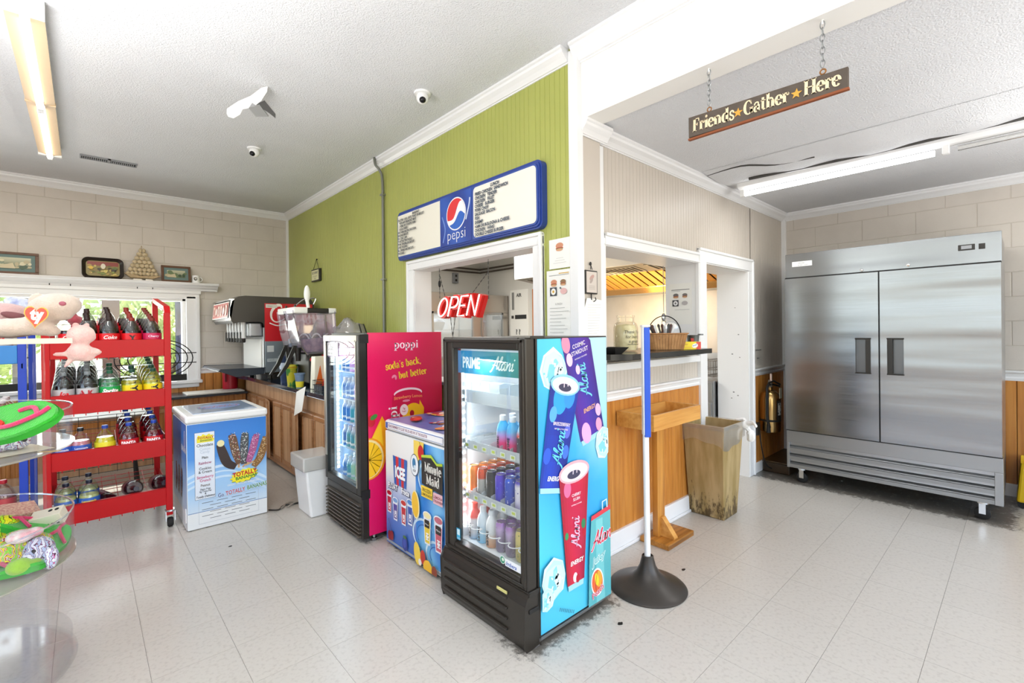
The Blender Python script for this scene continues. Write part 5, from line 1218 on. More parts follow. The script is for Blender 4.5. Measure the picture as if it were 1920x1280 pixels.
# ================================================================ clear acrylic tiered display
ax, ay, ar = -.53, 2.92, .49
K = thing('display_stand', 'clear round acrylic four-tier display stand with toy bins, cut by the left edge', 'display', (ax, ay, 0))
m_sheet = glassy('milky_acrylic', '#f2efe9', .1, .05, .35, '#efe9de')
def arc_wall(r_, z0, z1, t=.004, n=64): return MB().lathe([(r_, z0), (r_, z1), (r_-t, z1), (r_-t, z0)], n, (ax, ay, 0), cap=False)
for nm, zf, zt, m in (('base_plate', .012, None, m_acryl), ('bin', .478, .655, m_sheet), ('bin', .955, 1.112, m_sheet), ('top_tray', 1.405, None, m_sheet)):
    f = ob(nm, MB().lathe([(0, zf-.01), (ar, zf-.01), (ar+.006, zf-.006), (ar+.006, zf), (0, zf)], 64, (ax, ay, 0), cap=False), m, K)
    if zt:
        ob('clear_wall', arc_wall(ar, zf, zt), m_acryl, f, smooth=True); ob('rim', MB().lathe([(ar-.005, zt-.003), (ar+.001, zt-.003), (ar+.001, zt+.002), (ar-.005, zt+.002)], 64, (ax, ay, 0), cap=False), glassy('rim_acrylic', '#ffffff', .25, .05, .4, '#f4f6f6'), f)
ob('base_wall', arc_wall(ar-.01, .0, .10), m_acryl, K, smooth=True)
for t in (20, 140, 260): ob('post', MB().lathe([(.02, .01), (.02, 1.40)], 12, (ax+.40*math.cos(math.radians(t)), ay+.40*math.sin(math.radians(t)), 0)), m_acryl, K, smooth=True)
ob('centre_post', MB().lathe([(.03, .01), (.03, 1.40)], 14, (ax, ay, 0)), m_acryl, K, smooth=True)

# ---- soft toys: each body one continuous remeshed surface
def plush(name, parts, m, parent=None, vox=.008, origin=None):
    mb = MB()
    for p in parts: mb.ell(p[0], p[1], 16, 10, p[2] if len(p) > 2 else None)
    o = ob(name, mb, m, parent, origin=origin)
    r_ = o.modifiers.new('remesh', 'REMESH'); r_.mode = 'VOXEL'; r_.voxel_size = vox; r_.use_smooth_shade = True
    s_ = o.modifiers.new('smooth', 'SMOOTH'); s_.factor = .6; s_.iterations = 4
    return o
Rz = lambda d, ax_='Z': Matrix.Rotation(math.radians(d), 3, ax_)
def fur(n, c, c2=None): return mat(n, c, .95, noise=.12, nscale=30, ncol=c2, bump=.5, bscale=200, sheen=.4)
def at(px_, py_, Y):   # point on plane y=Y seen at pixel
    d = r2*(px_-960)/FPX-u2*(py_-622.6)/FPX+fw; t = Y/d.y; return Vector((0, 0, H))+d*t
def heart_tag(c, par, u=(1, 0, 0), s_=.05, rot=0, word='ty'):
    a = Art(c, u, (0, 0, 1), .0006); P_ = []
    for i in range(30):
        t = 2*PI*i/30; x, y = 16*math.sin(t)**3/17, (13*math.cos(t)-5*math.cos(2*t)-2*math.cos(3*t)-math.cos(4*t))/17; P_.append((x, y))
    rc, rs = math.cos(rot), math.sin(rot)
    for k, col in ((1.12, '#f0b232'), (1.0, '#e8401c')): a.poly([((x*rc-y*rs)*s_*k, (x*rs+y*rc)*s_*k) for x, y in P_], col)
    a.text(-.5*s_*.9, -.25*s_, word, s_*1.3, '#fbeee6', bold=.06, rot=rot)
    return a.done('heart_tag', par, label='red heart-shaped swing tag with white letters')
mw, mp_, mfl = fur('plush_cream', '#d9c6b8'), fur('plush_pink', '#e9b9b4'), fur('plush_dark_pink', '#a83f4c')
m_spk = fur('plush_silver_blue', '#8f97c4', '#dfe4f0')
zT = 1.406
def P3(px_, py_, Y): return at(px_, py_, Y)
# big white-pink plush animal head and lying body
Yp = 2.62
K = thing('plush_toy', 'large cream plush animal with round head and orange heart tag on the top tray', 'soft toy', P3(105, 630, Yp))
q = lambda a_, b_, y_=Yp: tuple(P3(a_, b_, y_))
plush('body', [(q(48, 612), (.075, .05, .035)), (q(18, 614), (.06, .05, .036)), (q(78, 617), (.05, .045, .026)), (q(96, 622), (.03, .03, .018)), (q(84, 600, 2.66), (.045, .04, .03)),
   (q(104, 574), (.082, .06, .052), Rz(-8, 'Y')), (q(130, 571), (.035, .035, .03)), (q(82, 583), (.05, .05, .045)), (q(112, 592), (.04, .04, .02))], mw, K, .007)
plush('ear', [(q(97, 556), (.03, .02, .012)), (q(66, 562), (.02, .014, .03), Rz(25, 'Y')), (q(141, 563), (.018, .012, .012), Rz(-20, 'Y'))], mw, K, .005)
ob('ear_lining', MB().ell(q(99, 560, Yp-.012), (.02, .008, .008)), mat('ear_dark', '#4d3436', .8), K)
ob('nose', MB().ell(q(117, 569, Yp-.055), (.011, .006, .009)), mat('plush_nose', '#a85a6a', .6), K)
heart_tag(q(68, 592, Yp-.09), K, (.74, -.67, 0), .045, -.1)
K = thing('plush_toy', 'dusty pink plush with a folded ear lying at the left on the top tray', 'soft toy', P3(22, 630, 2.72))
plush('body', [(q(20, 590, 2.74), (.085, .06, .045), Rz(15, 'Y')), (q(40, 596, 2.74), (.05, .05, .03)), (q(0, 600, 2.74), (.06, .06, .04)), (q(12, 622, 2.74), (.09, .05, .025))], fur('plush_mauve', '#cfa9a6'), K, .008)
ob('ear', MB().ell(q(28, 592, 2.66), (.04, .012, .014), rot=Rz(15, 'Y')), mat('ear_brown', '#77494c', .8), K)
K = thing('plush_toy', 'shaggy silver-blue plush behind the cream plush on the top tray', 'soft toy', P3(45, 620, 3.2))
plush('body', [(q(42, 572, 3.2), (.07, .05, .035), Rz(20, 'Y')), (q(54, 578, 3.2), (.04, .04, .03)), (q(45, 600, 3.2), (.06, .05, .08))], m_spk, K, .012)
K = thing('plush_toy', 'small dark pink flamingo plush standing by the tray edge', 'soft toy', P3(138, 628, 2.9))
plush('body', [(q(134, 590, 2.9), (.018, .02, .03)), (q(140, 600, 2.9), (.026, .026, .022)), (q(134, 578, 2.9), (.014, .016, .014)), (q(147, 597, 2.9), (.016, .01, .012)), (q(136, 612, 2.9), (.007, .007, .045)), (q(142, 614, 2.9), (.006, .006, .04))], mfl, K, .005)
# hanging pink plush with dangling arms
K = thing('plush_toy', 'pink and white plush cat hanging from the front edge of the top tray', 'soft toy', P3(150, 640, 2.58))
hd = plush('body', [(q(152, 628, 2.58), (.046, .035, .042)), (q(169, 632, 2.58), (.02, .02, .018)), (q(146, 655, 2.58), (.030, .025, .025)), (q(150, 660, 2.58), (.042, .035, .036)), (q(170, 658, 2.58), (.036, .02, .017), Rz(12, 'Y')), (q(180, 661, 2.58), (.014, .014, .013)), (q(119, 664, 2.58), (.036, .01, .009)), (q(107, 664, 2.58), (.010, .01, .010)), (q(132, 675, 2.58), (.01, .01, .036), Rz(32, 'Y')), (q(160, 671, 2.58), (.03, .018, .015))], fur('plush_pale_pink', '#ecc9c0', '#e6b4b0'), K, .006)
ob('ear', MB().ell(q(143, 612, 2.58), (.012, .006, .016), rot=Rz(-20, 'Y')).ell(q(161, 612, 2.58), (.010, .006, .015), rot=Rz(25, 'Y')), mp_, K)
ob('tray_lip', MB().box(-.95, q(124, 633, 2.6)[0]+.02, 2.468, 2.476, 1.394, 1.414), mat('tray_lip', '#d6cabb', .5), None)
tl = bpy.data.objects['tray_lip']; tag(tl, 'beige shelf strip along the front of the top tray under the plush toys', 'strip')

# ---- slippers, sequin animals and boxes in the bins
mg = fur('slipper_green', '#35c22e'); mg2 = mat('sole_green', '#2ea52c', .55); mpk = fur('slipper_pink', '#e0306a')
def slipper(label, c, rot, ln=.24, wd=.10, m=mg, strap=True, tagc=True, group='green soled slippers in the acrylic bins'):
    e = thing('slipper', label, 'slipper', c, group); e.rotation_mode = 'QUATERNION'; e.rotation_quaternion = rot.to_quaternion() if hasattr(rot, 'to_quaternion') else rot
    def outline(k): return [(k*(wd/2)*(math.cos(t) if True else 0)*(1-.18*math.sin(t)*0), k*ln/2*math.sin(t)) for t in [2*PI*i/28 for i in range(28)]]
    o = ob('sole', MB().prism([(x, y) for x, y in outline(1)], -.016, 0, 'z'), mg2, None, bevel=.006, smooth=True); o.parent = e
    o = ob('footbed', MB().prism([(x, y) for x, y in outline(.97)], 0, .012, 'z'), m, None, bevel=.006, smooth=True); o.parent = e
    if strap:
        mb = MB(); mb.tube(smoothp([(0, .085, .014), (0, .03, .03), (.045, -.03, .018)], 5), .007, 6); mb.tube(smoothp([(0, .03, .03), (-.045, -.03, .018)], 5), .007, 6); o = ob('strap', mb, mpk, None, smooth=True); o.parent = e
    return e
E_ = lambda x, y, z: Matrix.Rotation(math.radians(z), 3, 'Z') @ Matrix.Rotation(math.radians(y), 3, 'Y') @ Matrix.Rotation(math.radians(x), 3, 'X')
lY = (r2*1.0+u2*.16).normalized(); lZ = (-fw*.70+Vector((0, 0, 1))*.72); lZ = (lZ-lY*lZ.dot(lY)).normalized(); lX = lY.cross(lZ); M1 = Matrix((lX, lY, lZ)).transposed()
c1 = at(18, 792, 2.50)
s1 = slipper('big bright green slipper with red heart tag leaning over the upper bin rim', tuple(c1), M1, .36, .17, strap=False)
mb = MB(); mb.tube(smoothp([(.03, -.02, .016), (.035, .05, .022), (.0, .12, .02), (-.03, .145, .018)], 6), .008, 6); mb.tube(smoothp([(-.0, .12, .02), (-.04, .08, .02), (-.035, .03, .018)], 6), .008, 6)
o = ob('strap', mb, mpk, None, smooth=True); o.parent = s1
mb = MB(); P_ = [(16*math.sin(2*PI*i/30)**3/17, (13*math.cos(2*PI*i/30)-5*math.cos(4*PI*i/30)-2*math.cos(6*PI*i/30)-math.cos(8*PI*i/30))/17) for i in range(30)]
mb.prism([(.03-y_*.045, -.045+x_*.05) for x_, y_ in P_], .012, .02, 'z'); o = ob('heart_tag', mb, mat('tag_red', '#e8352c', .4), None, label='red heart tag with white letters', bevel=.002); o.parent = s1
vs, fs = text_mesh('ty', .06, .2, 2); mb = MB().add([(.048-b_*.06, -.075+a_*.06, .0206) for a_, b_ in vs], fs); o = ob('tag_lettering', mb, m_paper, None); o.parent = s1
slipper('small green slipper lying flat at the front of the upper bin', (-.40, 2.60, .975), E_(0, 0, 60), .16, .08)
def fz(px_, py_, z):
    d = r2*(px_-960)/FPX-u2*(py_-622.6)/FPX+fw; return Vector((0, 0, H))+d*((z-H)/d.z)
slipper('green slipper lying at the front left of the lower bin', tuple(fz(20, 1068, .505)), E_(-6, 6, 62), .22, .11, group='green soled slippers in the acrylic bins')
slipper('green slipper leaning against the right wall of the lower bin', tuple(fz(102, 1012, .53)), E_(22, 16, -15), .17, .10)
slipper('green slipper at the back of the lower bin under the pink box', tuple(fz(48, 985, .59)), E_(20, 0, 70), .22, .12)
qq = random.Random(4)
SEQ = ['#f2e21c', '#e8306a', '#2a8fc8', '#1d1d24', '#8ad63a', '#f08a2c', '#b9c4e6', '#57c2d8', '#e9559a']
def seq_mat(n_, scale, stops):
    if n_ in MATS: return MATS[n_]
    m = mat(n_, '#ffffff', .3); N = m.node_tree.nodes; L = m.node_tree.links
    tc = N.new('ShaderNodeTexCoord'); wv = N.new('ShaderNodeTexWave'); wv.inputs['Scale'].default_value = scale; wv.inputs['Distortion'].default_value = 9; wv.inputs['Detail Scale'].default_value = 2.2; L.new(tc.outputs['Object'], wv.inputs[0])
    cr_ = N.new('ShaderNodeValToRGB'); cr_.color_ramp.interpolation = 'CONSTANT'; el = cr_.color_ramp.elements; el[0].color = (*lin(stops[0]), 1); el[1].position = .999; el[1].color = (*lin(stops[-1]), 1)
    for i, c in enumerate(stops[1:-1]): e = el.new((i+1)/len(stops)); e.color = (*lin(c), 1)
    L.new(wv.outputs[0], cr_.inputs[0]); L.new(cr_.outputs[0], N['Principled BSDF'].inputs['Base Color'])
    b = N.new('ShaderNodeBump'); v = N.new('ShaderNodeTexVoronoi'); v.inputs['Scale'].default_value = 160; L.new(tc.outputs['Object'], v.inputs['Vector']); L.new(v.outputs[0], b.inputs['Height']); b.inputs['Strength'].default_value = .6; b.inputs['Distance'].default_value = .004; L.new(b.outputs[0], N['Principled BSDF'].inputs['Normal'])
    return m
def seqtoy(lab, c, parts, m):
    K = thing('sequin_toy', lab, 'soft toy', c); plush('body', [((c[0]+p[0], c[1]+p[1], c[2]+p[2]), p[3], Rz(p[4], 'Z') if len(p) > 4 else None) for p in parts], m, K, .008)
    mb = MB().ell((c[0]+parts[0][0]-.015, c[1]+parts[0][1]-parts[0][3][1]*.9, c[2]+parts[0][2]+.01), .009).ell((c[0]+parts[0][0]+.03, c[1]+parts[0][1]-parts[0][3][1]*.85, c[2]+parts[0][2]+.01), .009); ob('eyes', mb, m_blackm, K)
    return K
sA = seq_mat('sequin_rainbow', 14, ['#f2e21c', '#1d1d24', '#e8306a', '#f4f2ee', '#2a8fc8', '#f08a2c', '#8ad63a', '#b9c4e6'])
sB = seq_mat('sequin_pastel', 16, ['#b9c4e6', '#1f2a3a', '#e9559a', '#57c2d8', '#e8e6f2', '#2c3f66'])
seqtoy('rainbow sequin toy slumped in the middle of the lower bin', tuple(fz(38, 1022, .56)), [(0, 0, .02, (.07, .05, .045)), (-.07, -.03, 0, (.06, .05, .045)), (.06, -.02, -.01, (.045, .04, .05)), (.02, -.06, -.03, (.09, .05, .03))], sA)
seqtoy('silver and pink sequin toy beside the green slipper in the lower bin', tuple(fz(74, 1040, .53)), [(0, 0, .02, (.05, .04, .055)), (.03, -.03, -.01, (.03, .04, .05)), (-.03, -.04, -.01, (.03, .03, .045))], sB)
seqtoy('black and yellow striped sequin toy at the left of the lower bin', tuple(fz(4, 1000, .57)), [(0, 0, .02, (.06, .05, .06)), (.04, -.02, -.03, (.06, .05, .04))], seq_mat('sequin_lime', 11, ['#b6e21c', '#14161a', '#e9e21c', '#2f9a2c']))
seqtoy('dark sequin toy tucked under the green slipper in the upper bin', tuple(fz(28, 832, .985)), [(0, 0, .01, (.05, .05, .035)), (-.06, 0, 0, (.05, .05, .03))], sB)
c_ = fz(38, 1006, .61); K = thing('plush_toy', 'white plush with pink spots on top of the rainbow sequin toy', 'soft toy', tuple(c_)); plush('body', [(tuple(c_), (.045, .035, .026)), (tuple(c_+Vector((.04, .01, .005))), (.03, .025, .02))], fur('plush_white', '#f2ebe6', '#e8a8b4'), K, .006)
c_ = fz(36, 1062, .525); K = thing('plush_toy', 'fluffy lime green plush at the front of the lower bin', 'soft toy', tuple(c_)); plush('body', [(tuple(c_), (.04, .035, .032)), (tuple(c_+Vector((.04, .01, -.01))), (.03, .03, .025))], fur('plush_lime', '#9fd23a'), K, .006)
c_ = fz(92, 970, .60); K = thing('toy_box', 'white toy box with black dots standing in the lower bin', 'box', tuple(c_)); M_ = Matrix.Translation(c_) @ E_(22, -10, -20).to_4x4()
mb = MB(); mb.M = M_; mb.box(-.055, .055, -.03, .03, -.03, .03); ob('carton', mb, mat('cream_card', '#ece3cf', .5), K, bevel=.002)
mb = MB(); mb.M = M_
for x in (.012, .035): mb.lathe([(.008, .0302), (.008, .0308)], 12, (x, .008, 0))
for x in (.0, .018, .036): mb.box(x-.005, x+.005, -.0308, -.0302, -.02, -.011)
ob('dots', mb, m_blackm, K)
c_ = fz(18, 962, .625); K = thing('toy_box', 'glittery pink box at the back of the lower bin', 'box', tuple(c_)); mb = MB(); mb.M = Matrix.Translation(c_) @ E_(20, 8, 20).to_4x4(); mb.box(-.09, .09, -.05, .05, -.02, .02); ob('carton', mb, mat('glitter_pink', '#c9837c', .35, ncol='#e8c4ac', nscale=120), K, bevel=.002)
K = thing('price_card', 'cream paper card lying in the upper bin', 'card', (-.20, 2.78, .958)); mb = MB(); mb.M = Matrix.Translation((-.20, 2.78, .959)) @ Rz(25).to_4x4(); mb.box(-.11, .07, -.10, .08, 0, .001); ob('sheet', mb, mat('cream_sheet', '#e9dfc8', .7), K)
c_ = fz(95, 846, .9595); mb = MB(); mb.M = Matrix.Translation(c_) @ Rz(-25).to_4x4(); mb.box(-.035, .035, -.007, .007, 0, .0006); ob('print', mb, mat('ochre_print', '#c9a04a', .6), K)

# ================================================================ things on the mantel shelf (top 2.045)
zs = 2.0465
def framed(name, lab, cat, x, w_, h_, y=6.84, lean=.09, mould='#6b4a33', matc='#6f8582', grp='framed pictures on the shelf above the window'):
    K = thing(name, lab, cat, (x, y, zs), grp); M_ = Matrix.Translation((x, y, zs)) @ Matrix.Rotation(-lean*1.2, 4, 'X')
    f = MB(); f.M = M_; b = .026; f.box(-w_/2, w_/2, -.008, .012, 0, b).box(-w_/2, w_/2, -.008, .012, h_-b, h_).box(-w_/2, -w_/2+b, -.008, .012, b, h_-b).box(w_/2-b, w_/2, -.008, .012, b, h_-b)
    ob('frame', f, mat('frame_'+mould.strip('#'), mould, .4, noise=.25, nscale=20), K, bevel=.003)
    f = MB(); f.M = M_; f.box(-w_/2+b, w_/2-b, 0, .006, b, h_-b); ob('mat_board', f, mat('matboard_'+matc.strip('#'), matc, .8), K)
    a = Art(M_ @ Vector((-w_/2+b+.03, -.001, b+.03)), (1, 0, 0), M_.to_3x3() @ Vector((0, 0, 1)), .0006); pw, ph = w_-2*b-.06, h_-2*b-.06
    a.grad(0, 0, pw, ph, lambda u, v: tuple(lin('#c9c6a8')[i]*(v/ph)+lin('#5c6a50')[i]*(1-v/ph) for i in range(3)), 3, 4); qr = random.Random(int(x*99))
    for k in range(16): a.ell(qr.uniform(0, pw), qr.uniform(0, ph*.75), .012+qr.random()*.02, .008+qr.random()*.014, qr.choice(['#41563c', '#6c7d58', '#b9ad8a', '#87927a', '#d8cfae']), layer=True)
    a.poly([(0, 0), (pw*.5, 0), (pw*.42, ph*.5), (0, ph*.25)], '#cdbf9c'); a.done('picture_print', K); return K
framed('framed_picture', 'brown framed landscape print at the left end of the shelf above the window', 'picture', -.50, .33, .225, lean=.1)
framed('framed_picture', 'small brown framed landscape print beside the white mug', 'picture', .825, .29, .20, lean=.14)
K = thing('serving_tray', 'black rimmed decorative metal tray leaning on the wall above the window', 'tray', (.165, 6.86, zs)); M_ = Matrix.Translation((.165, 6.85, zs)) @ Matrix.Rotation(-.1, 4, 'X')
def rrect(w_, h_, r_, n=6, ox=0, oy=0):
    P_ = []
    for cx, cy, a0 in ((w_/2-r_, h_/2-r_, 0), (-w_/2+r_, h_/2-r_, 90), (-w_/2+r_, -h_/2+r_, 180), (w_/2-r_, -h_/2+r_, 270)): P_ += arcp(cx+ox, cy+oy, r_, r_, a0, a0+90, n)
    return P_
f = MB(); f.M = M_ @ Matrix.Translation((0, 0, .113)); P1, P2 = rrect(.34, .225, .05), rrect(.28, .165, .035); n_ = len(P1)
f.add([(a, -.012, b) for a, b in P1]+[(a, .006, b) for a, b in P2], [(i, (i+1) % n_, n_+(i+1) % n_, n_+i) for i in range(n_)]); f.tube([(a, -.012, b) for a, b in P1], .006, 6, closed=True); ob('rim', f, mat('tray_black', '#2a221c', .25), K, smooth=True)
a = Art(M_ @ Vector((0, .004, .113)), (1, 0, 0), M_.to_3x3() @ Vector((0, 0, 1)), .0006); a.poly(rrect(.282, .167, .035), '#8a7a3c'); a.poly([(-.13, .03), (.13, .03), (.13, .075), (-.13, .075)], '#8c3a2c'); qr = random.Random(8)
for k in range(40): a.ell(qr.uniform(-.12, .12), qr.uniform(-.075, .03), .008+qr.random()*.015, .005+qr.random()*.01, qr.choice(['#c9b45a', '#5d6a2c', '#3a3320', '#e0cf7a', '#a88a3c', '#7d8a3a']))
a.ell(-.1, .0, .018, .018, '#d8b02c'); a.ell(.0, .02, .02, .03, '#d9d2bc'); a.done('picture_print', K)
# model ship of shells
K = thing('model_ship', 'shell-sailed model sailing ship on the shelf above the window', 'ornament', (.5, 6.85, zs))
m_shell, m_hull = mat('shell', '#cbb894', .4, noise=.25, nscale=40, bump=.6, bscale=60), mat('hull', '#b39a72', .5, noise=.3, nscale=30)
ob('stand', MB().box(.42, .50, 6.82, 6.88, zs, zs+.018).box(.53, .60, 6.82, 6.88, zs, zs+.018), mat('ornament_stand', '#e4ddd0', .5), K, bevel=.004)
ob('hull', MB().prism([(.345, zs+.075), (.40, zs+.028), (.60, zs+.022), (.67, zs+.055), (.66, zs+.06), (.5, zs+.05)], 6.82, 6.88, 'y'), m_hull, K, bevel=.005)
ob('mast', MB().lathe([(.004, 0), (.003, .36)], 8, (.50, 6.85, zs+.04)), m_hull, K)
for k in range(7):
    z = zs+.06+.044*k; hw = .145*(1-k/7.6); f = MB()
    for j in range(max(2, int(hw/.018))):
        n_ = max(2, int(hw/.018)); x = .505-hw+2*hw*(j+.5)/n_; f.ell((x, 6.845, z+.02), (hw/n_*1.15, .012, .024), 8, 6)
    ob('sail', f, m_shell, K, smooth=True)
f = MB()
for dx in (-.15, .16): f.tube([(.50, 6.85, zs+.40), (.50+dx, 6.85, zs+.06)], .0015, 4)
ob('rigging', f, m_hull, K)
K = thing('mug', 'white mug with dark print at the right end of the shelf above the window', 'mug', (1.02, 6.84, zs))
ob('cup_body', MB().lathe([(.036, 0), (.039, .003), (.039, .092), (.036, .092), (.035, .01), (0, .01)], 20, (1.02, 6.84, zs), cap=False), m_whitep, K, smooth=True)
f = MB(); f.tube([(1.055+.03*math.sin(t), 6.84, zs+.047+.028*math.cos(t)) for t in [PI*i/10 for i in range(11)]], .005, 6); ob('handle', f, m_whitep, K, smooth=True)
a = Art((.99, 6.8, zs+.02), (1, 0, 0), (0, 0, 1)); a.ell(.02, .03, .018, .022, '#5a5a58'); a.ell(.022, .034, .01, .012, '#c9c4ba'); a.done('cup_print', K)

# ================================================================ window ledge, counter and cabinets
m_lam = mat('dark_marbled_laminate', '#1d2c3c', .14, ncol='#3d556a', nscale=9, nlo=.5, nhi=.75, coat=.4, ndetail=8)
lg = ob('ledge_counter', MB().box(-1.6, 1.47, 6.40, YL-.012, .695, .722), mat('black_laminate', '#2e3238', .22), None, bevel=.004); tag(lg, 'low dark laminate ledge under the block wall window', 'counter')
K = thing('base_cabinet', 'low pine beadboard cabinet under the window ledge', 'cabinet', (.3, 6.6, 0))
ob('body', MB().box(-1.55, 1.46, 6.47, YL-.015, 0, .694), m_cab, K)
f = MB(); f.grooved((-1.5, 6.465, 0), (1, 0, 0), (0, -1, 0), 2.96, .60, .69, .03, .005, .003); f.grooved((-1.5, 6.465, 0), (1, 0, 0), (0, -1, 0), 2.96, .08, .56, .03, .005, .003); ob('beadboard_front', f, wood_mat('amber_pine', '#b87a3c', '#96581f'), K)
ob('rail', MB().box(-1.5, 1.46, 6.45, 6.466, .555, .60), m_cabx, K, bevel=.003)
K = thing('white_board', 'white board lying on the window ledge beside the red canister', 'board', (1.1, 6.6, .722)); ob('sheet', MB().box(.86, 1.44, 6.42, 6.78, .7225, .738), mat('offwhite_board', '#dcd7cc', .5), K, bevel=.003)
K = thing('canister', 'red canister with a black lid on the window ledge', 'canister', (1.35, 6.74, .738))
ob('cup_body', MB().lathe([(.078, 0), (.082, .004), (.082, .22), (.078, .224)], 28, (1.35, 6.74, .738)), mat('crimson_plastic', '#b5122c', .3), K, smooth=True); ob('lid', MB().lathe([(.083, .222), (.084, .24), (.07, .248), (0, .248)], 28, (1.35, 6.74, .738), cap=False), m_black, K, smooth=True)
ob('grip', MB().box(1.278, 1.30, 6.658, 6.668, .83, .93), mat('crimson_dark', '#7c0d20', .4), K, bevel=.004)
# worktop
cy0 = 3.66
f = MB(); f.prism([(1.45, cy0), (XG-.001, cy0), (XG-.001, YL-.016), (1.40, YL-.016), (1.39, 6.9), (1.42, 6.6), (1.45, 6.3)], .868, .906, 'z'); wt = ob('worktop', f, m_lam, None, bevel=.004); tag(wt, 'dark marbled worktop along the green wall', 'counter')
ob('backsplash', MB().box(XG-.016, XG-.001, cy0, YL-.03, .906, .99), m_lam, None, bevel=.002); tag(bpy.data.objects['backsplash'], 'dark marbled upstand between the worktop and the green wall', 'backsplash')
ys = [6.62, 6.02, 5.42, 4.82, 4.22, 3.66]
for i in range(5):
    yb, ya = ys[i], ys[i+1]; w_ = yb-ya
    K = thing('base_cabinet', ['pine beadboard cabinet nearest the block wall corner', 'pine beadboard cabinet, second from the corner, door ajar', 'pine beadboard cabinet in the middle of the run', 'pine beadboard cabinet behind the hanging paper', 'pine beadboard cabinet beside the pink cooler'][i], 'cabinet', (1.8, (ya+yb)/2, 0), 'base cabinets under the worktop')
    ob('body', MB().box(1.505, XG-.002, ya+.001, yb-.001, .09, .867), m_cabx, K); ob('plinth', MB().box(1.56, XG-.002, ya+.001, yb-.001, 0, .09), mat('plinth_tan', '#8f8474', .6), K); ob('toe_trim', MB().box(1.50, 1.56, ya+.001, yb-.001, .04, .09), m_cabx, K)
    f = MB().grooved((1.498, yb-.002, 0), (0, -1, 0), (-1, 0, 0), w_-.004, .72, .866, .03, .005, .003); ob('rail', f, m_cab, K)
    nd = 2 if i else 2
    for d_ in range(nd):
        dw = w_/nd; y1_ = yb-d_*dw-.012; y0_ = y1_-dw+.022; f = MB(); ang = 9 if (i == 1 and d_ == 1) or (i == 3 and d_ == 0) else 0
        f.M = Matrix.Translation((1.495, y1_, 0)) @ Matrix.Rotation(math.radians(-ang), 4, 'Z')
        L_ = y1_-y0_; f.box(-.012, .003, -L_, 0, .10, .70)
        dd = ob('door', f, m_cab, K, bevel=.004)
        g = MB(); g.M = f.M; g.grooved((-.0145, -.03, 0), (0, -1, 0), (-1, 0, 0), L_-.06, .15, .655, .025, .005, .002); ob('door_panel', g, m_cab, dd)
        g = MB(); g.M = f.M; g.box(-.02, -.011, -L_, 0, .66, .70).box(-.02, -.011, -L_, 0, .10, .145).box(-.02, -.011, -.03, 0, .145, .66).box(-.02, -.011, -L_, -L_+.03, .145, .66); ob('door_frame', g, m_cabx, dd, bevel=.004)
# paper sign hanging off the worktop
K = thing('paper_sign', 'blank white paper card hanging from the worktop edge', 'paper', (1.44, 4.42, .9)); f = MB(); f.add([(1.43, 4.50, .885), (1.445, 4.30, .95), (1.43, 4.36, .725), (1.425, 4.56, .66)], [(0, 1, 2, 3)]); f.add([(1.431, 4.50, .885), (1.446, 4.30, .95), (1.431, 4.36, .725), (1.426, 4.56, .66)], [(3, 2, 1, 0)]); ob('sheet', f, m_paper, K)

# ================================================================ soda fountain
cz = .906
K = thing('soda_fountain', 'black and red soda fountain with a row of taps on the worktop', 'drink dispenser', (1.7, 6.1, cz))
sy0, sy1 = 5.72, 6.62; m_cast = mat('fountain_black', '#3b3630', .35)
prof = [(1.49, 1.06), (1.49, 1.50), (1.475, 1.535), (1.45, 1.552), (1.25, 1.552), (1.185, 1.535), (1.165, 1.56), (1.15, 1.62), (1.155, 1.70), (1.175, 1.775), (1.235, 1.825), (1.3, 1.835), (1.96, 1.835), (2.0, 1.815), (2.03, 1.76), (2.03, 1.06)]
ob('housing', MB().prism(prof, sy0, sy1, 'y'), m_cast, K, bevel=.012)
ob('stand', MB().box(1.475, 2.03, sy0+.01, sy1-.01, .98, 1.49), mat('fountain_steel', '#b7b9ba', .3, .9), K, bevel=.006)
ob('side_panel', MB().box(1.49, 2.02, sy0-.006, sy0+.012, .985, 1.335), mat('fountain_grey', '#8d98a0', .4, .5), K, bevel=.003)
a = Art((1.49, sy0-.0015, 1.335), (1, 0, 0), (0, 0, 1), .0004); a.rect(0, 0, .52, .425, '#c61420'); a.rect(.005, .005, .515, .42, '#cb1622')
a.glyphs(.055, .22, CURS, 'Coca', .25, '#f2ece8', wmul=1.0); a.stroke(smoothp([(.05, .205), (.13, .175), (.22, .19), (.34, .16)]), .012, '#f2ece8'); a.glyphs(.36, .07, CURS, 'Coca', .06, '#f2ece8')
a.rect(.012, .375, .13, .415, '#d9d4cc'); a.text(.022, .388, 'rebate', .022, '#6b6a66'); a.done('side_graphic', K)
a = Art((1.49, sy0-.0065, .985), (1, 0, 0), (0, 0, 1), .0004); a.rect(.02, .23, .09, .30, '#d8dcdc'); a.rect(.02, .12, .2, .155, '#c3ccd0'); a.text(.03, .128, 'HOT', .03, '#7c868c'); a.done('panel_stickers', K)
a = Art((1.140, sy1-.05, 1.592), (0, -1, 0), (.1, 0, 1), .0006); a.rect(0, 0, .8, .18, '#f0ebe4'); a.rect(.01, .01, .79, .17, '#b0483e')
for k in range(6): a.ell(.07+.13*k, .09, .05, .06, ['#d8b8a4', '#8c2a24', '#d8c2b0'][k % 3]); a.ell(.07+.13*k, .085, .03, .04, ['#8c2a24', '#e4d2c4', '#7c1c1c'][k % 3])
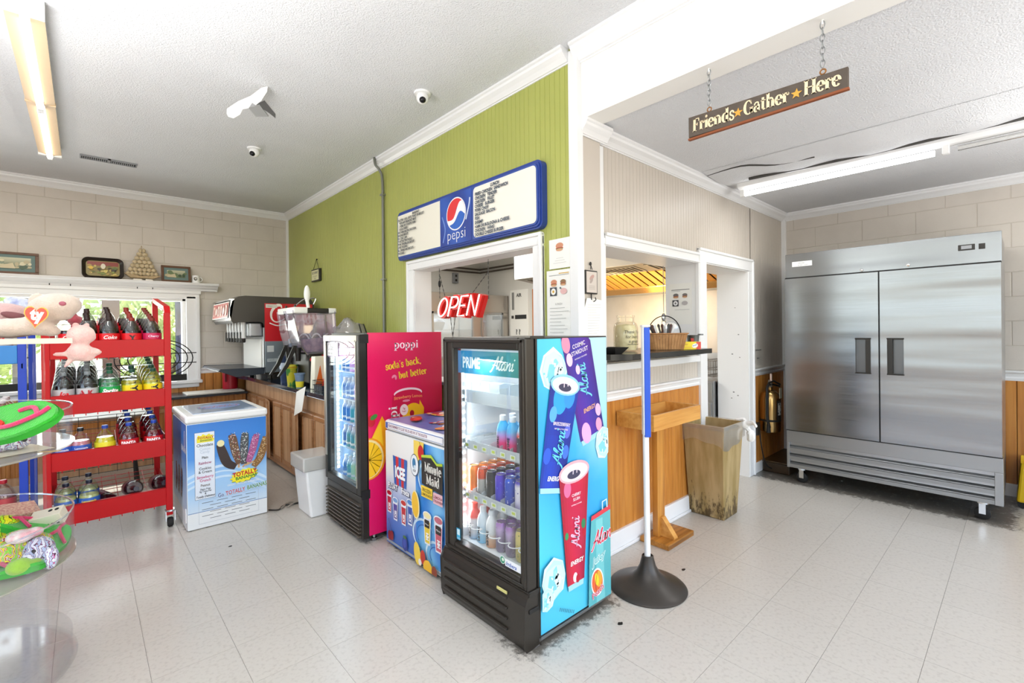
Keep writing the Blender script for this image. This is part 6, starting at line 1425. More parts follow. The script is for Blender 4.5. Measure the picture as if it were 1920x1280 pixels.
a.done('lit_fascia', K, print_mat('backlit_ink', .35)); ob('fascia_frame', MB().box(1.142, 1.165, sy0+.01, sy1-.01, 1.565, 1.592).box(1.15, 1.185, sy0+.01, sy1-.01, 1.782, 1.80).prism([(1.142, 1.57), (1.165, 1.57), (1.2, 1.80), (1.165, 1.80)], sy0, sy0+.02, 'y'), m_chrome, K, bevel=.003)
for k in range(6):
    y = sy0+.09+.14*k; v = ob('tap', MB().lathe([(.020, 1.37), (.022, 1.38), (.018, 1.42), (.024, 1.47), (.024, 1.55)], 12, (1.30, y, 0)), m_whitep, K, smooth=True)
    ob('nozzle', MB().lathe([(.014, 1.325), (.021, 1.335), (.021, 1.372)], 12, (1.30, y, 0)), m_black, v, smooth=True); ob('lever', MB().box(1.262, 1.274, y-.008, y+.008, 1.33, 1.44), m_black, v, bevel=.003)
ob('valve_block', MB().box(1.34, 1.475, sy0+.03, sy1-.03, 1.38, 1.55), m_steel, K, bevel=.02)
ob('splash_panel', MB().box(1.465, 1.476, sy0+.06, sy1-.06, 1.0, 1.36), mat('bright_panel', '#f0efe9', .3), K)
ob('drip_tray', MB().prism([(1.04, 1.03), (1.06, 1.045), (1.485, 1.045), (1.485, .975), (1.2, .965)], sy0-.01, sy1, 'y'), mat('tray_slate', '#39404a', .25), K, bevel=.006)
for x, y in ((1.55, sy0+.05), (1.95, sy0+.05), (1.55, sy1-.08), (1.95, sy1-.08)): ob('foot', MB().lathe([(.03, 0), (.022, .012), (.022, .08)], 12, (x, y, cz)), m_black, K)
K = thing('cup_stack', 'small white cup stack under the soda fountain tray', 'cups', (1.42, 5.95, cz)); K.location.x = 1.47; ob('cups', MB().lathe([(.025, 0), (.03, .07)], 14, (1.47, 5.90, cz)), m_whitep, K)

# ================================================================ frozen slush machine with two bowls
K = thing('slush_machine', 'two-bowl frozen slush machine with white topped hoppers on the worktop', 'drink dispenser', (1.75, 4.8, cz))
m_bowl = glassy('slush_bowl', '#eeeaf2', .2, .05, .18, '#d9d4e0'); m_slush = mat('slush_purple', '#8a6f92', .35, ncol='#c9a6b4', nscale=20)
ob('base', MB().box(1.60, 2.04, 4.66, 5.19, .935, 1.22), m_black, K, bevel=.01)
a = Art((1.52, 4.6585, .95), (1, 0, 0), (0, 0, 1), .0004); a.rect(.2, .05, .42, .26, '#b03a3a'); a.rect(.21, .06, .41, .25, '#c8514a')
for k in range(3): a.rect(.22, .08+.055*k, .40, .105+.055*k, '#e9c4b4')
a.done('side_label', K)
for i, (y0_, y1_) in enumerate(((4.68, 4.90), (4.95, 5.17))):
    b = ob('bowl', MB().prism([(1.53, 1.285), (1.49, 1.45), (1.48, 1.62), (1.86, 1.62), (1.88, 1.30), (1.84, 1.225), (1.60, 1.225)], y0_, y1_, 'y'), m_bowl, K, bevel=.02)
    ob('slush', MB().prism([(1.58, 1.235), (1.56, 1.36), (1.85, 1.38), (1.84, 1.24)], y0_+.02, y1_-.02, 'y'), m_slush if i == 0 else mat('slush_blue', '#4aa8d8', .35), b)
    f = MB(); cx_, cy_ = 1.70, (y0_+y1_)/2
    f.tube([(1.57+.27*t, cy_+.075*math.cos(t*14), 1.34+.075*math.sin(t*14)) for t in [k/40 for k in range(41)]], .008, 6); f.tube([(1.55, cy_, 1.34), (1.85, cy_, 1.34)], .02, 8); ob('auger', f, m_whitep, b)
    ob('bowl_lid', MB().box(1.475, 1.875, y0_-.006, y1_+.006, 1.615, 1.665), m_black, K, bevel=.01)
    ob('lid_end', MB().box(1.47, 1.60, y0_-.01, y1_+.01, 1.612, 1.672), mat('gloss_white_plastic', '#fbfbf6', .3), K, bevel=.01)
    ob('lid_end', MB().box(1.80, 1.88, y0_-.01, y1_+.01, 1.612, 1.668), m_whitep, K, bevel=.01)
    ob('spout', MB().lathe([(.025, 0), (.03, .1), (.035, .13)], 14, (1.54, cy_, 1.15)), m_black, K, smooth=True)
    ob('tap_handle', MB().prism([(1.50, 1.30), (1.53, 1.30), (1.45, 1.10), (1.37, 1.01), (1.355, 1.015), (1.42, 1.12)], cy_-.012, cy_+.012, 'y'), m_black, K, bevel=.003)
    f = MB(); f.tube([(1.52, cy_, 1.672), (1.52, cy_, 1.70)], .01, 6); ob('knob', f, m_black, K)
ob('red_cap', MB().lathe([(.05, 0), (.055, .02), (.03, .045)], 16, (1.66, 4.655, 1.15)), mat('red_cap', '#c81c24', .3), K, smooth=True)
# tall white spoon-like ornament on top
K = thing('light_paddle', 'glossy white oval handle standing up from the slush machine lid', 'handle', (1.60, 4.69, 1.667)); f = MB(); f.ell((1.60, 4.69, 1.80), (.03, .018, .085), 14, 10); f.tube([(1.61, 4.69, 1.667), (1.60, 4.69, 1.74)], .016, 8); ob('paddle', f, mat('gloss_white', '#fdfdfb', .15), K, smooth=True)
f = MB(); f.tube(smoothp([(1.5, 4.69, 1.69), (1.56, 4.69, 1.74), (1.6, 4.69, 1.75), (1.68, 4.69, 1.76), (1.66, 4.69, 1.70)], 4), .007, 6); ob('wire_loop', f, m_chrome, K)
# plastic bag, cup dispensers and baskets
K = thing('plastic_bag', 'crumpled clear plastic bag of cups behind the pink cooler', 'bag', (1.9, 4.35, cz))
f = MB(); f.ell((1.88, 4.34, 1.38), (.14, .16, .17), 26, 18); o = ob('bag_film', f, glassy('bag_film', '#f0f0f0', .3, .15, .45, '#cfcac6'), K, smooth=True)
t_ = bpy.data.textures.new('crumple', 'CLOUDS'); t_.noise_scale = .09; d_ = o.modifiers.new('crumple', 'DISPLACE'); d_.texture = t_; d_.strength = .11; d_.mid_level = .5
for k in range(3): ob('cup', MB().lathe([(.03, 0), (.045, .10)], 14, (1.84+.06*k, 4.30+.03*k, 1.26)), m_whitep, K)
ob('support_box', MB().box(1.78, 2.02, 4.22, 4.48, cz, 1.24), mat('grey_box', '#a7a4a0', .6), K, bevel=.004)
K = thing('tongs', 'black wire handles sticking out beside the plastic bag', 'tongs', (1.98, 4.12, 1.2)); f = MB(); f.tube([(1.96, 4.15, 1.2), (1.9, 4.2, 1.5), (1.93, 4.17, 1.5), (2.0, 4.1, 1.2)], .006, 5); ob('wire_arms', f, m_blackm, K)
def cupst(name, lab, cat, x, y, r0, r1, h_, m, z=cz, band=None):
    K = thing(name, lab, cat, (x, y, z)); ob('cups', MB().lathe([(r0, 0), (r1, h_*.9), (r1+.004, h_*.92), (r1+.004, h_)], 18, (x, y, z)), m, K, smooth=True)
    if band: ob('band', MB().lathe([(r0+(r1-r0)*band[0]+.001, h_*band[0]), (r0+(r1-r0)*band[1]+.002, h_*band[1])], 18, (x, y, z), cap=False), band[2], K, smooth=True)
    return K
cupst('cup_stack', 'blue and white cup stack standing beside the soda fountain', 'cups', 1.56, 5.25, .045, .06, .28, mat('blue_cup', '#30436c', .35), band=(.5, .75, mat('sky_cup', '#c9d8ee', .4)))
cupst('cup_stack', 'yellow and green printed cup stack on the worktop', 'cups', 1.54, 4.98, .04, .055, .20, mat('yellow_cup', '#d8cf3c', .4, ncol='#4a9a4a', nscale=14, nlo=.5, nhi=.55), band=(.8, .95, mat('orange_band', '#e0a02c', .4)))
cupst('paper_cup', 'yellow paper cup in a blue holder at the worktop edge', 'cup', 1.50, 4.62, .03, .045, .14, mat('cup_slate', '#6d84a0', .3), band=(.05, .45, mat('yellow_band', '#e6d93a', .4)))
for k, (x, y, c1, lab) in enumerate(((1.60, 4.42, '#e8a02c', 'tall orange and white cup tower in front of the slush machine'), (1.70, 4.36, '#f0c23c', 'yellow and red flavour carton beside the orange cup tower'))):
    K = thing('cup_tower' if k == 0 else 'flavor_carton', lab, 'cups' if k == 0 else 'carton', (x, y, cz))
    ob('shell', MB().prism([(x-.06, cz), (x+.06, cz), (x+.045, cz+.30), (x-.045, cz+.30)], y-.05, y+.05, 'y'), mat('cream_tower', '#f0ecd8', .4) if k == 0 else mat('carton_yellow', '#e9ae2c', .4, ncol='#c8452c', nscale=11, nlo=.52, nhi=.56), K, bevel=.006)
    ob('flame_print', MB().prism([(x-.055, cz+.0), (x+.055, cz), (x+.02, cz+.09), (x, cz+.22), (x-.03, cz+.1)], y-.0515, y-.0505, 'y'), mat('flame_'+str(k), '#e0702c', .4), K)
K = thing('condiment_basket', 'black wire condiment basket holding packets on the worktop', 'basket', (1.60, 4.25, cz)); f = MB()
for z in (.01, .05, .09): f.tube([(1.52, 4.12, cz+z), (1.74, 4.12, cz+z), (1.74, 4.34, cz+z), (1.52, 4.34, cz+z)], .003, 4, closed=True)
for k in range(8): f.tube([(1.52+.031*k, 4.12, cz), (1.52+.031*k, 4.12, cz+.09)], .002, 4); f.tube([(1.52, 4.12+.031*k, cz), (1.52, 4.12+.031*k, cz+.09)], .002, 4)
ob('wires', f, m_blackm, K); ob('liner', MB().box(1.53, 1.73, 4.13, 4.33, cz+.001, cz+.05), mat('basket_navy', '#1d2340', .4), K)
for k, c_ in enumerate(('#c8321f', '#e8e4dc', '#2f5aa8')):
    K = thing('condiment_packets', ['red', 'white', 'blue'][k]+' condiment packets standing in the wire basket', 'packets', (1.57+.05*k, 4.2, cz+.05)); f = MB(); f.M = Matrix.Translation((1.565+.055*k, 4.17+.03*k, cz+.085)) @ E_(20, 10*k-10, 30).to_4x4(); f.box(-.022, .022, -.006, .006, -.035, .04); ob('packets', f, mat('packet'+str(k), c_, .4), K, bevel=.002)
K = thing('napkin_dispenser', 'tilted steel napkin dispenser with black edges on the worktop', 'dispenser', (1.62, 3.98, cz)); f = MB(); M_ = Matrix.Translation((1.60, 3.98, cz+.12)) @ E_(0, 0, 20).to_4x4() @ Matrix.Rotation(math.radians(-38), 4, 'Y'); f.M = M_; f.box(-.07, .07, -.055, .055, -.075, .085); ob('case', f, m_steel, K, bevel=.008)
f = MB(); f.M = M_; f.box(-.074, .074, -.059, -.05, -.079, -.068).box(-.074, .074, -.059, -.05, .078, .089).box(-.074, -.064, -.059, -.05, -.079, .089).box(.064, .074, -.059, -.05, -.079, .089); ob('edge', f, m_black, K)
f = MB(); f.tube([(1.62, 3.98, cz), (1.63, 3.98, cz+.1)], .01, 6); ob('stem', f, m_black, K)
K = thing('menu_card', 'small framed green and white card propped above the baskets', 'card', (1.70, 4.02, cz)); f = MB(); f.box(1.62, 1.72, 4.0, 4.01, cz+.24, cz+.34); ob('card', f, mat('card_mint', '#cfdccb', .5), K, bevel=.003); f = MB(); f.tube([(1.67, 4.005, cz), (1.67, 4.005, cz+.24)], .006, 6); ob('stem', f, m_black, K); a = Art((1.62, 3.9995, cz+.24), (1, 0, 0), (0, 0, 1)); a.rect(.01, .02, .06, .085, '#5a8a5c'); a.rect(.065, .03, .09, .08, '#3a4a42'); a.done('print', K)
K = thing('coin_jar', 'round clear jar lying on the worktop behind the pink cooler door', 'jar', (1.53, 3.82, cz)); f = MB(); f.M = Matrix.Translation((1.53, 3.80, cz+.047)) @ Matrix.Rotation(PI/2, 4, 'Y'); f.lathe([(.02, -.05), (.045, -.045), (.045, .05), (.03, .055)], 18); ob('glass_body', f, glassy('jar_glass', '#dfe6ec', .3, .05, .2, '#8a94a2'), K, smooth=True)

# white waste bin and cords
K = thing('waste_bin', 'white plastic waste bin with a liner between the cabinets and the pink cooler', 'bin', (1.36, 3.86, 0))
ob('tub', MB().prism([(1.27, 0), (1.43, 0), (1.47, .44), (1.23, .44)], 3.70, 3.98, 'y'), m_whitep, K, bevel=.015)
o = ob('liner', MB().box(1.215, 1.475, 3.69, 3.995, .36, .47), glassy('liner_film', '#f4f2ee', .2, .2, .6, '#e9e6e0'), K, bevel=.01)
f = MB(); f.tube(smoothp([(1.08, 4.10, .008), (1.14, 4.05, .008), (1.2, 4.12, .008), (1.32, 4.1, .008), (1.42, 4.2, .008)]), .006, 6); o = ob('power_cord', f, m_black, None, smooth=True); tag(o, 'black power cord trailing from the banana freezer', 'cord')
f = MB(); f.tube(smoothp([(1.16, 4.06, .01), (1.25, 4.16, .01), (1.33, 4.12, .01), (1.4, 4.24, .01), (1.5, 4.2, .01), (1.56, 4.3, .01)]), .007, 6); f.tube(smoothp([(1.2, 4.05, .01), (1.3, 4.1, .02), (1.45, 4.06, .01)]), .006, 6); o = ob('extension_cord', f, mat('grey_cord', '#9c9488', .6), None, smooth=True); tag(o, 'tangled grey extension cord on the floor by the white bin', 'cord')
# ================================================================ ceiling things
K = thing('ceiling_strip_light', 'long ceiling strip light with tan reflectors and one lit tube over the left side', 'ceiling light', (-.2, 4.5, ZC))
m_tan = mat('tan_reflector', '#dcc09c', .5)
ob('housing', MB().box(-.27, -.13, 3.28, 5.72, 3.01, ZC), m_whitep, K, bevel=.004)
for s_ in (-1, 1):
    ob('reflector', MB().prism([(-.2+s_*.02, 3.0), (-.2+s_*.072, 3.012), (-.2+s_*.072, 3.004), (-.2+s_*.02, 2.99)], 3.30, 5.70, 'y'), m_tan, K)
ob('end_cap', MB().box(-.275, -.125, 3.25, 3.29, 2.985, ZC), m_whitep, K, bevel=.003); ob('end_cap', MB().box(-.275, -.125, 5.70, 5.74, 2.985, ZC), m_whitep, K, bevel=.003)
ob('joint_clip', MB().box(-.275, -.125, 4.49, 4.51, 2.995, 3.02), m_tan, K)
for i, (ya, yb) in enumerate(((3.34, 4.47), (4.55, 5.68))):
    f = MB(); f.tube([(-.2, ya, 2.97), (-.2, yb, 2.97)], .019, 12); ob('lit_tube', f, mat('lit_tube_main', '#fffaf0', .5, emit=5), K, smooth=True)
    for yq in (ya-.03, yb): ob('lamp_holder', MB().box(-.215, -.185, yq, yq+.03, 2.95, 3.01), m_whitep, K)
lamp('strip_light_lamp', 'AREA', (-.2, 4.5, 2.94), 20, (1, .97, .92), (.05, 2.3), rot=(0, 0, 0))
K = thing('ceiling_strip_light', 'long ceiling strip light with one lit white tube near the steel refrigerator', 'ceiling light', (4.18, .4, ZR))
ob('housing', MB().prism([(4.10, 2.655), (4.11, 2.615), (4.15, 2.60), (4.21, 2.60), (4.25, 2.615), (4.26, 2.655)], -1.0, 1.64, 'y'), m_whitep, K, bevel=.003)
f = MB(); f.tube([(4.18, .40, 2.565), (4.18, 1.60, 2.565)], .019, 12); ob('lit_tube', f, mat('lit_tube_dining', '#fbfdff', .5, emit=7), K, smooth=True)
f = MB(); f.tube([(4.20, -.95, 2.572), (4.20, .29, 2.572)], .016, 12); ob('unlit_tube', f, glassy('unlit_tube_glass', '#f4f4f2', .3, .1, .5, '#e4e4e2'), K, smooth=True)
for y in (.345, 1.625): ob('lamp_holder', MB().box(4.16, 4.20, y-.018, y+.018, 2.545, 2.605), m_whitep, K, bevel=.004)
lamp('strip_light_lamp_dining', 'AREA', (4.18, .8, 2.53), 10, (.98, .99, 1), (.05, 1.2), rot=(0, 0, 0))
def camera_dome(lab, x, y, dx):
    K = thing('security_camera', lab, 'camera', (x, y, ZC)); ob('mount', MB().lathe([(.055, -.012), (.058, 0)], 24, (x, y, ZC)), m_whitep, K, smooth=True); ob('housing', MB().ell((x, y, ZC-.035), (.042, .042, .042), 20, 12), m_whitep, K, smooth=True)
    ob('lens', MB().ell((x+dx, y-.018, ZC-.055), (.024, .024, .022), 16, 10), mat('lens_black', '#0d0d10', .08), K, smooth=True)
camera_dome('white dome security camera with black lens on the ceiling near the green wall', 1.744, 2.80, -.01); camera_dome('smaller looking white dome security camera on the ceiling nearer the far corner', 1.138, 4.62, -.02)
# torn ceiling texture
K = thing('torn_ceiling_paper', 'torn flap of white ceiling paper hanging down in the main room', 'torn paper', (.92, 3.75, ZC))
q_ = [(425, 213), (426, 204), (447, 190), (470, 180), (490, 165), (502, 162), (501, 172), (490, 189), (480, 197), (473, 193), (466, 203), (455, 205), (450, 215), (438, 222), (428, 219)]; f = MB()
P_ = [at(x, y, 3.50-.10*(x-425)/77) for x, y in q_]; P_ = [Vector((p.x, p.y, min(p.z, ZC-.001))) for p in P_]
f.add(P_, [tuple(t) for t in tessellate_polygon([[Vector((x, y, 0)) for x, y in q_]])]); o = ob('flap', f, mat('bright_flap', '#f6f6f4', .8), K); so = o.modifiers.new('s', 'SOLIDIFY'); so.thickness = .003
ob('bare_hole', MB().prism([(.96, 3.62), (1.08, 3.79), (1.10, 3.86), (1.04, 3.80), (.93, 3.72)], ZC-.003, ZC-.0005, 'z'), mat('bare_grey', '#6f6f70', .9), K); f = MB().prism([(.95, 3.70), (1.05, 3.86), (.98, 3.92), (.90, 3.80)], ZC-.006, ZC-.002, 'z'); ob('smooth_patch', f, mat('patch_grey', '#b9babb', .8), K)
K = thing('ceiling_vent', 'grey slatted air vent in the ceiling near the block wall', 'vent', (.2, 5.81, ZC)); ob('frame', MB().box(.0, .39, 5.765, 5.775, ZC-.012, ZC).box(.0, .39, 5.86, 5.87, ZC-.012, ZC).box(-.01, .0, 5.765, 5.87, ZC-.012, ZC).box(.39, .40, 5.765, 5.87, ZC-.012, ZC).box(.185, .205, 5.765, 5.87, ZC-.012, ZC), m_greyp, K); ob('backing', MB().box(0, .39, 5.775, 5.86, ZC-.003, ZC-.001), m_blackm, K)
f = MB()
for k in range(26): x = .008+.0145*k; f.box(x, x+.004, 5.775, 5.86, ZC-.011, ZC-.003)
o = ob('slat', f, mat('slat_grey', '#b4b6b8', .5), K, kind='stuff')

# ================================================================ hanging wooden sign
K = thing('hanging_sign', 'dark wooden sign reading Friends Gather Here hanging on chains from the header', 'sign', (2.19, .78, 2.65)); sx_ = 2.19
M_ = Matrix.Translation((sx_, 1.095, 2.347)) @ Matrix.Rotation(0, 4, 'X')
ob('board', MB().add([(sx_-.008, 1.10, 2.350), (sx_-.008, .455, 2.338), (sx_-.008, .455, 2.425), (sx_-.008, 1.10, 2.447), (sx_+.008, 1.10, 2.350), (sx_+.008, .455, 2.338), (sx_+.008, .455, 2.425), (sx_+.008, 1.10, 2.447)], [(0, 1, 2, 3), (7, 6, 5, 4), (0, 4, 5, 1), (1, 5, 6, 2), (2, 6, 7, 3), (3, 7, 4, 0)]), mat('sign_brown', '#5d5248', .6, noise=.2, nscale=14), K, bevel=.002)
ob('board_edge', MB().box(sx_-.0085, sx_+.0085, .453, 1.102, 2.337, 2.346), mat('sign_rust', '#8a4a26', .6), K)
a = Art((sx_-.0095, 1.09, 2.364), (0, -1, 0), (0, .0, 1), .0004); rt_ = -.02
x_ = a.glyphs(.012, .006, SERIF, 'Friends', .084, '#f0dcb4', rot=rt_, track=-.02, wmul=.95, sx=.66)
def star(x, y, r_): a.poly([(x+r_*(1 if i % 2 == 0 else .42)*math.sin(PI*i/5+.1), y+r_*(1 if i % 2 == 0 else .42)*math.cos(PI*i/5+.1)) for i in range(10)], '#d9a23c')
star(x_+.028, .026, .022); x2 = x_+.052; x3 = x2+a.glyphs(x2, .003, SERIF, 'Gather', .084, '#f0dcb4', rot=rt_, track=-.02, wmul=.95, sx=.66); star(x3+.028, .022, .022); a.glyphs(x3+.054, .0, SERIF, 'Here', .084, '#f0dcb4', rot=rt_, track=-.02, wmul=.95, sx=.66)
print('SIGN', x_, x3); a.done('sign_lettering', K)
for y, zt_ in ((1.0, 2.443), (.54, 2.43)):
    n_ = 7; zt2 = 2.645; c = MB(); 
    for i in range(n_):
        z = zt_+.03+(zt2-zt_-.035)*(i+.5)/n_; hh_ = (zt2-zt_-.035)/n_*.66; P_ = []
        for t in [2*PI*q/12 for q in range(12)]:
            P_.append((sx_+(.008*math.cos(t) if i % 2 else 0), y+(0 if i % 2 else .008*math.cos(t)), z+hh_*math.sin(t)))
        c.tube(P_, .0022, 5, closed=True)
    ob('chain', c, m_zinc, K, kind=None, smooth=True)
    f = MB(); f.tube([(sx_, y+.010*math.cos(t), zt_+.012+.010*math.sin(t)) for t in [2*PI*q/12 for q in range(12)]], .003, 6, closed=True); ob('eye_hook', f, mat('brass_hook', '#9a6a3c', .4, .6), K); f = MB(); f.tube([(sx_, y, 2.652), (sx_, y, 2.63)], .004, 6); ob('ceiling_hook', f, m_whitep, K)

# ================================================================ green wall: conduit, menu board, small sign, papers
f = MB(); f.tube(smoothp([(2.04, 4.13, 3.068), (2.045, 4.12, 3.0), (2.075, 4.10, 2.95), (2.098, 4.09, 2.86), (2.10, 4.09, 2.5), (2.10, 4.10, .95)], 6), .013, 10); K = thing('conduit_pipe', 'grey conduit pipe running down the green wall', 'pipe', (2.1, 4.1, .95)); ob('pipe_run', f, mat('conduit_grey', '#7c7e76', .4, .3), K, smooth=True)
for z in (2.72, 1.92): ob('strap', MB().box(2.083, 2.119, 4.065, 4.12, z-.008, z+.008), m_zinc, K, bevel=.002)
K = thing('menu_board', 'blue framed menu board with breakfast and lunch panels above the serving window', 'menu board', (2.08, 2.87, 2.05)); by0, by1, bz0, bz1 = 1.985, 3.765, 2.05, 2.475
m_bf = mat('menu_blue', '#26408f', .3); P1 = rrect(by1-by0, bz1-bz0, .045, 6, (by0+by1)/2, (bz0+bz1)/2)
ob('frame_back', MB().prism(P1, 2.075, 2.119, 'x'), m_bf, K, bevel=.006)
for k, (d_, x) in enumerate(((.012, 2.066), (.024, 2.060))): ob('frame_step', MB().prism(rrect(by1-by0-2*d_, bz1-bz0-2*d_, .04, 6, (by0+by1)/2, (bz0+bz1)/2), x, 2.076, 'x'), m_bf if k == 0 else mat('menu_blue_2', '#33509f', .3), K, bevel=.003)
a = Art((2.0595, by1-.035, bz0+.035), (0, -1, 0), (0, 0, 1), .0005); PW, PH = by1-by0-.07, bz1-bz0-.07
yA, yB_ = by1-.035-3.06, by1-.035-2.672
a.rect(0, 0, yA-.01, PH, '#ece8da'); a.poly([(p[0], p[1]) for p in rrect(PW-yB_-.025, PH, .03, 5, (PW+yB_+.025)/2, PH/2)], '#efeade')
def pep(u, v): k = .5+.5*math.sin(u*16+v*9); c1, c2 = lin('#12348c'), lin('#2b57b4'); return tuple(c1[i]*(1-k)+c2[i]*k for i in range(3))
a.grad(yA, -.01, yB_+.004, PH+.01, pep, 8, 8); pc, pz, pr = (yA+yB_)/2+.01, PH*.60, .118
a.stroke(smoothp([(yA+.03, .02), (yA+.06, .12), (yA+.02, .22)]), .012, '#6f8fd0'); a.stroke(smoothp([(pc+.12, .15), (pc+.16, .25), (pc+.17, .3)]), .014, '#c9d6ef')
a.ell(pc, pz, pr*1.04, pr*1.04, '#eef0f6', n=36); a.ell(pc, pz, pr*.96, pr*.96, '#1f5fbf', n=36)
a.poly(arcp(pc, pz, pr*.96, pr*.96, 15, 205, 22)+smoothp([(pc-pr*.87, pz-pr*.41), (pc-.02, pz-.03), (pc+.02, pz+.05), (pc+pr*.93, pz+pr*.25)], 5)[1:-1], '#dc2a30')
a.poly(smoothp([(pc-pr*.90, pz-pr*.33), (pc-.03, pz-.03), (pc+.035, pz+.07), (pc+pr*.62, pz+pr*.73)], 5)+arcp(pc, pz, pr*.96, pr*.96, 48, -8, 6)+smoothp([(pc+pr*.94, pz-.02), (pc+.05, pz+.01), (pc-.02, pz-.06), (pc-pr*.7, pz-pr*.65)], 5)+arcp(pc, pz, pr*.96, pr*.96, 222, 202, 3), '#f4f4f6')
a.text(pc, .025, 'pepsi', .115, '#f4f4f6', align='c', bold=-.012)
L_ = PW; tx = yB_+.05
for k, t in enumerate(('LUNCH', 'FRIED CHICKEN  SANDWICH', 'CHICKEN   TENDER', 'CHICKEN   FILLET', 'CHEESE   BURGER', 'PORK CHOP', 'SAUSAGE  BACON', 'FISH', 'SHRIMP', 'HAM OR BOLOGNA & CHEESE', 'CHICKEN   WING', 'DOUBLE CHEESE BURGER')):
    a.text(tx+(.17 if k == 0 else 0), PH-.034-.0287*k, t, .031, '#233a52', bold=.035, sx=.86)
for k, t in enumerate(('BREAKFAST', 'PLATTER  2 EGG, GRITS, TOAST OR BISCUIT', '   WITH ANY BREAKFAST MEAT', '   2 PORK OR COUNTRY HAM', '   EGG & CHEESE', 'HOT HAM, BACON, BOLOGNA', 'SAUSAGE BISCUIT', 'B & T JELLY JAM', 'TOAST BUTTER OR JELLY', 'PORK TENDERLOIN BISCUIT', 'LIVER  PUDDING', 'ALL DRINKS AND BISCUITS', 'PANCAKES')):
    a.text((.26 if k == 0 else .025), PH-.03-.0262*k, t, .0265, '#27313c', bold=.035, sx=.80)
a.done('menu_print', K)
K = thing('wall_plaque', 'small black framed sign hanging on a cord on the green wall', 'sign', (2.1, 5.83, 2.05)); ob('frame', MB().box(2.088, 2.116, 5.70, 5.96, 2.05, 2.20), m_black, K, bevel=.003)
a = Art((2.0875, 5.945, 2.065), (0, -1, 0), (0, 0, 1), .0005); a.rect(0, 0, .23, .12, '#e6e2b0'); a.text(.115, .075, 'GO AWAY', .045, '#3a3a30', bold=.03, align='c', sx=.9); a.text(.115, .035, 'IT IS NOT', .03, '#7a7a60', align='c'); a.text(.115, .01, 'HERE', .025, '#7a7a60', align='c'); a.done('sign_lettering', K)
f = MB(); f.tube([(2.10, 5.92, 2.2), (2.105, 5.83, 2.32), (2.10, 5.74, 2.2)], .003, 5); f.ell((2.11, 5.83, 2.32), .008); ob('hanging_cord', f, m_blackm, K)
def burger(a, x, y, r_, c='#c98a6a'):
    a.ell(x, y+r_*.35, r_, r_*.6, c); a.ell(x, y-r_*.15, r_*1.02, r_*.2, '#b4453a'); a.ell(x, y-r_*.3, r_*.95, r_*.16, '#7d8a4a'); a.ell(x, y-r_*.5, r_*.9, r_*.25, '#d3a07a')
K = thing('menu_sheet', 'white paper with a burger picture taped near the end of the green wall', 'paper', (2.11, 1.88, 1.79)); ob('sheet', MB().box(2.1125, 2.114, 1.793, 1.967, 1.794, 1.972), m_paper, K)
a = Art((2.112, 1.967, 1.794), (0, -1, 0), (0, 0, 1), .0003); burger(a, .085, .125, .03); [a.rect(.06-.012*k, .06-.014*k, .115+.012*k, .0615-.014*k, '#b9b9b4') for k in range(3)]; a.done('print', K)
K = thing('menu_sheet', 'long white lunch menu paper below the burger paper on the green wall', 'paper', (2.11, 1.88, 1.36)); ob('sheet', MB().box(2.1125, 2.114, 1.778, 1.99, 1.30, 1.785), m_paper, K)
a = Art((2.112, 1.99, 1.30), (0, -1, 0), (0, 0, 1), .0003); a.rect(.02, .452, .18, .456, '#9a9a96'); a.rect(.1, .461, .18, .466, '#d0a84a'); burger(a, .06, .405, .025); burger(a, .135, .405, .022, '#8f6f4e'); a.rect(.03, .33, .085, .382, '#3e444c'); a.ell(.058, .356, .02, .02, '#f1efe8'); a.ell(.058, .356, .008, .008, '#d9a93c'); a.ell(.14, .355, .026, .018, '#dfb3b0'); a.ell(.115, .375, .006, .006, '#55606a')
a.text(.10, .275, 'LUNCH', .016, '#8a8a86', align='c')
for k in range(9): a.rect(.03, .255-.021*k, .03+[.12, .15, .1, .13, .09, .12, .14, .11, .13][k], .2575-.021*k, '#a9aaa8')
a.done('print', K)
# OPEN sign hanging in the serving window
K = thing('open_sign', 'red neon style OPEN sign hanging on chains in the serving window', 'sign', (2.2, 3.05, 1.55)); m_or = mat('open_red', '#d81f1c', .35); m_on = mat('open_tube', '#fff1ea', .4, emit=1.2)
OP = {'O': (.9, [arcp(.36, .5, .34, .48, 0, 360, 22)]), 'P': (.76, [[(.06, 0), (.06, 1)], [(.06, 1), (.38, 1)]+arcp(.38, .73, .26, .27, 90, -90, 10)+[(.06, .46)]]), 'E': (.72, [[(.56, 1), (.06, 1), (.06, 0), (.56, 0)], [(.06, .52), (.46, .52)]]), 'N': (.8, [[(.06, 0), (.06, 1), (.66, 0), (.66, 1)]])}
f1, f2 = MB(), MB(); cx_ = 0
for ch in 'OPEN':
    for s_ in OP[ch][1]:
        pts = [(2.19, 3.335-(cx_+x)*.172-(y)*.06, 1.545+y*.152) for x, y in s_]; f1.tube([(p[0], p[1], p[2]) for p in pts], .0065, 6)
        f2.tube([(p[0]+.028, p[1]-.006, p[2]) for p in pts], .026, 4); f2.tube([(p[0]+.05, p[1]-.012, p[2]-.002) for p in pts], .026, 4)
    cx_ += OP[ch][0]*.99
ob('letter_tubes', f1, m_on, K, smooth=True); ob('letter_bodies', f2, m_or, K)
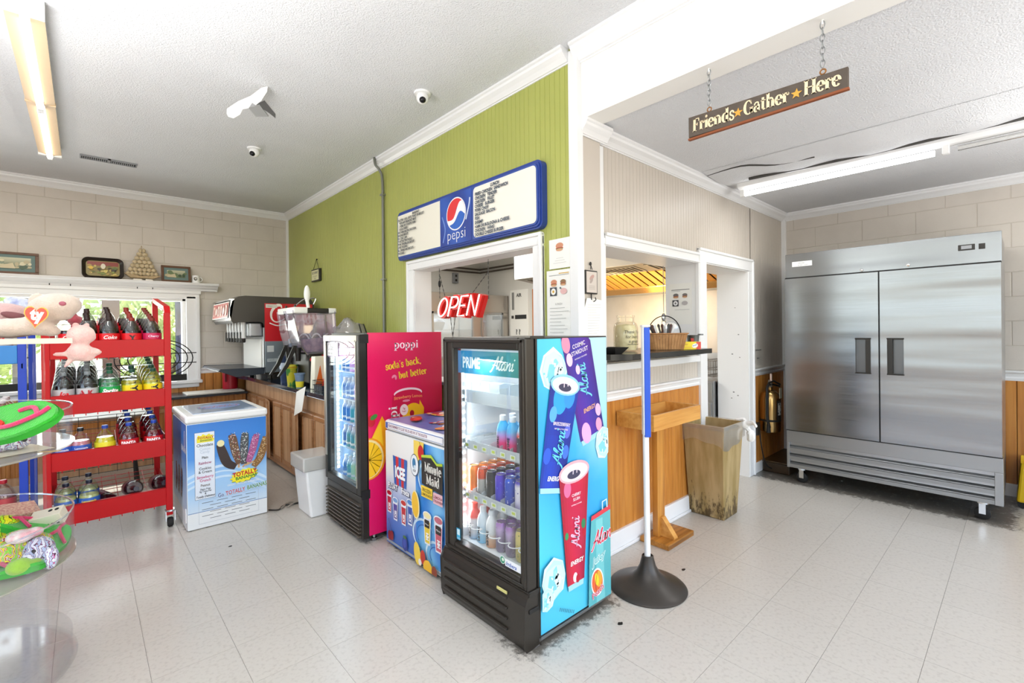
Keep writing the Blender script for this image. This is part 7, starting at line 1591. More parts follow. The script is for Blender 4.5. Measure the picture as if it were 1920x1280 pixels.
for pts in (((2.2, 3.30, 1.955), (2.2, 3.30, 1.70)), ((2.2, 3.30, 1.90), (2.2, 3.22, 1.70)), ((2.2, 2.66, 1.95), (2.2, 2.66, 1.66)), ((2.2, 2.66, 1.86), (2.2, 2.86, 1.71)), ((2.2, 3.15, 1.55), (2.2, 3.12, 1.38)), ((2.2, 3.08, 1.55), (2.2, 3.12, 1.38))):
    f = MB(); A_, B_ = Vector(pts[0]), Vector(pts[1]); n_ = int((B_-A_).length/.018)
    for i in range(n_):
        p = A_.lerp(B_, (i+.5)/n_); d_ = (B_-A_).normalized()*.011; f.tube([p-d_, p+d_], .0035 if i % 2 else .0018, 4)
    ob('chain', f, mat('chain_grey', '#5a5856', .4, .6), K)
f = MB(); f.ell((2.2, 3.30, 1.82), (.012, .012, .03)); ob('cable_knot', f, m_blackm, K)

# ================================================================ kitchen seen through the openings
f = MB()
for z in (2.56, 2.50): f.tube([(2.6, 6.85, z), (5.44, 6.85, z)], .016, 8); f.tube([(5.46, 6.86, z), (5.46, 4.7, z)], .016, 8)
o = ob('ceiling_pipes', f, mat('pipe_dark', '#6a6058', .4, .4), None, smooth=True); tag(o, 'pair of grey pipes running round the kitchen walls near the ceiling', 'pipe')
K = thing('wall_switch_box', 'grey electrical box on the far kitchen wall', 'outlet', (4.9, 6.87, 2.35)); ob('box', MB().box(4.85, 4.96, 6.83, 6.88, 2.28, 2.46), m_greyp, K, bevel=.005)
for hz in (2.31, 2.39): ob('socket', MB().box(4.885, 4.925, 6.825, 6.83, hz, hz+.04), m_blackm, K)
K = thing('steel_cabinet', 'stainless cabinet with glazed doors against the far kitchen wall', 'cabinet', (4.6, 6.3, .9)); Z0, Z1, Z2 = 1.0, 1.73, 2.03
ob('case', MB().box(3.86, 5.48, 6.08, 6.70, .9, Z0).box(3.86, 5.48, 6.08, 6.70, Z1, Z2).box(3.86, 3.90, 6.08, 6.70, Z0, Z1).box(4.70, 4.86, 6.08, 6.70, Z0, Z1).box(5.34, 5.48, 6.08, 6.70, Z0, Z1).box(3.86, 5.48, 6.65, 6.70, Z0, Z1), mat('warm_steel', '#b3aca4', .3, .9), K, bevel=.004)
for x0_, x1_ in ((3.90, 4.70), (4.86, 5.34)):
    d_ = ob('glazed_door', MB().box(x0_, x1_, 6.082, 6.088, Z0, Z1), glassy('pale_glass', '#f4f8fa', .35, .05, .3, '#e6eef2'), K); ob('door_frame', MB().box(x0_, x0_+.03, 6.065, 6.09, Z0, Z1).box(x1_-.03, x1_, 6.065, 6.09, Z0, Z1).box(x0_, x1_, 6.065, 6.09, Z0, Z0+.03).box(x0_, x1_, 6.065, 6.09, Z1-.03, Z1), m_steel, d_); ob('inner_shelf', MB().box(x0_, x1_, 6.15, 6.6, 1.44, 1.45), m_steel, d_)
ob('inner_panel', MB().box(3.90, 5.34, 6.64, 6.65, Z0, Z1), m_liner, K); ob('stand', MB().box(3.88, 5.46, 6.1, 6.69, 0, .9), m_steel, K)
lamp('glazed_cabinet_light', 'AREA', (4.6, 6.4, 1.71), 7, (.92, .97, 1), (1.2, .2), rot=(0, 0, 0))
for k, (x, c_) in enumerate(((4.2, '#b9c6d8'), (5.05, '#9aa6c2'))): K = thing('plastic_tub', ['pale tub behind the left glazed door', 'blue-grey bag behind the right glazed door'][k], 'tub', (x, 6.4, 1.451)); ob('tub', MB().lathe([(.10, 0), (.14, .12), (.09, .17)], 14, (x, 6.4, 1.451)), mat('tub%d' % k, c_, .5), K, smooth=True)
K = thing('price_board', 'white order board with black clips on the right kitchen wall', 'board', (5.49, 5.8, 1.6)); ob('sheet', MB().box(5.485, 5.498, 5.60, 6.04, 1.1, 2.12), m_paper, K)
a = Art((5.484, 6.04, 1.1), (0, -1, 0), (0, 0, 1), .001)
a.rect(.04, .68, .10, .98, '#8a8a88'); a.text(.16, .90, 'AIR', .08, '#4a4a4a', bold=.03)
for z_ in (.52, .14): a.rect(.12, z_, .40, z_+.07, '#2a2a2a'); a.rect(.03, z_+.01, .09, z_+.06, '#3d3d3d')
a.text(.14, .26, '? ?', .12, '#3a3a3a', bold=.03)
a.done('print', K)
o = ob('wood_panel', MB().box(5.44, 5.498, 5.2, 5.46, 0, 2.10), mat('orange_wood', '#d58a45', .5, ncol='#b96a2c', nscale=3, nstretch=(8, 8, .6)), None, bevel=.004); tag(o, 'orange wood panel on the right kitchen wall beside the order board', 'panel')
# extractor hood along the right wall
K = thing('extractor_hood', 'white and steel kitchen extractor hood with glowing amber baffle filters', 'hood', (4.8, 3.4, 2.1)); hx0, hy0_, hy1_ = 4.24, 2.10, 4.60
ob('canopy', MB().box(hx0, hx0+.02, hy0_, hy1_, 2.1, 2.74).box(hx0, 5.495, hy1_-.02, hy1_, 2.1, 2.74).box(hx0, 5.495, hy0_, hy0_+.02, 2.1, 2.74), mat('hood_white', '#e9e9e6', .3), K, bevel=.003)
fx0, fz0, fx1, fz1 = 4.63, 2.058, 5.04, 1.925
ob('plenum', MB().add([(hx0+.02, hy0_+.02, 2.10), (fx0, hy0_+.02, 2.062), (fx0, hy1_-.02, 2.062), (hx0+.02, hy1_-.02, 2.10), (hx0+.02, hy0_+.02, 2.13), (fx0, hy0_+.02, 2.09), (fx0, hy1_-.02, 2.09), (hx0+.02, hy1_-.02, 2.13)], [(0, 3, 2, 1), (4, 5, 6, 7), (0, 1, 5, 4), (1, 2, 6, 5), (2, 3, 7, 6), (3, 0, 4, 7)]), mat('plenum_grey', '#8c867b', .4, .6), K)
for k in range(4):
    y = 2.2+.60*k; S = lambda x, dz: 2.10-(x-hx0-.02)/(fx0-hx0-.02)*.038-dz
    def slab(f, xa, xb, ya, yb, d0, d1): f.add([(xa, ya, S(xa, d0)), (xb, ya, S(xb, d0)), (xb, yb, S(xb, d0)), (xa, yb, S(xa, d0)), (xa, ya, S(xa, d1)), (xb, ya, S(xb, d1)), (xb, yb, S(xb, d1)), (xa, yb, S(xa, d1))], [(0, 1, 2, 3), (7, 6, 5, 4), (0, 4, 5, 1), (1, 5, 6, 2), (2, 6, 7, 3), (3, 7, 4, 0)])
    f = MB(); slab(f, hx0+.07, fx0-.05, y, y+.48, .0, .006); p_ = ob('grille', f, mat('grille_grey', '#9e988c', .4, .5), K)
    for j in range(8): f = MB(); slab(f, hx0+.10, fx0-.08, y+.03+.055*j, y+.06+.055*j, .006, .008); ob('slot', f, mat('slot_black', '#2b2520', .8), p_)
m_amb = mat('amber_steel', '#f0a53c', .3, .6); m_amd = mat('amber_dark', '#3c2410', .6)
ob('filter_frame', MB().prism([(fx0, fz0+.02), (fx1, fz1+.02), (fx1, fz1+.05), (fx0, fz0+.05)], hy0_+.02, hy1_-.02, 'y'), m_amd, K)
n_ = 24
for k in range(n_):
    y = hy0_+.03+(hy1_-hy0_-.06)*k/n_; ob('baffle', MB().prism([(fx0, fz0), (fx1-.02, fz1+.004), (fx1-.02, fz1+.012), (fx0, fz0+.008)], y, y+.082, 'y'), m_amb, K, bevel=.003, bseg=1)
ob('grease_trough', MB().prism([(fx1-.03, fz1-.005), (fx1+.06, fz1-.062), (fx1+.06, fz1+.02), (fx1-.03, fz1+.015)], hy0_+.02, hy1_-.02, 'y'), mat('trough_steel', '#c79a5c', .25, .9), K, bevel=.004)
ob('hood_back', MB().box(fx1+.06, 5.49, hy0_+.02, hy1_, 1.87, 1.90), m_steel, K)
lamp('hood_lamp', 'AREA', (4.5, 3.2, 1.9), 14, (1, .62, .22), (.1, 1.8), target=(4.95, 3.2, 2.0)); lamp('hood_lamp_up', 'AREA', (4.6, 3.2, 1.6), 7, (1, .68, .3), (.3, 1.8), target=(4.7, 3.2, 2.0))
f = MB(); f.tube([(4.45, 3.35, 2.09), (4.44, 3.35, 1.92)], .004, 5); f.ell((4.44, 3.35, 1.93), (.02, .02, .03)); f.tube([(4.44, 3.35, 1.93), (4.46, 3.34, 1.85)], .008, 5); o = ob('hanging_ladle', f, m_blackm, None); tag(o, 'dark utensil hanging on a cord below the hood filters', 'utensil')
o = ob('steel_splashback', MB().box(5.47, 5.498, 2.08, 4.6, .0, 1.87), mat('worn_steel', '#d3cfc9', .4, .2, noise=.15, nscale=3), None); tag(o, 'worn stainless splashback on the kitchen wall under the hood', 'wall panel')
lamp('kitchen_splash_light', 'AREA', (4.4, 3.2, 1.95), 15, (1, .96, .9), (.2, 1.8), target=(5.45, 3.2, 1.2))
# fryer
K = thing('deep_fryer', 'stainless deep fryer with hanging wire baskets, seen through the doorway', 'fryer', (4.9, 2.4, 0))
ob('cabinet_body', MB().box(4.61, 5.30, 2.09, 2.62, .1, .90), m_steel, K, bevel=.004); ob('control_panel', MB().box(4.59, 4.615, 2.10, 2.61, .70, .88), mat('panel_steel', '#a5a6a4', .35, .8), K, bevel=.003); ob('door', MB().box(4.59, 4.61, 2.11, 2.60, .14, .68), m_steel, K, bevel=.003); ob('door_handle', MB().box(4.565, 4.59, 2.15, 2.5, .62, .65), m_zinc, K, bevel=.004)
for x in (4.65, 5.25):
    for y in (2.14, 2.56): ob('leg', MB().lathe([(.02, 0), (.02, .1)], 10, (x, y, 0)), m_steel, K)
ob('label_plate', MB().box(4.586, 4.59, 2.17, 2.23, .50, .54), mat('red_label', '#c8302a', .4), K); 
ob('backsplash', MB().box(5.24, 5.30, 2.10, 2.61, .90, 1.15), m_steel, K, bevel=.004)
for k, y in enumerate((2.14, 2.38)):
    f = MB(); X0_, X1_ = 4.72, 5.12
    for z in (.93, 1.0, 1.09): f.tube([(X0_, y, z), (X1_, y, z), (X1_, y+.14, z), (X0_, y+.14, z)], .004, 4, closed=True)
    for j in range(9): x = X0_+(X1_-X0_)*j/8; f.tube([(x, y, 1.09), (x, y, .93), (x, y+.14, .93), (x, y+.14, 1.09)], .0022, 4)
    for j in range(5): yy = y+.14*j/4; f.tube([(X0_, yy, 1.09), (X0_, yy, .93), (X1_, yy, .93), (X1_, yy, 1.09)], .0022, 4)
    b_ = ob('wire_basket', f, mat('basket_steel', '#8c8680', .35, .9), K); f = MB(); f.tube([(X0_, y+.07, 1.09), (X0_-.08, y+.07, 1.14), (X0_-.16, y+.07, 1.13)], .006, 5); ob('handle', f, mat('handle_rust', '#a04a34', .5), b_)

# ================================================================ pass-through counter and the things on it
f = MB(); f.prism([(2.36, 1.70), (2.46, 1.61), (3.53, 1.61), (3.54, 1.62), (3.54, 1.79), (3.68, 1.79), (3.68, 2.12), (2.44, 2.12), (2.44, 1.79), (2.36, 1.78)], 1.235, 1.27, 'z'); bt = ob('bar_top', f, mat('black_bar_top', '#33302b', .22, noise=.2, nscale=30), None, bevel=.004); tag(bt, 'black laminate bar top in the pass-through opening', 'counter')
zb = 1.2705; RF = Matrix.Rotation(-YAW, 4, 'Z')
K = thing('tip_jar', 'large clear jar of cash with handwritten tip note on the bar top', 'jar', (2.76, 1.86, zb)); jx, jy = 2.76, 1.86
ob('glass_body', MB().lathe([(.065, 0), (.078, .008), (.083, .03), (.083, .165), (.074, .19), (.058, .205), (.058, .232), (.062, .236), (.062, .248)], 32, (jx, jy, zb), cap=False), glassy('jar_clear', '#fbfaf4', .06, .03, .03, '#efe9d2'), K, smooth=True)
ob('money_fill', MB().lathe([(.0, .01), (.068, .012), (.075, .05), (.073, .15), (.062, .18), (0, .19)], 24, (jx, jy, zb), cap=False), mat('banknote_fill', '#f0e8c4', .8, ncol='#dccf9c', nscale=18, bump=.5, bscale=25), K, smooth=True)
def curved_text(K, name, lines, cx, cy, r_, th0, m):
    mb = MB()
    for t, z, s_, dx in lines:
        vs, fs = text_mesh(t, .0, .15, 2); mb.add([(cx+r_*math.sin((a_*s_+dx)/r_+th0), cy-r_*math.cos((a_*s_+dx)/r_+th0), z+b_*s_) for a_, b_ in vs], fs)
    return ob(name, mb, m, K)
curved_text(K, 'handwriting', [('Thank You', zb+.125, .030, -.03), ('for being', zb+.092, .030, -.02), ('a great', zb+.062, .030, .0), ('~~~~~~', zb+.04, .04, -.01)], jx, jy, .0845, -.75, m_black)
# basket with cutlery
K = thing('cutlery_basket', 'woven wood basket with a wire handle on the bar top', 'basket', (3.17, 1.80, zb)); bx, by_ = 3.17, 1.80; MBk = Matrix.Translation((bx, by_, 0)) @ RF
def ring(w_, d_, z): return [tuple(MBk @ Vector(((w_/2)*max(-1, min(1, 1.25*math.cos(t))), (d_/2)*max(-1, min(1, 1.25*math.sin(t))), z))) for t in [2*PI*i/48 for i in range(48)]]
f = MB(); f.tube(ring(.30, .20, zb+.118), .005, 5, closed=True); ob('rim', f, mat('basket_rim', '#a87645', .6), K)
m_bk = mat('basket_weave', '#b98a58', .6, ncol='#93653a', nscale=12)
R0, R1 = ring(.24, .16, zb+.002), ring(.295, .195, zb+.118)
for i in range(48):
    A_, B_, C_, D_ = [Vector(p) for p in (R0[i], R0[(i+1) % 48], R1[(i+1) % 48], R1[i])]
    if (B_-A_).length < 1e-4: continue
    g_ = [A_.lerp(B_, .06), A_.lerp(B_, .94), D_.lerp(C_, .94), D_.lerp(C_, .06)]
    inn = [p+(Vector((bx, by_, p.z))-p).normalized()*.004 for p in g_]; mb = MB().add(g_+inn, [(0, 1, 2, 3), (7, 6, 5, 4), (0, 4, 5, 1), (1, 5, 6, 2), (2, 6, 7, 3), (3, 7, 4, 0)]); ob('slat', mb, m_bk, K)
f = MB(); f.M = MBk; f.box(-.10, .10, -.06, .06, zb, zb+.08); ob('liner', f, mat('liner_brown', '#6a4a2c', .8), K)
f = MB(); f.M = MBk; f.tube([(.12*math.cos(t), 0, zb+.118+.13*math.sin(t)) for t in [PI*i/24 for i in range(25)]], .004, 6); ob('wire_handle', f, m_blackm, K, smooth=True)
for k in range(9):
    p = MBk @ Vector((-.09+.018*k, -.02+.012*(k % 3), zb+.12))
    K2 = thing('cutlery', f"{['black', 'dark brown', 'white'][k % 3]} handled cutlery, {['first','second','third','fourth','fifth','sixth','seventh','eighth','ninth'][k]} from the jar side of the basket", 'cutlery', tuple(p), 'cutlery in the woven basket')
    f = MB(); f.M = Matrix.Translation(p) @ RF @ E_(12-6*(k % 4), -30+6*k, 0).to_4x4(); f.box(-.007, .007, -.004, .004, -.045, .05); f.ell((0, 0, .055), (.011, .004, .016)); ob('handle', f, [m_black, mat('sleeve_brown', '#4a2c22', .5), m_whitep][k % 3], K2, bevel=.002)
K = thing('plastic_plate', 'stack of round clear plates standing in the basket', 'plates', tuple(MBk @ Vector((.06, .02, zb+.1)))); f = MB(); f.M = MBk @ Matrix.Translation((.055, .01, zb+.145)) @ E_(80, 0, 10).to_4x4(); f.lathe([(0, 0), (.045, 0), (.062, .01), (.064, .012), (.045, .004), (0, .004)], 28, cap=False); ob('plate', f, glassy('plate_clear', '#f4f6f6', .3, .1, .45, '#e9ecee'), K, smooth=True)
K = thing('metal_bucket', 'small galvanised bucket with red packets beside the basket', 'bucket', (3.43, 1.71, zb)); ob('pail', MB().lathe([(.034, 0), (.045, .10), (.048, .103), (.043, .10), (.032, .004), (0, .004)], 24, (3.43, 1.71, zb), cap=False), mat('pail_zinc', '#8b9290', .45, .8, noise=.2, nscale=20), K, smooth=True); ob('ear', MB().box(3.46, 3.50, 1.66, 1.69, zb+.10, zb+.112), m_zinc, K, bevel=.003)
f = MB(); f.M = Matrix.Translation((3.385, 1.70, zb)) @ RF; f.box(-.012, .012, -.02, -.012, .02, .08); ob('red_packets', f, mat('packet_red', '#b8322a', .5), K, bevel=.003)
K = thing('food_carton', 'yellow and red carton of toothpicks at the front of the bar top', 'carton', (3.30, 1.66, zb)); MC = Matrix.Translation((3.295, 1.665, zb)) @ RF
f = MB(); f.M = MC; f.box(-.072, .072, -.018, .018, 0, .056); ob('carton', f, mat('carton_yellow2', '#efd51f', .4), K, bevel=.002)
a = Art(MC @ Vector((-.072, -.0185, 0)), MC.to_3x3() @ Vector((1, 0, 0)), (0, 0, 1)); a.rect(.11, .001, .1435, .055, '#d0392a'); a.ell(.10, .027, .022, .016, '#f2f0e6', .3); a.text(.084, .021, 'SNAPS', .012, '#3a55a0', bold=.03, rot=.3); a.text(.01, .034, 'crispy', .016, '#d8a01a', bold=.03); a.rect(.008, .008, .07, .02, '#e6be1a'); a.done('print', K)
K = thing('serving_pan', 'black shallow serving pan at the left end of the bar top', 'pan', (2.48, 1.74, zb)); ob('pan_body', MB().add([(2.41, 1.70, zb), (2.48, 1.70, zb), (2.48, 1.80, zb), (2.41, 1.80, zb), (2.38, 1.68, zb+.04), (2.53, 1.68, zb+.04), (2.53, 1.83, zb+.04), (2.38, 1.83, zb+.04)], [(3, 2, 1, 0), (0, 1, 5, 4), (1, 2, 6, 5), (2, 3, 7, 6), (3, 0, 4, 7)]), m_blackm, K)
# column: framed verse, list paper and hooks; jamb sheet
K = thing('framed_verse', 'small black framed picture on a nail on the corner column', 'picture', (2.23, 1.74, 1.63)); f = MB().box(2.172, 2.286, 1.735, 1.749, 1.635, 1.775); ob('frame', f, m_black, K, bevel=.003); a = Art((2.18, 1.7345, 1.643), (1, 0, 0), (0, 0, 1)); a.rect(0, 0, .098, .124, '#cfc4bb'); a.ell(.05, .09, .025, .012, '#b9938a', .6); a.ell(.045, .07, .02, .01, '#a89a92', .8); [a.rect(.02, .02+.009*k, .078, .022+.009*k, '#9a9189') for k in range(3)]; a.done('print', K)
f = MB(); f.tube([(2.225, 1.738, 1.78), (2.23, 1.74, 1.805), (2.24, 1.738, 1.78)], .0025, 5); f.ell((2.23, 1.742, 1.815), (.008, .006, .012)); f.tube([(2.23, 1.74, 1.635), (2.232, 1.74, 1.60)], .004, 5); ob('hook', f, m_black, K)
K = thing('handwritten_list', 'long white handwritten list pinned under the small framed picture', 'paper', (2.25, 1.745, 1.3)); P_ = [(2.175, 1.29), (2.33, 1.29), (2.34, 1.60), (2.24, 1.612), (2.19, 1.61), (2.165, 1.55), (2.16, 1.5), (2.17, 1.35)]; f = MB(); f.add([(x, 1.742+.004*math.sin(x*40), z) for x, z in P_], [tuple(t) for t in tessellate_polygon([[Vector((x, z, 0)) for x, z in P_]])]); so = ob('sheet', f, m_paper, K); so.modifiers.new('s', 'SOLIDIFY').thickness = .001
a = Art((2.18, 1.7365, 1.30), (1, 0, 0), (0, 0, 1)); qr = random.Random(2)
for k in range(17): a.stroke([(.01, .27-.0155*k), (.01+qr.uniform(.08, .13), .272-.0155*k)], .0012, '#b4b4b2', layer=False)
a.done('handwriting', K); f = MB(); f.tube(smoothp([(2.262, 1.735, 1.615), (2.255, 1.725, 1.60), (2.245, 1.735, 1.59)]), .003, 5); ob('pin', f, m_black, K)
K = thing('menu_sheet', 'white menu paper with four food pictures on the jamb beside the pass-through', 'paper', (3.68, 1.95, 1.6)); ob('sheet', MB().box(3.6785, 3.6795, 1.84, 2.04, 1.46, 1.80), m_paper, K); a = Art((3.678, 2.04, 1.46), (0, -1, 0), (0, 0, 1)); a.rect(.02, .285, .18, .290, '#6a6a6c'); a.rect(.02, .275, .1, .278, '#9a9a9c')
burger(a, .06, .235, .024, '#6d6a68'); burger(a, .14, .235, .022, '#77726e'); a.rect(.03, .15, .085, .203, '#34363a'); a.ell(.058, .176, .02, .02, '#ececec'); a.ell(.058, .176, .008, .008, '#6f6f6f'); a.ell(.14, .175, .026, .018, '#b9b4b4'); a.rect(.05, .12, .18, .122, '#9a9a9a'); a.done('print', K)
f = MB(); f.tube([(3.60, 2.05, 1.955), (3.60, 2.05, 1.56)], .003, 4); f.ell((3.60, 2.05, 1.52), (.03, .015, .035)); f.tube([(3.60+.03*math.cos(t), 2.05, 1.47+.03*math.sin(t)) for t in [2*PI*i/16 for i in range(16)]], .004, 5, closed=True); f.ell((3.60, 2.05, 1.43), (.02, .012, .03)); K = thing('hanging_scissors', 'metal scissors and clips hanging in the pass-through behind the basket', 'scissors', (3.60, 2.05, 1.5)); ob('scissors', f, m_steel, K, smooth=True)

# ================================================================ barrier post
K = thing('barrier_post', 'white retractable barrier post with blue belt side and dark domed base', 'post', (2.285, 1.413, 0)); px_, py_ = 2.285, 1.413
ob('base', MB().lathe([(.205, 0), (.208, .006), (.20, .014), (.17, .026), (.12, .042), (.085, .062), (.06, .09), (.043, .125), (.034, .16), (.031, .175), (.026, .178), (.026, .17)], 48, (px_, py_, 0)), mat('base_bronze', '#3d3833', .35, .2), K, smooth=True)
f = MB(); f.M = Matrix.Translation((px_, py_, 0)) @ Matrix.Rotation(-.007, 4, 'Y'); f.lathe([(.0165, .16), (.0165, .86)], 20); ob('pole', f, mat('pole_white', '#f0f0ef', .3), K, smooth=True)
f = MB(); f.M = Matrix.Translation((px_-.006, py_, 0)) @ RF; f.box(-.017, .002, -.02, .02, .84, 1.44); ob('housing', f, mat('housing_white', '#eceded', .3), K, bevel=.005)
f = MB(); f.M = Matrix.Translation((px_-.006, py_, 0)) @ RF; f.box(-.0105, .022, -.025, .022, .832, 1.432); ob('belt_cover', f, mat('belt_blue', '#1f50c0', .4), K, bevel=.003)
f = MB(); f.M = Matrix.Translation((px_-.006, py_, 0)) @ RF; f.box(-.021, .024, -.026, .024, 1.434, 1.446); ob('cap', f, mat('cap_pale', '#d8d6d6', .4), K, bevel=.002)
# ================================================================ wooden tray stand
K = thing('wooden_stand', 'light pine open tray box on a single post with a square base', 'stand', (2.83, 1.65, 0)); tx0, tx1, ty0, ty1, tz0, tz1 = 2.535, 3.135, 1.515, 1.785, .80, .897
ob('tray_side', MB().box(tx0, tx1, ty0, ty0+.018, tz0, tz1), m_pine, K, bevel=.002); ob('tray_side', MB().box(tx0, tx1, ty1-.018, ty1, tz0, tz1), m_pine, K, bevel=.002); ob('tray_end', MB().box(tx0, tx0+.018, ty0+.018, ty1-.018, tz0, tz1), m_pine, K, bevel=.002); ob('tray_end', MB().box(tx1-.018, tx1, ty0+.018, ty1-.018, tz0, tz1), m_pine, K, bevel=.002)
ob('tray_bottom', MB().box(tx0+.018, tx1-.018, ty0+.018, ty1-.018, tz0, tz0+.012), m_pine, K)
ob('post', MB().box(2.815, 2.905, 1.66, 1.70, .035, tz0), m_pinez, K, bevel=.002)
ob('brace', MB().prism([(1.56, .038), (1.66, .038), (1.66, .16), (1.645, .16), (1.56, .05)], 2.845, 2.885, 'x'), m_pine, K, bevel=.002); ob('brace', MB().prism([(2.905, .038), (3.0, .038), (3.0, .05), (2.915, .11), (2.905, .11)], 1.66, 1.70, 'y'), m_pine, K, bevel=.002)
ob('base', MB().box(2.745, 3.085, 1.545, 1.755, .0, .036), wood_mat('worn_pine', '#c08338', '#7d4f1c', 'x', .4, 2.2), K, bevel=.005)

# ================================================================ rubbish bin with bag
K = thing('rubbish_bin', 'tall tan grimy rubbish bin with a clear bag knotted at its rim', 'bin', (3.6, 1.66, 0)); m_bin = mat('grimy_tan', '#b19a6e', .6, ncol='#96804f', nscale=6, nstretch=(3, 3, .5))
N_ = m_bin.node_tree.nodes; L_ = m_bin.node_tree.links; p_ = N_['Principled BSDF']; src = p_.inputs['Base Color'].links[0].from_socket
tc = N_.new('ShaderNodeTexCoord'); sp = N_.new('ShaderNodeSeparateXYZ'); L_.new(tc.outputs['Object'], sp.inputs[0]); no = N_.new('ShaderNodeTexNoise'); no.inputs['Scale'].default_value = 16; no.inputs['Detail'].default_value = 10; no.inputs['Roughness'].default_value = .7; mp = N_.new('ShaderNodeMapping'); mp.inputs['Scale'].default_value = (2.2, 2.2, .9); L_.new(tc.outputs['Object'], mp.inputs[0]); L_.new(mp.outputs[0], no.inputs['Vector'])
mr = N_.new('ShaderNodeMapRange'); mr.inputs[1].default_value = .02; mr.inputs[2].default_value = .28; mr.inputs[3].default_value = .16; mr.inputs[4].default_value = -.08; L_.new(sp.outputs[2], mr.inputs[0])
ad = N_.new('ShaderNodeMath'); ad.operation = 'ADD'; L_.new(no.outputs[0], ad.inputs[0]); L_.new(mr.outputs[0], ad.inputs[1]); m2 = N_.new('ShaderNodeMapRange'); m2.inputs[1].default_value = .56; m2.inputs[2].default_value = .68; m2.inputs[4].default_value = .85; L_.new(ad.outputs[0], m2.inputs[0])
mx = N_.new('ShaderNodeMix'); mx.data_type = 'RGBA'; L_.new(m2.outputs[0], mx.inputs['Factor']); L_.new(src, mx.inputs['A']); mx.inputs['B'].default_value = (*lin('#3c2a12'), 1); L_.new(mx.outputs['Result'], p_.inputs['Base Color'])
b0, b1 = (3.47, 3.705, 1.505, 1.775), (3.405, 3.765, 1.475, 1.79); zt_ = .70
def frus(q0, z0_, q1, z1_): return [(q0[0], q0[2], z0_), (q0[1], q0[2], z0_), (q0[1], q0[3], z0_), (q0[0], q0[3], z0_), (q1[0], q1[2], z1_), (q1[1], q1[2], z1_), (q1[1], q1[3], z1_), (q1[0], q1[3], z1_)]
f = MB().add(frus(b0, 0, b1, zt_), [(0, 3, 2, 1), (0, 1, 5, 4), (1, 2, 6, 5), (2, 3, 7, 6), (3, 0, 4, 7)]); i_ = .012; f.add(frus((b0[0]+i_, b0[1]-i_, b0[2]+i_, b0[3]-i_), .01, (b1[0]+i_, b1[1]-i_, b1[2]+i_, b1[3]-i_), zt_), [(0, 1, 2, 3), (0, 4, 5, 1), (1, 5, 6, 2), (2, 6, 7, 3), (3, 7, 4, 0)])
f.add([(b1[0], b1[2], zt_), (b1[1], b1[2], zt_), (b1[1], b1[3], zt_), (b1[0], b1[3], zt_), (b1[0]+i_, b1[2]+i_, zt_), (b1[1]-i_, b1[2]+i_, zt_), (b1[1]-i_, b1[3]-i_, zt_), (b1[0]+i_, b1[3]-i_, zt_)], [(0, 1, 5, 4), (1, 2, 6, 5), (2, 3, 7, 6), (3, 0, 4, 7)])
ob('tub', f, m_bin, K, bevel=.008)
m_film = glassy('bag_film_clear', '#fbfaf8', .09, .2, .14, '#efece6'); f = MB(); e_ = .006; nU = 40; vs = []; hs = []
def per(q, t):
    L4 = [(q[0], q[2]), (q[1], q[2]), (q[1], q[3]), (q[0], q[3])]; k = int(t*4) % 4; u = t*4-int(t*4); A_, B_ = L4[k], L4[(k+1) % 4]; return A_[0]+(B_[0]-A_[0])*u, A_[1]+(B_[1]-A_[1])*u
lo = lambda t: .56-.03*math.sin(t*3+1)-.008*math.sin(t*11)
for i in range(nU):
    t = i/nU; x, y = per((b1[0]-e_, b1[1]+e_, b1[2]-e_, b1[3]+e_), t); zl = lo(t*4)
    kx = 1-(.70-zl)*.12; cx_, cy_ = 3.585, 1.63
    vs += [(cx_+(x-cx_)*.94, cy_+(y-cy_)*.94, .66), (x, y, .708), (cx_+(x-cx_)*1.01, cy_+(y-cy_)*1.01, .70), (cx_+(x-cx_)*kx+.004*math.sin(t*70), cy_+(y-cy_)*kx+.004*math.cos(t*60), zl)]
fs = []
for i in range(nU):
    j = (i+1) % nU
    for r_ in range(3): fs.append((4*i+r_, 4*j+r_, 4*j+r_+1, 4*i+r_+1))
ob('bag', f.add(vs, fs), m_film, K, smooth=True)
m_kn = mat('white_bag_knot', '#ecebe8', .35, trans=0, bump=.5, bscale=40); f = MB(); kx_, ky_ = 3.765, 1.468
f.ell((kx_, ky_, .675), (.03, .035, .03), 12, 8); f.tube(smoothp([(kx_, ky_, .67), (kx_+.025, ky_-.03, .62), (kx_+.03, ky_-.035, .55)]), [.018]*5+[.03]*5+[.022], 7); f.tube(smoothp([(kx_, ky_, .68), (kx_-.02, ky_-.07, .70), (kx_-.1, ky_-.12, .69)]), [.02]*5+[.012]*5+[.004], 6); f.tube(smoothp([(kx_, ky_, .68), (kx_+.035, ky_+.02, .705), (kx_+.02, ky_+.08, .69)]), [.018]*5+[.02]*5+[.008], 6); ob('knot', f, m_kn, K, smooth=True)

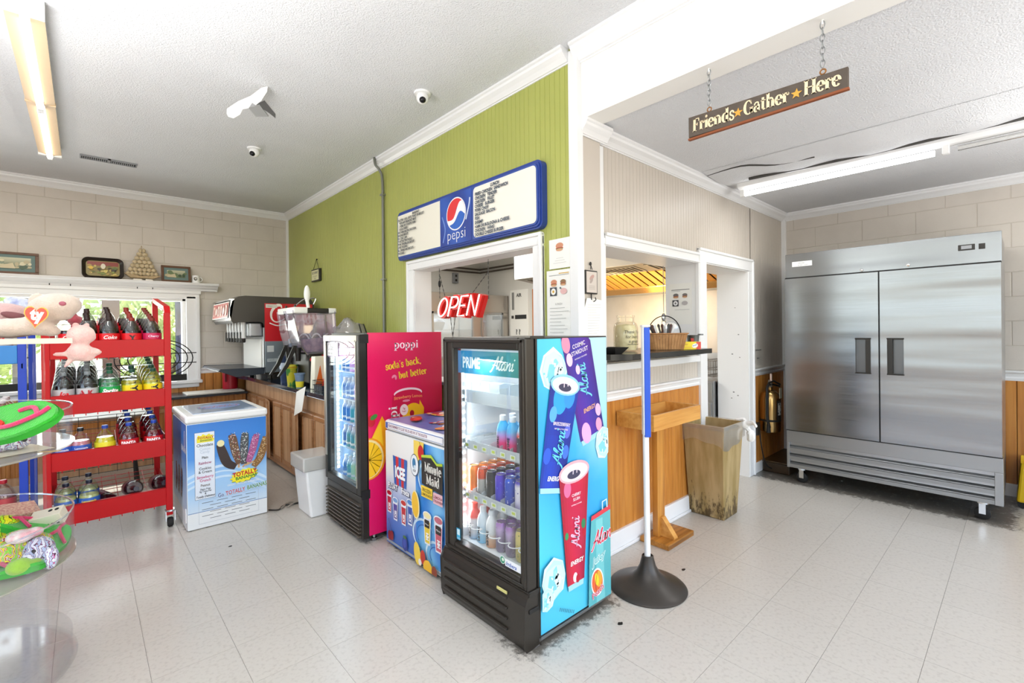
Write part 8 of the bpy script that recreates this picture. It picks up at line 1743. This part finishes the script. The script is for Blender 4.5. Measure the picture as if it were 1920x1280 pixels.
# ================================================================ extinguisher, placard, switch, cord and mat
K = thing('fire_extinguisher', 'brass coloured fire extinguisher on the wood wall beside the doorway', 'fire extinguisher', (5.0, 1.70, .42)); ex, ey, ez = 4.98, 1.70, .40
ob('cylinder_body', MB().lathe([(.06, 0), (.088, .01), (.092, .03), (.092, .33), (.082, .375), (.05, .405), (.025, .415), (.025, .44)], 32, (ex, ey, ez)), mat('brass_steel', '#b3925e', .22, 1), K, smooth=True)
ob('valve', MB().lathe([(.02, .43), (.024, .45), (.018, .49)], 12, (ex, ey, ez)).box(ex-.012, ex+.012, ey-.012, ey+.012, ez+.47, ez+.51), mat('valve_metal', '#8a8276', .4, .6), K, bevel=.003)
f = MB(); f.tube([(ex-.03, ey, ez+.48), (ex+.02, ey-.03, ez+.50), (ex+.10, ey-.06, ez+.46)], .008, 6); f.tube([(ex-.05, ey, ez+.46), (ex+.02, ey-.02, ez+.465), (ex+.12, ey-.05, ez+.44)], .009, 6); ob('lever', f, m_blackm, K, smooth=True); ob('pin_tag', MB().box(ex-.01, ex+.01, ey-.02, ey-.005, ez+.50, ez+.57), mat('pinkish_tag', '#e9cdbf', .5), K)
f = MB(); f.tube(smoothp([(ex-.02, ey, ez+.47), (ex-.10, ey-.01, ez+.44), (ex-.135, ey-.02, ez+.34), (ex-.13, ey-.02, ez+.14), (ex-.10, ey-.03, ez+.06)]), .012, 8); ob('hose', f, m_rubber, K, smooth=True)
ob('nozzle', MB().lathe([(.02, -.04), (.016, .04)], 10, (ex-.105, ey-.02, ez+.05)), m_rubber, K); ob('bracket_strap', MB().lathe([(.0935, .11), (.094, .112), (.094, .128), (.0935, .13)], 32, (ex, ey, ez), cap=False), m_blackm, K)
ob('label', MB().lathe([(.0935, .11), (.0938, .12), (.0938, .31), (.0935, .32)], 14, (ex, ey, ez), a0=-2.35+.2, a1=-.7), m_black, K, smooth=True); ob('label_text', MB().lathe([(.0945, .175), (.0945, .295)], 12, (ex, ey, ez), a0=-2.0, a1=-1.1, cap=False), mat('label_paper', '#dcdcd6', .5, ncol='#4a4a4a', nscale=50, nlo=.55, nhi=.6), K)
ob('hang_tag', MB().box(ex-.055, ex+.01, ey-.105, ey-.102, ez+.34, ez+.44), mat('cream_tag', '#e6dcc0', .6), K, bevel=.001)
ob('wall_hook', MB().box(ex-.03, ex+.03, ey+.09, 1.79, ez+.1, ez+.3), m_blackm, K)
K = thing('safety_placard', 'fire extinguisher instruction placard on the beige wall beside the doorway', 'sign', (4.95, 1.79, 1.05)); ob('plate', MB().box(4.815, 5.08, 1.794, 1.798, 1.03, 1.22), mat('placard_beige', '#c9c3b8', .5), K); a = Art((4.815, 1.7935, 1.03), (1, 0, 0), (0, 0, 1)); a.poly([(.03, .18), (.06, .18), (.06, .05), (.045, .02), (.03, .05)], '#1c1c1e'); a.text(.075, .165, 'EXTINGUISHER', .02, '#3a3a3a', bold=.03)
for k in range(10): a.rect(.085, .15-.0135*k, .21-.01*(k % 3), .1525-.0135*k, '#8d8a84')
a.text(.09, .085, 'ANSUL', .02, '#3a3a3a', bold=.03); a.done('print', K)
K = thing('light_switch', 'small white switch plate above the placard', 'switch', (4.86, 1.79, 1.3)); ob('plate', MB().box(4.82, 4.885, 1.792, 1.80, 1.27, 1.38), m_whitep, K, bevel=.003); ob('toggle', MB().box(4.846, 4.858, 1.782, 1.793, 1.315, 1.335), m_whitep, K, bevel=.002)
K = thing('wall_outlet', 'dark wall outlet with plug low on the wood wall by the doorway', 'outlet', (4.84, 1.78, .45)); ob('box', MB().box(4.80, 4.87, 1.75, 1.795, .38, .50), m_black, K, bevel=.005); f = MB(); f.tube(smoothp([(4.85, 1.75, .40), (4.87, 1.74, .25), (4.93, 1.72, .08), (5.05, 1.65, .015), (5.2, 1.55, .01)]), .006, 6); ob('plug_cord', f, m_blackm, K, smooth=True)
K = thing('floor_box', 'low dark greasy box on the floor in the corner behind the refrigerator', 'box', (5.2, 1.66, 0)); ob('box_body', MB().box(4.98, 5.58, 1.53, 1.77, 0, .10), mat('greasy_dark', '#3a2a18', .35, noise=.4, nscale=7), K, bevel=.012); ob('lid', MB().box(4.97, 5.59, 1.52, 1.775, .10, .115), mat('greasy_lid', '#4a371f', .3, noise=.4, nscale=7), K, bevel=.005)
K = thing('floor_valve', 'brass valve stub rising from the greasy floor box', 'valve', (5.55, 1.6, .115)); f = MB(); f.tube([(5.53, 1.64, .115), (5.53, 1.64, .20)], .014, 8); f.tube([(5.50, 1.64, .20), (5.58, 1.64, .21)], .012, 8); f.tube([(5.55, 1.6, .15), (5.6, 1.55, .32)], .006, 6); ob('valve_body', f, mat('old_brass', '#9a7c3c', .4, .8), K, smooth=True)
K = thing('mop_bucket', 'yellow mop bucket cut by the right edge beyond the steel refrigerator', 'bucket', (5.45, -.12, 0)); f = MB().add(frus((5.32, 5.62, -.30, .055), .05, (5.30, 5.64, -.32, .03), .36), [(0, 3, 2, 1), (0, 1, 5, 4), (1, 2, 6, 5), (2, 3, 7, 6), (3, 0, 4, 7)]); ob('tub', f, mat('bucket_yellow', '#d9b21c', .4), K, bevel=.015)
ob('sign_print', MB().box(5.31, 5.315, -.10, -.02, .16, .26), m_blackm, K)
for x, y in ((5.36, .02), (5.58, .02), (5.36, -.25), (5.58, -.25)):
    f = MB(); f.M = Matrix.Translation((x, y, .03)) @ Matrix.Rotation(PI/2, 4, 'Y'); f.lathe([(.03, -.01), (.03, .01)], 14); ob('wheel', f, m_rubber, K)
# floor bits
for k, (x, y, s_) in enumerate(((2.60, 1.37, .013), (.71, 3.6, .012), (1.9, 1.33, .014), (3.5, -.1, .012), (.2, 2.3, .01), (5.15, 1.15, .012))):
    f = MB(); qr = random.Random(k); f.prism([(x+s_*(1+qr.uniform(-.3, .3))*math.cos(t), y+s_*.7*(1+qr.uniform(-.3, .3))*math.sin(t)) for t in [2*PI*i/9 for i in range(9)]], .0002, .002, 'z')
    o = ob('gum_spot', f, m_blackm if k < 5 else m_paper, None); tag(o, ['black gum spot on the floor right of the wooden stand', 'black speck on the floor in front of the banana freezer', 'dark smudge on the floor beside the near cooler', 'black speck on the floor at the lower right', 'tiny black speck on the floor near the acrylic display', 'white scrap of paper under the steel refrigerator'][k], 'spot' if k < 5 else 'scrap')
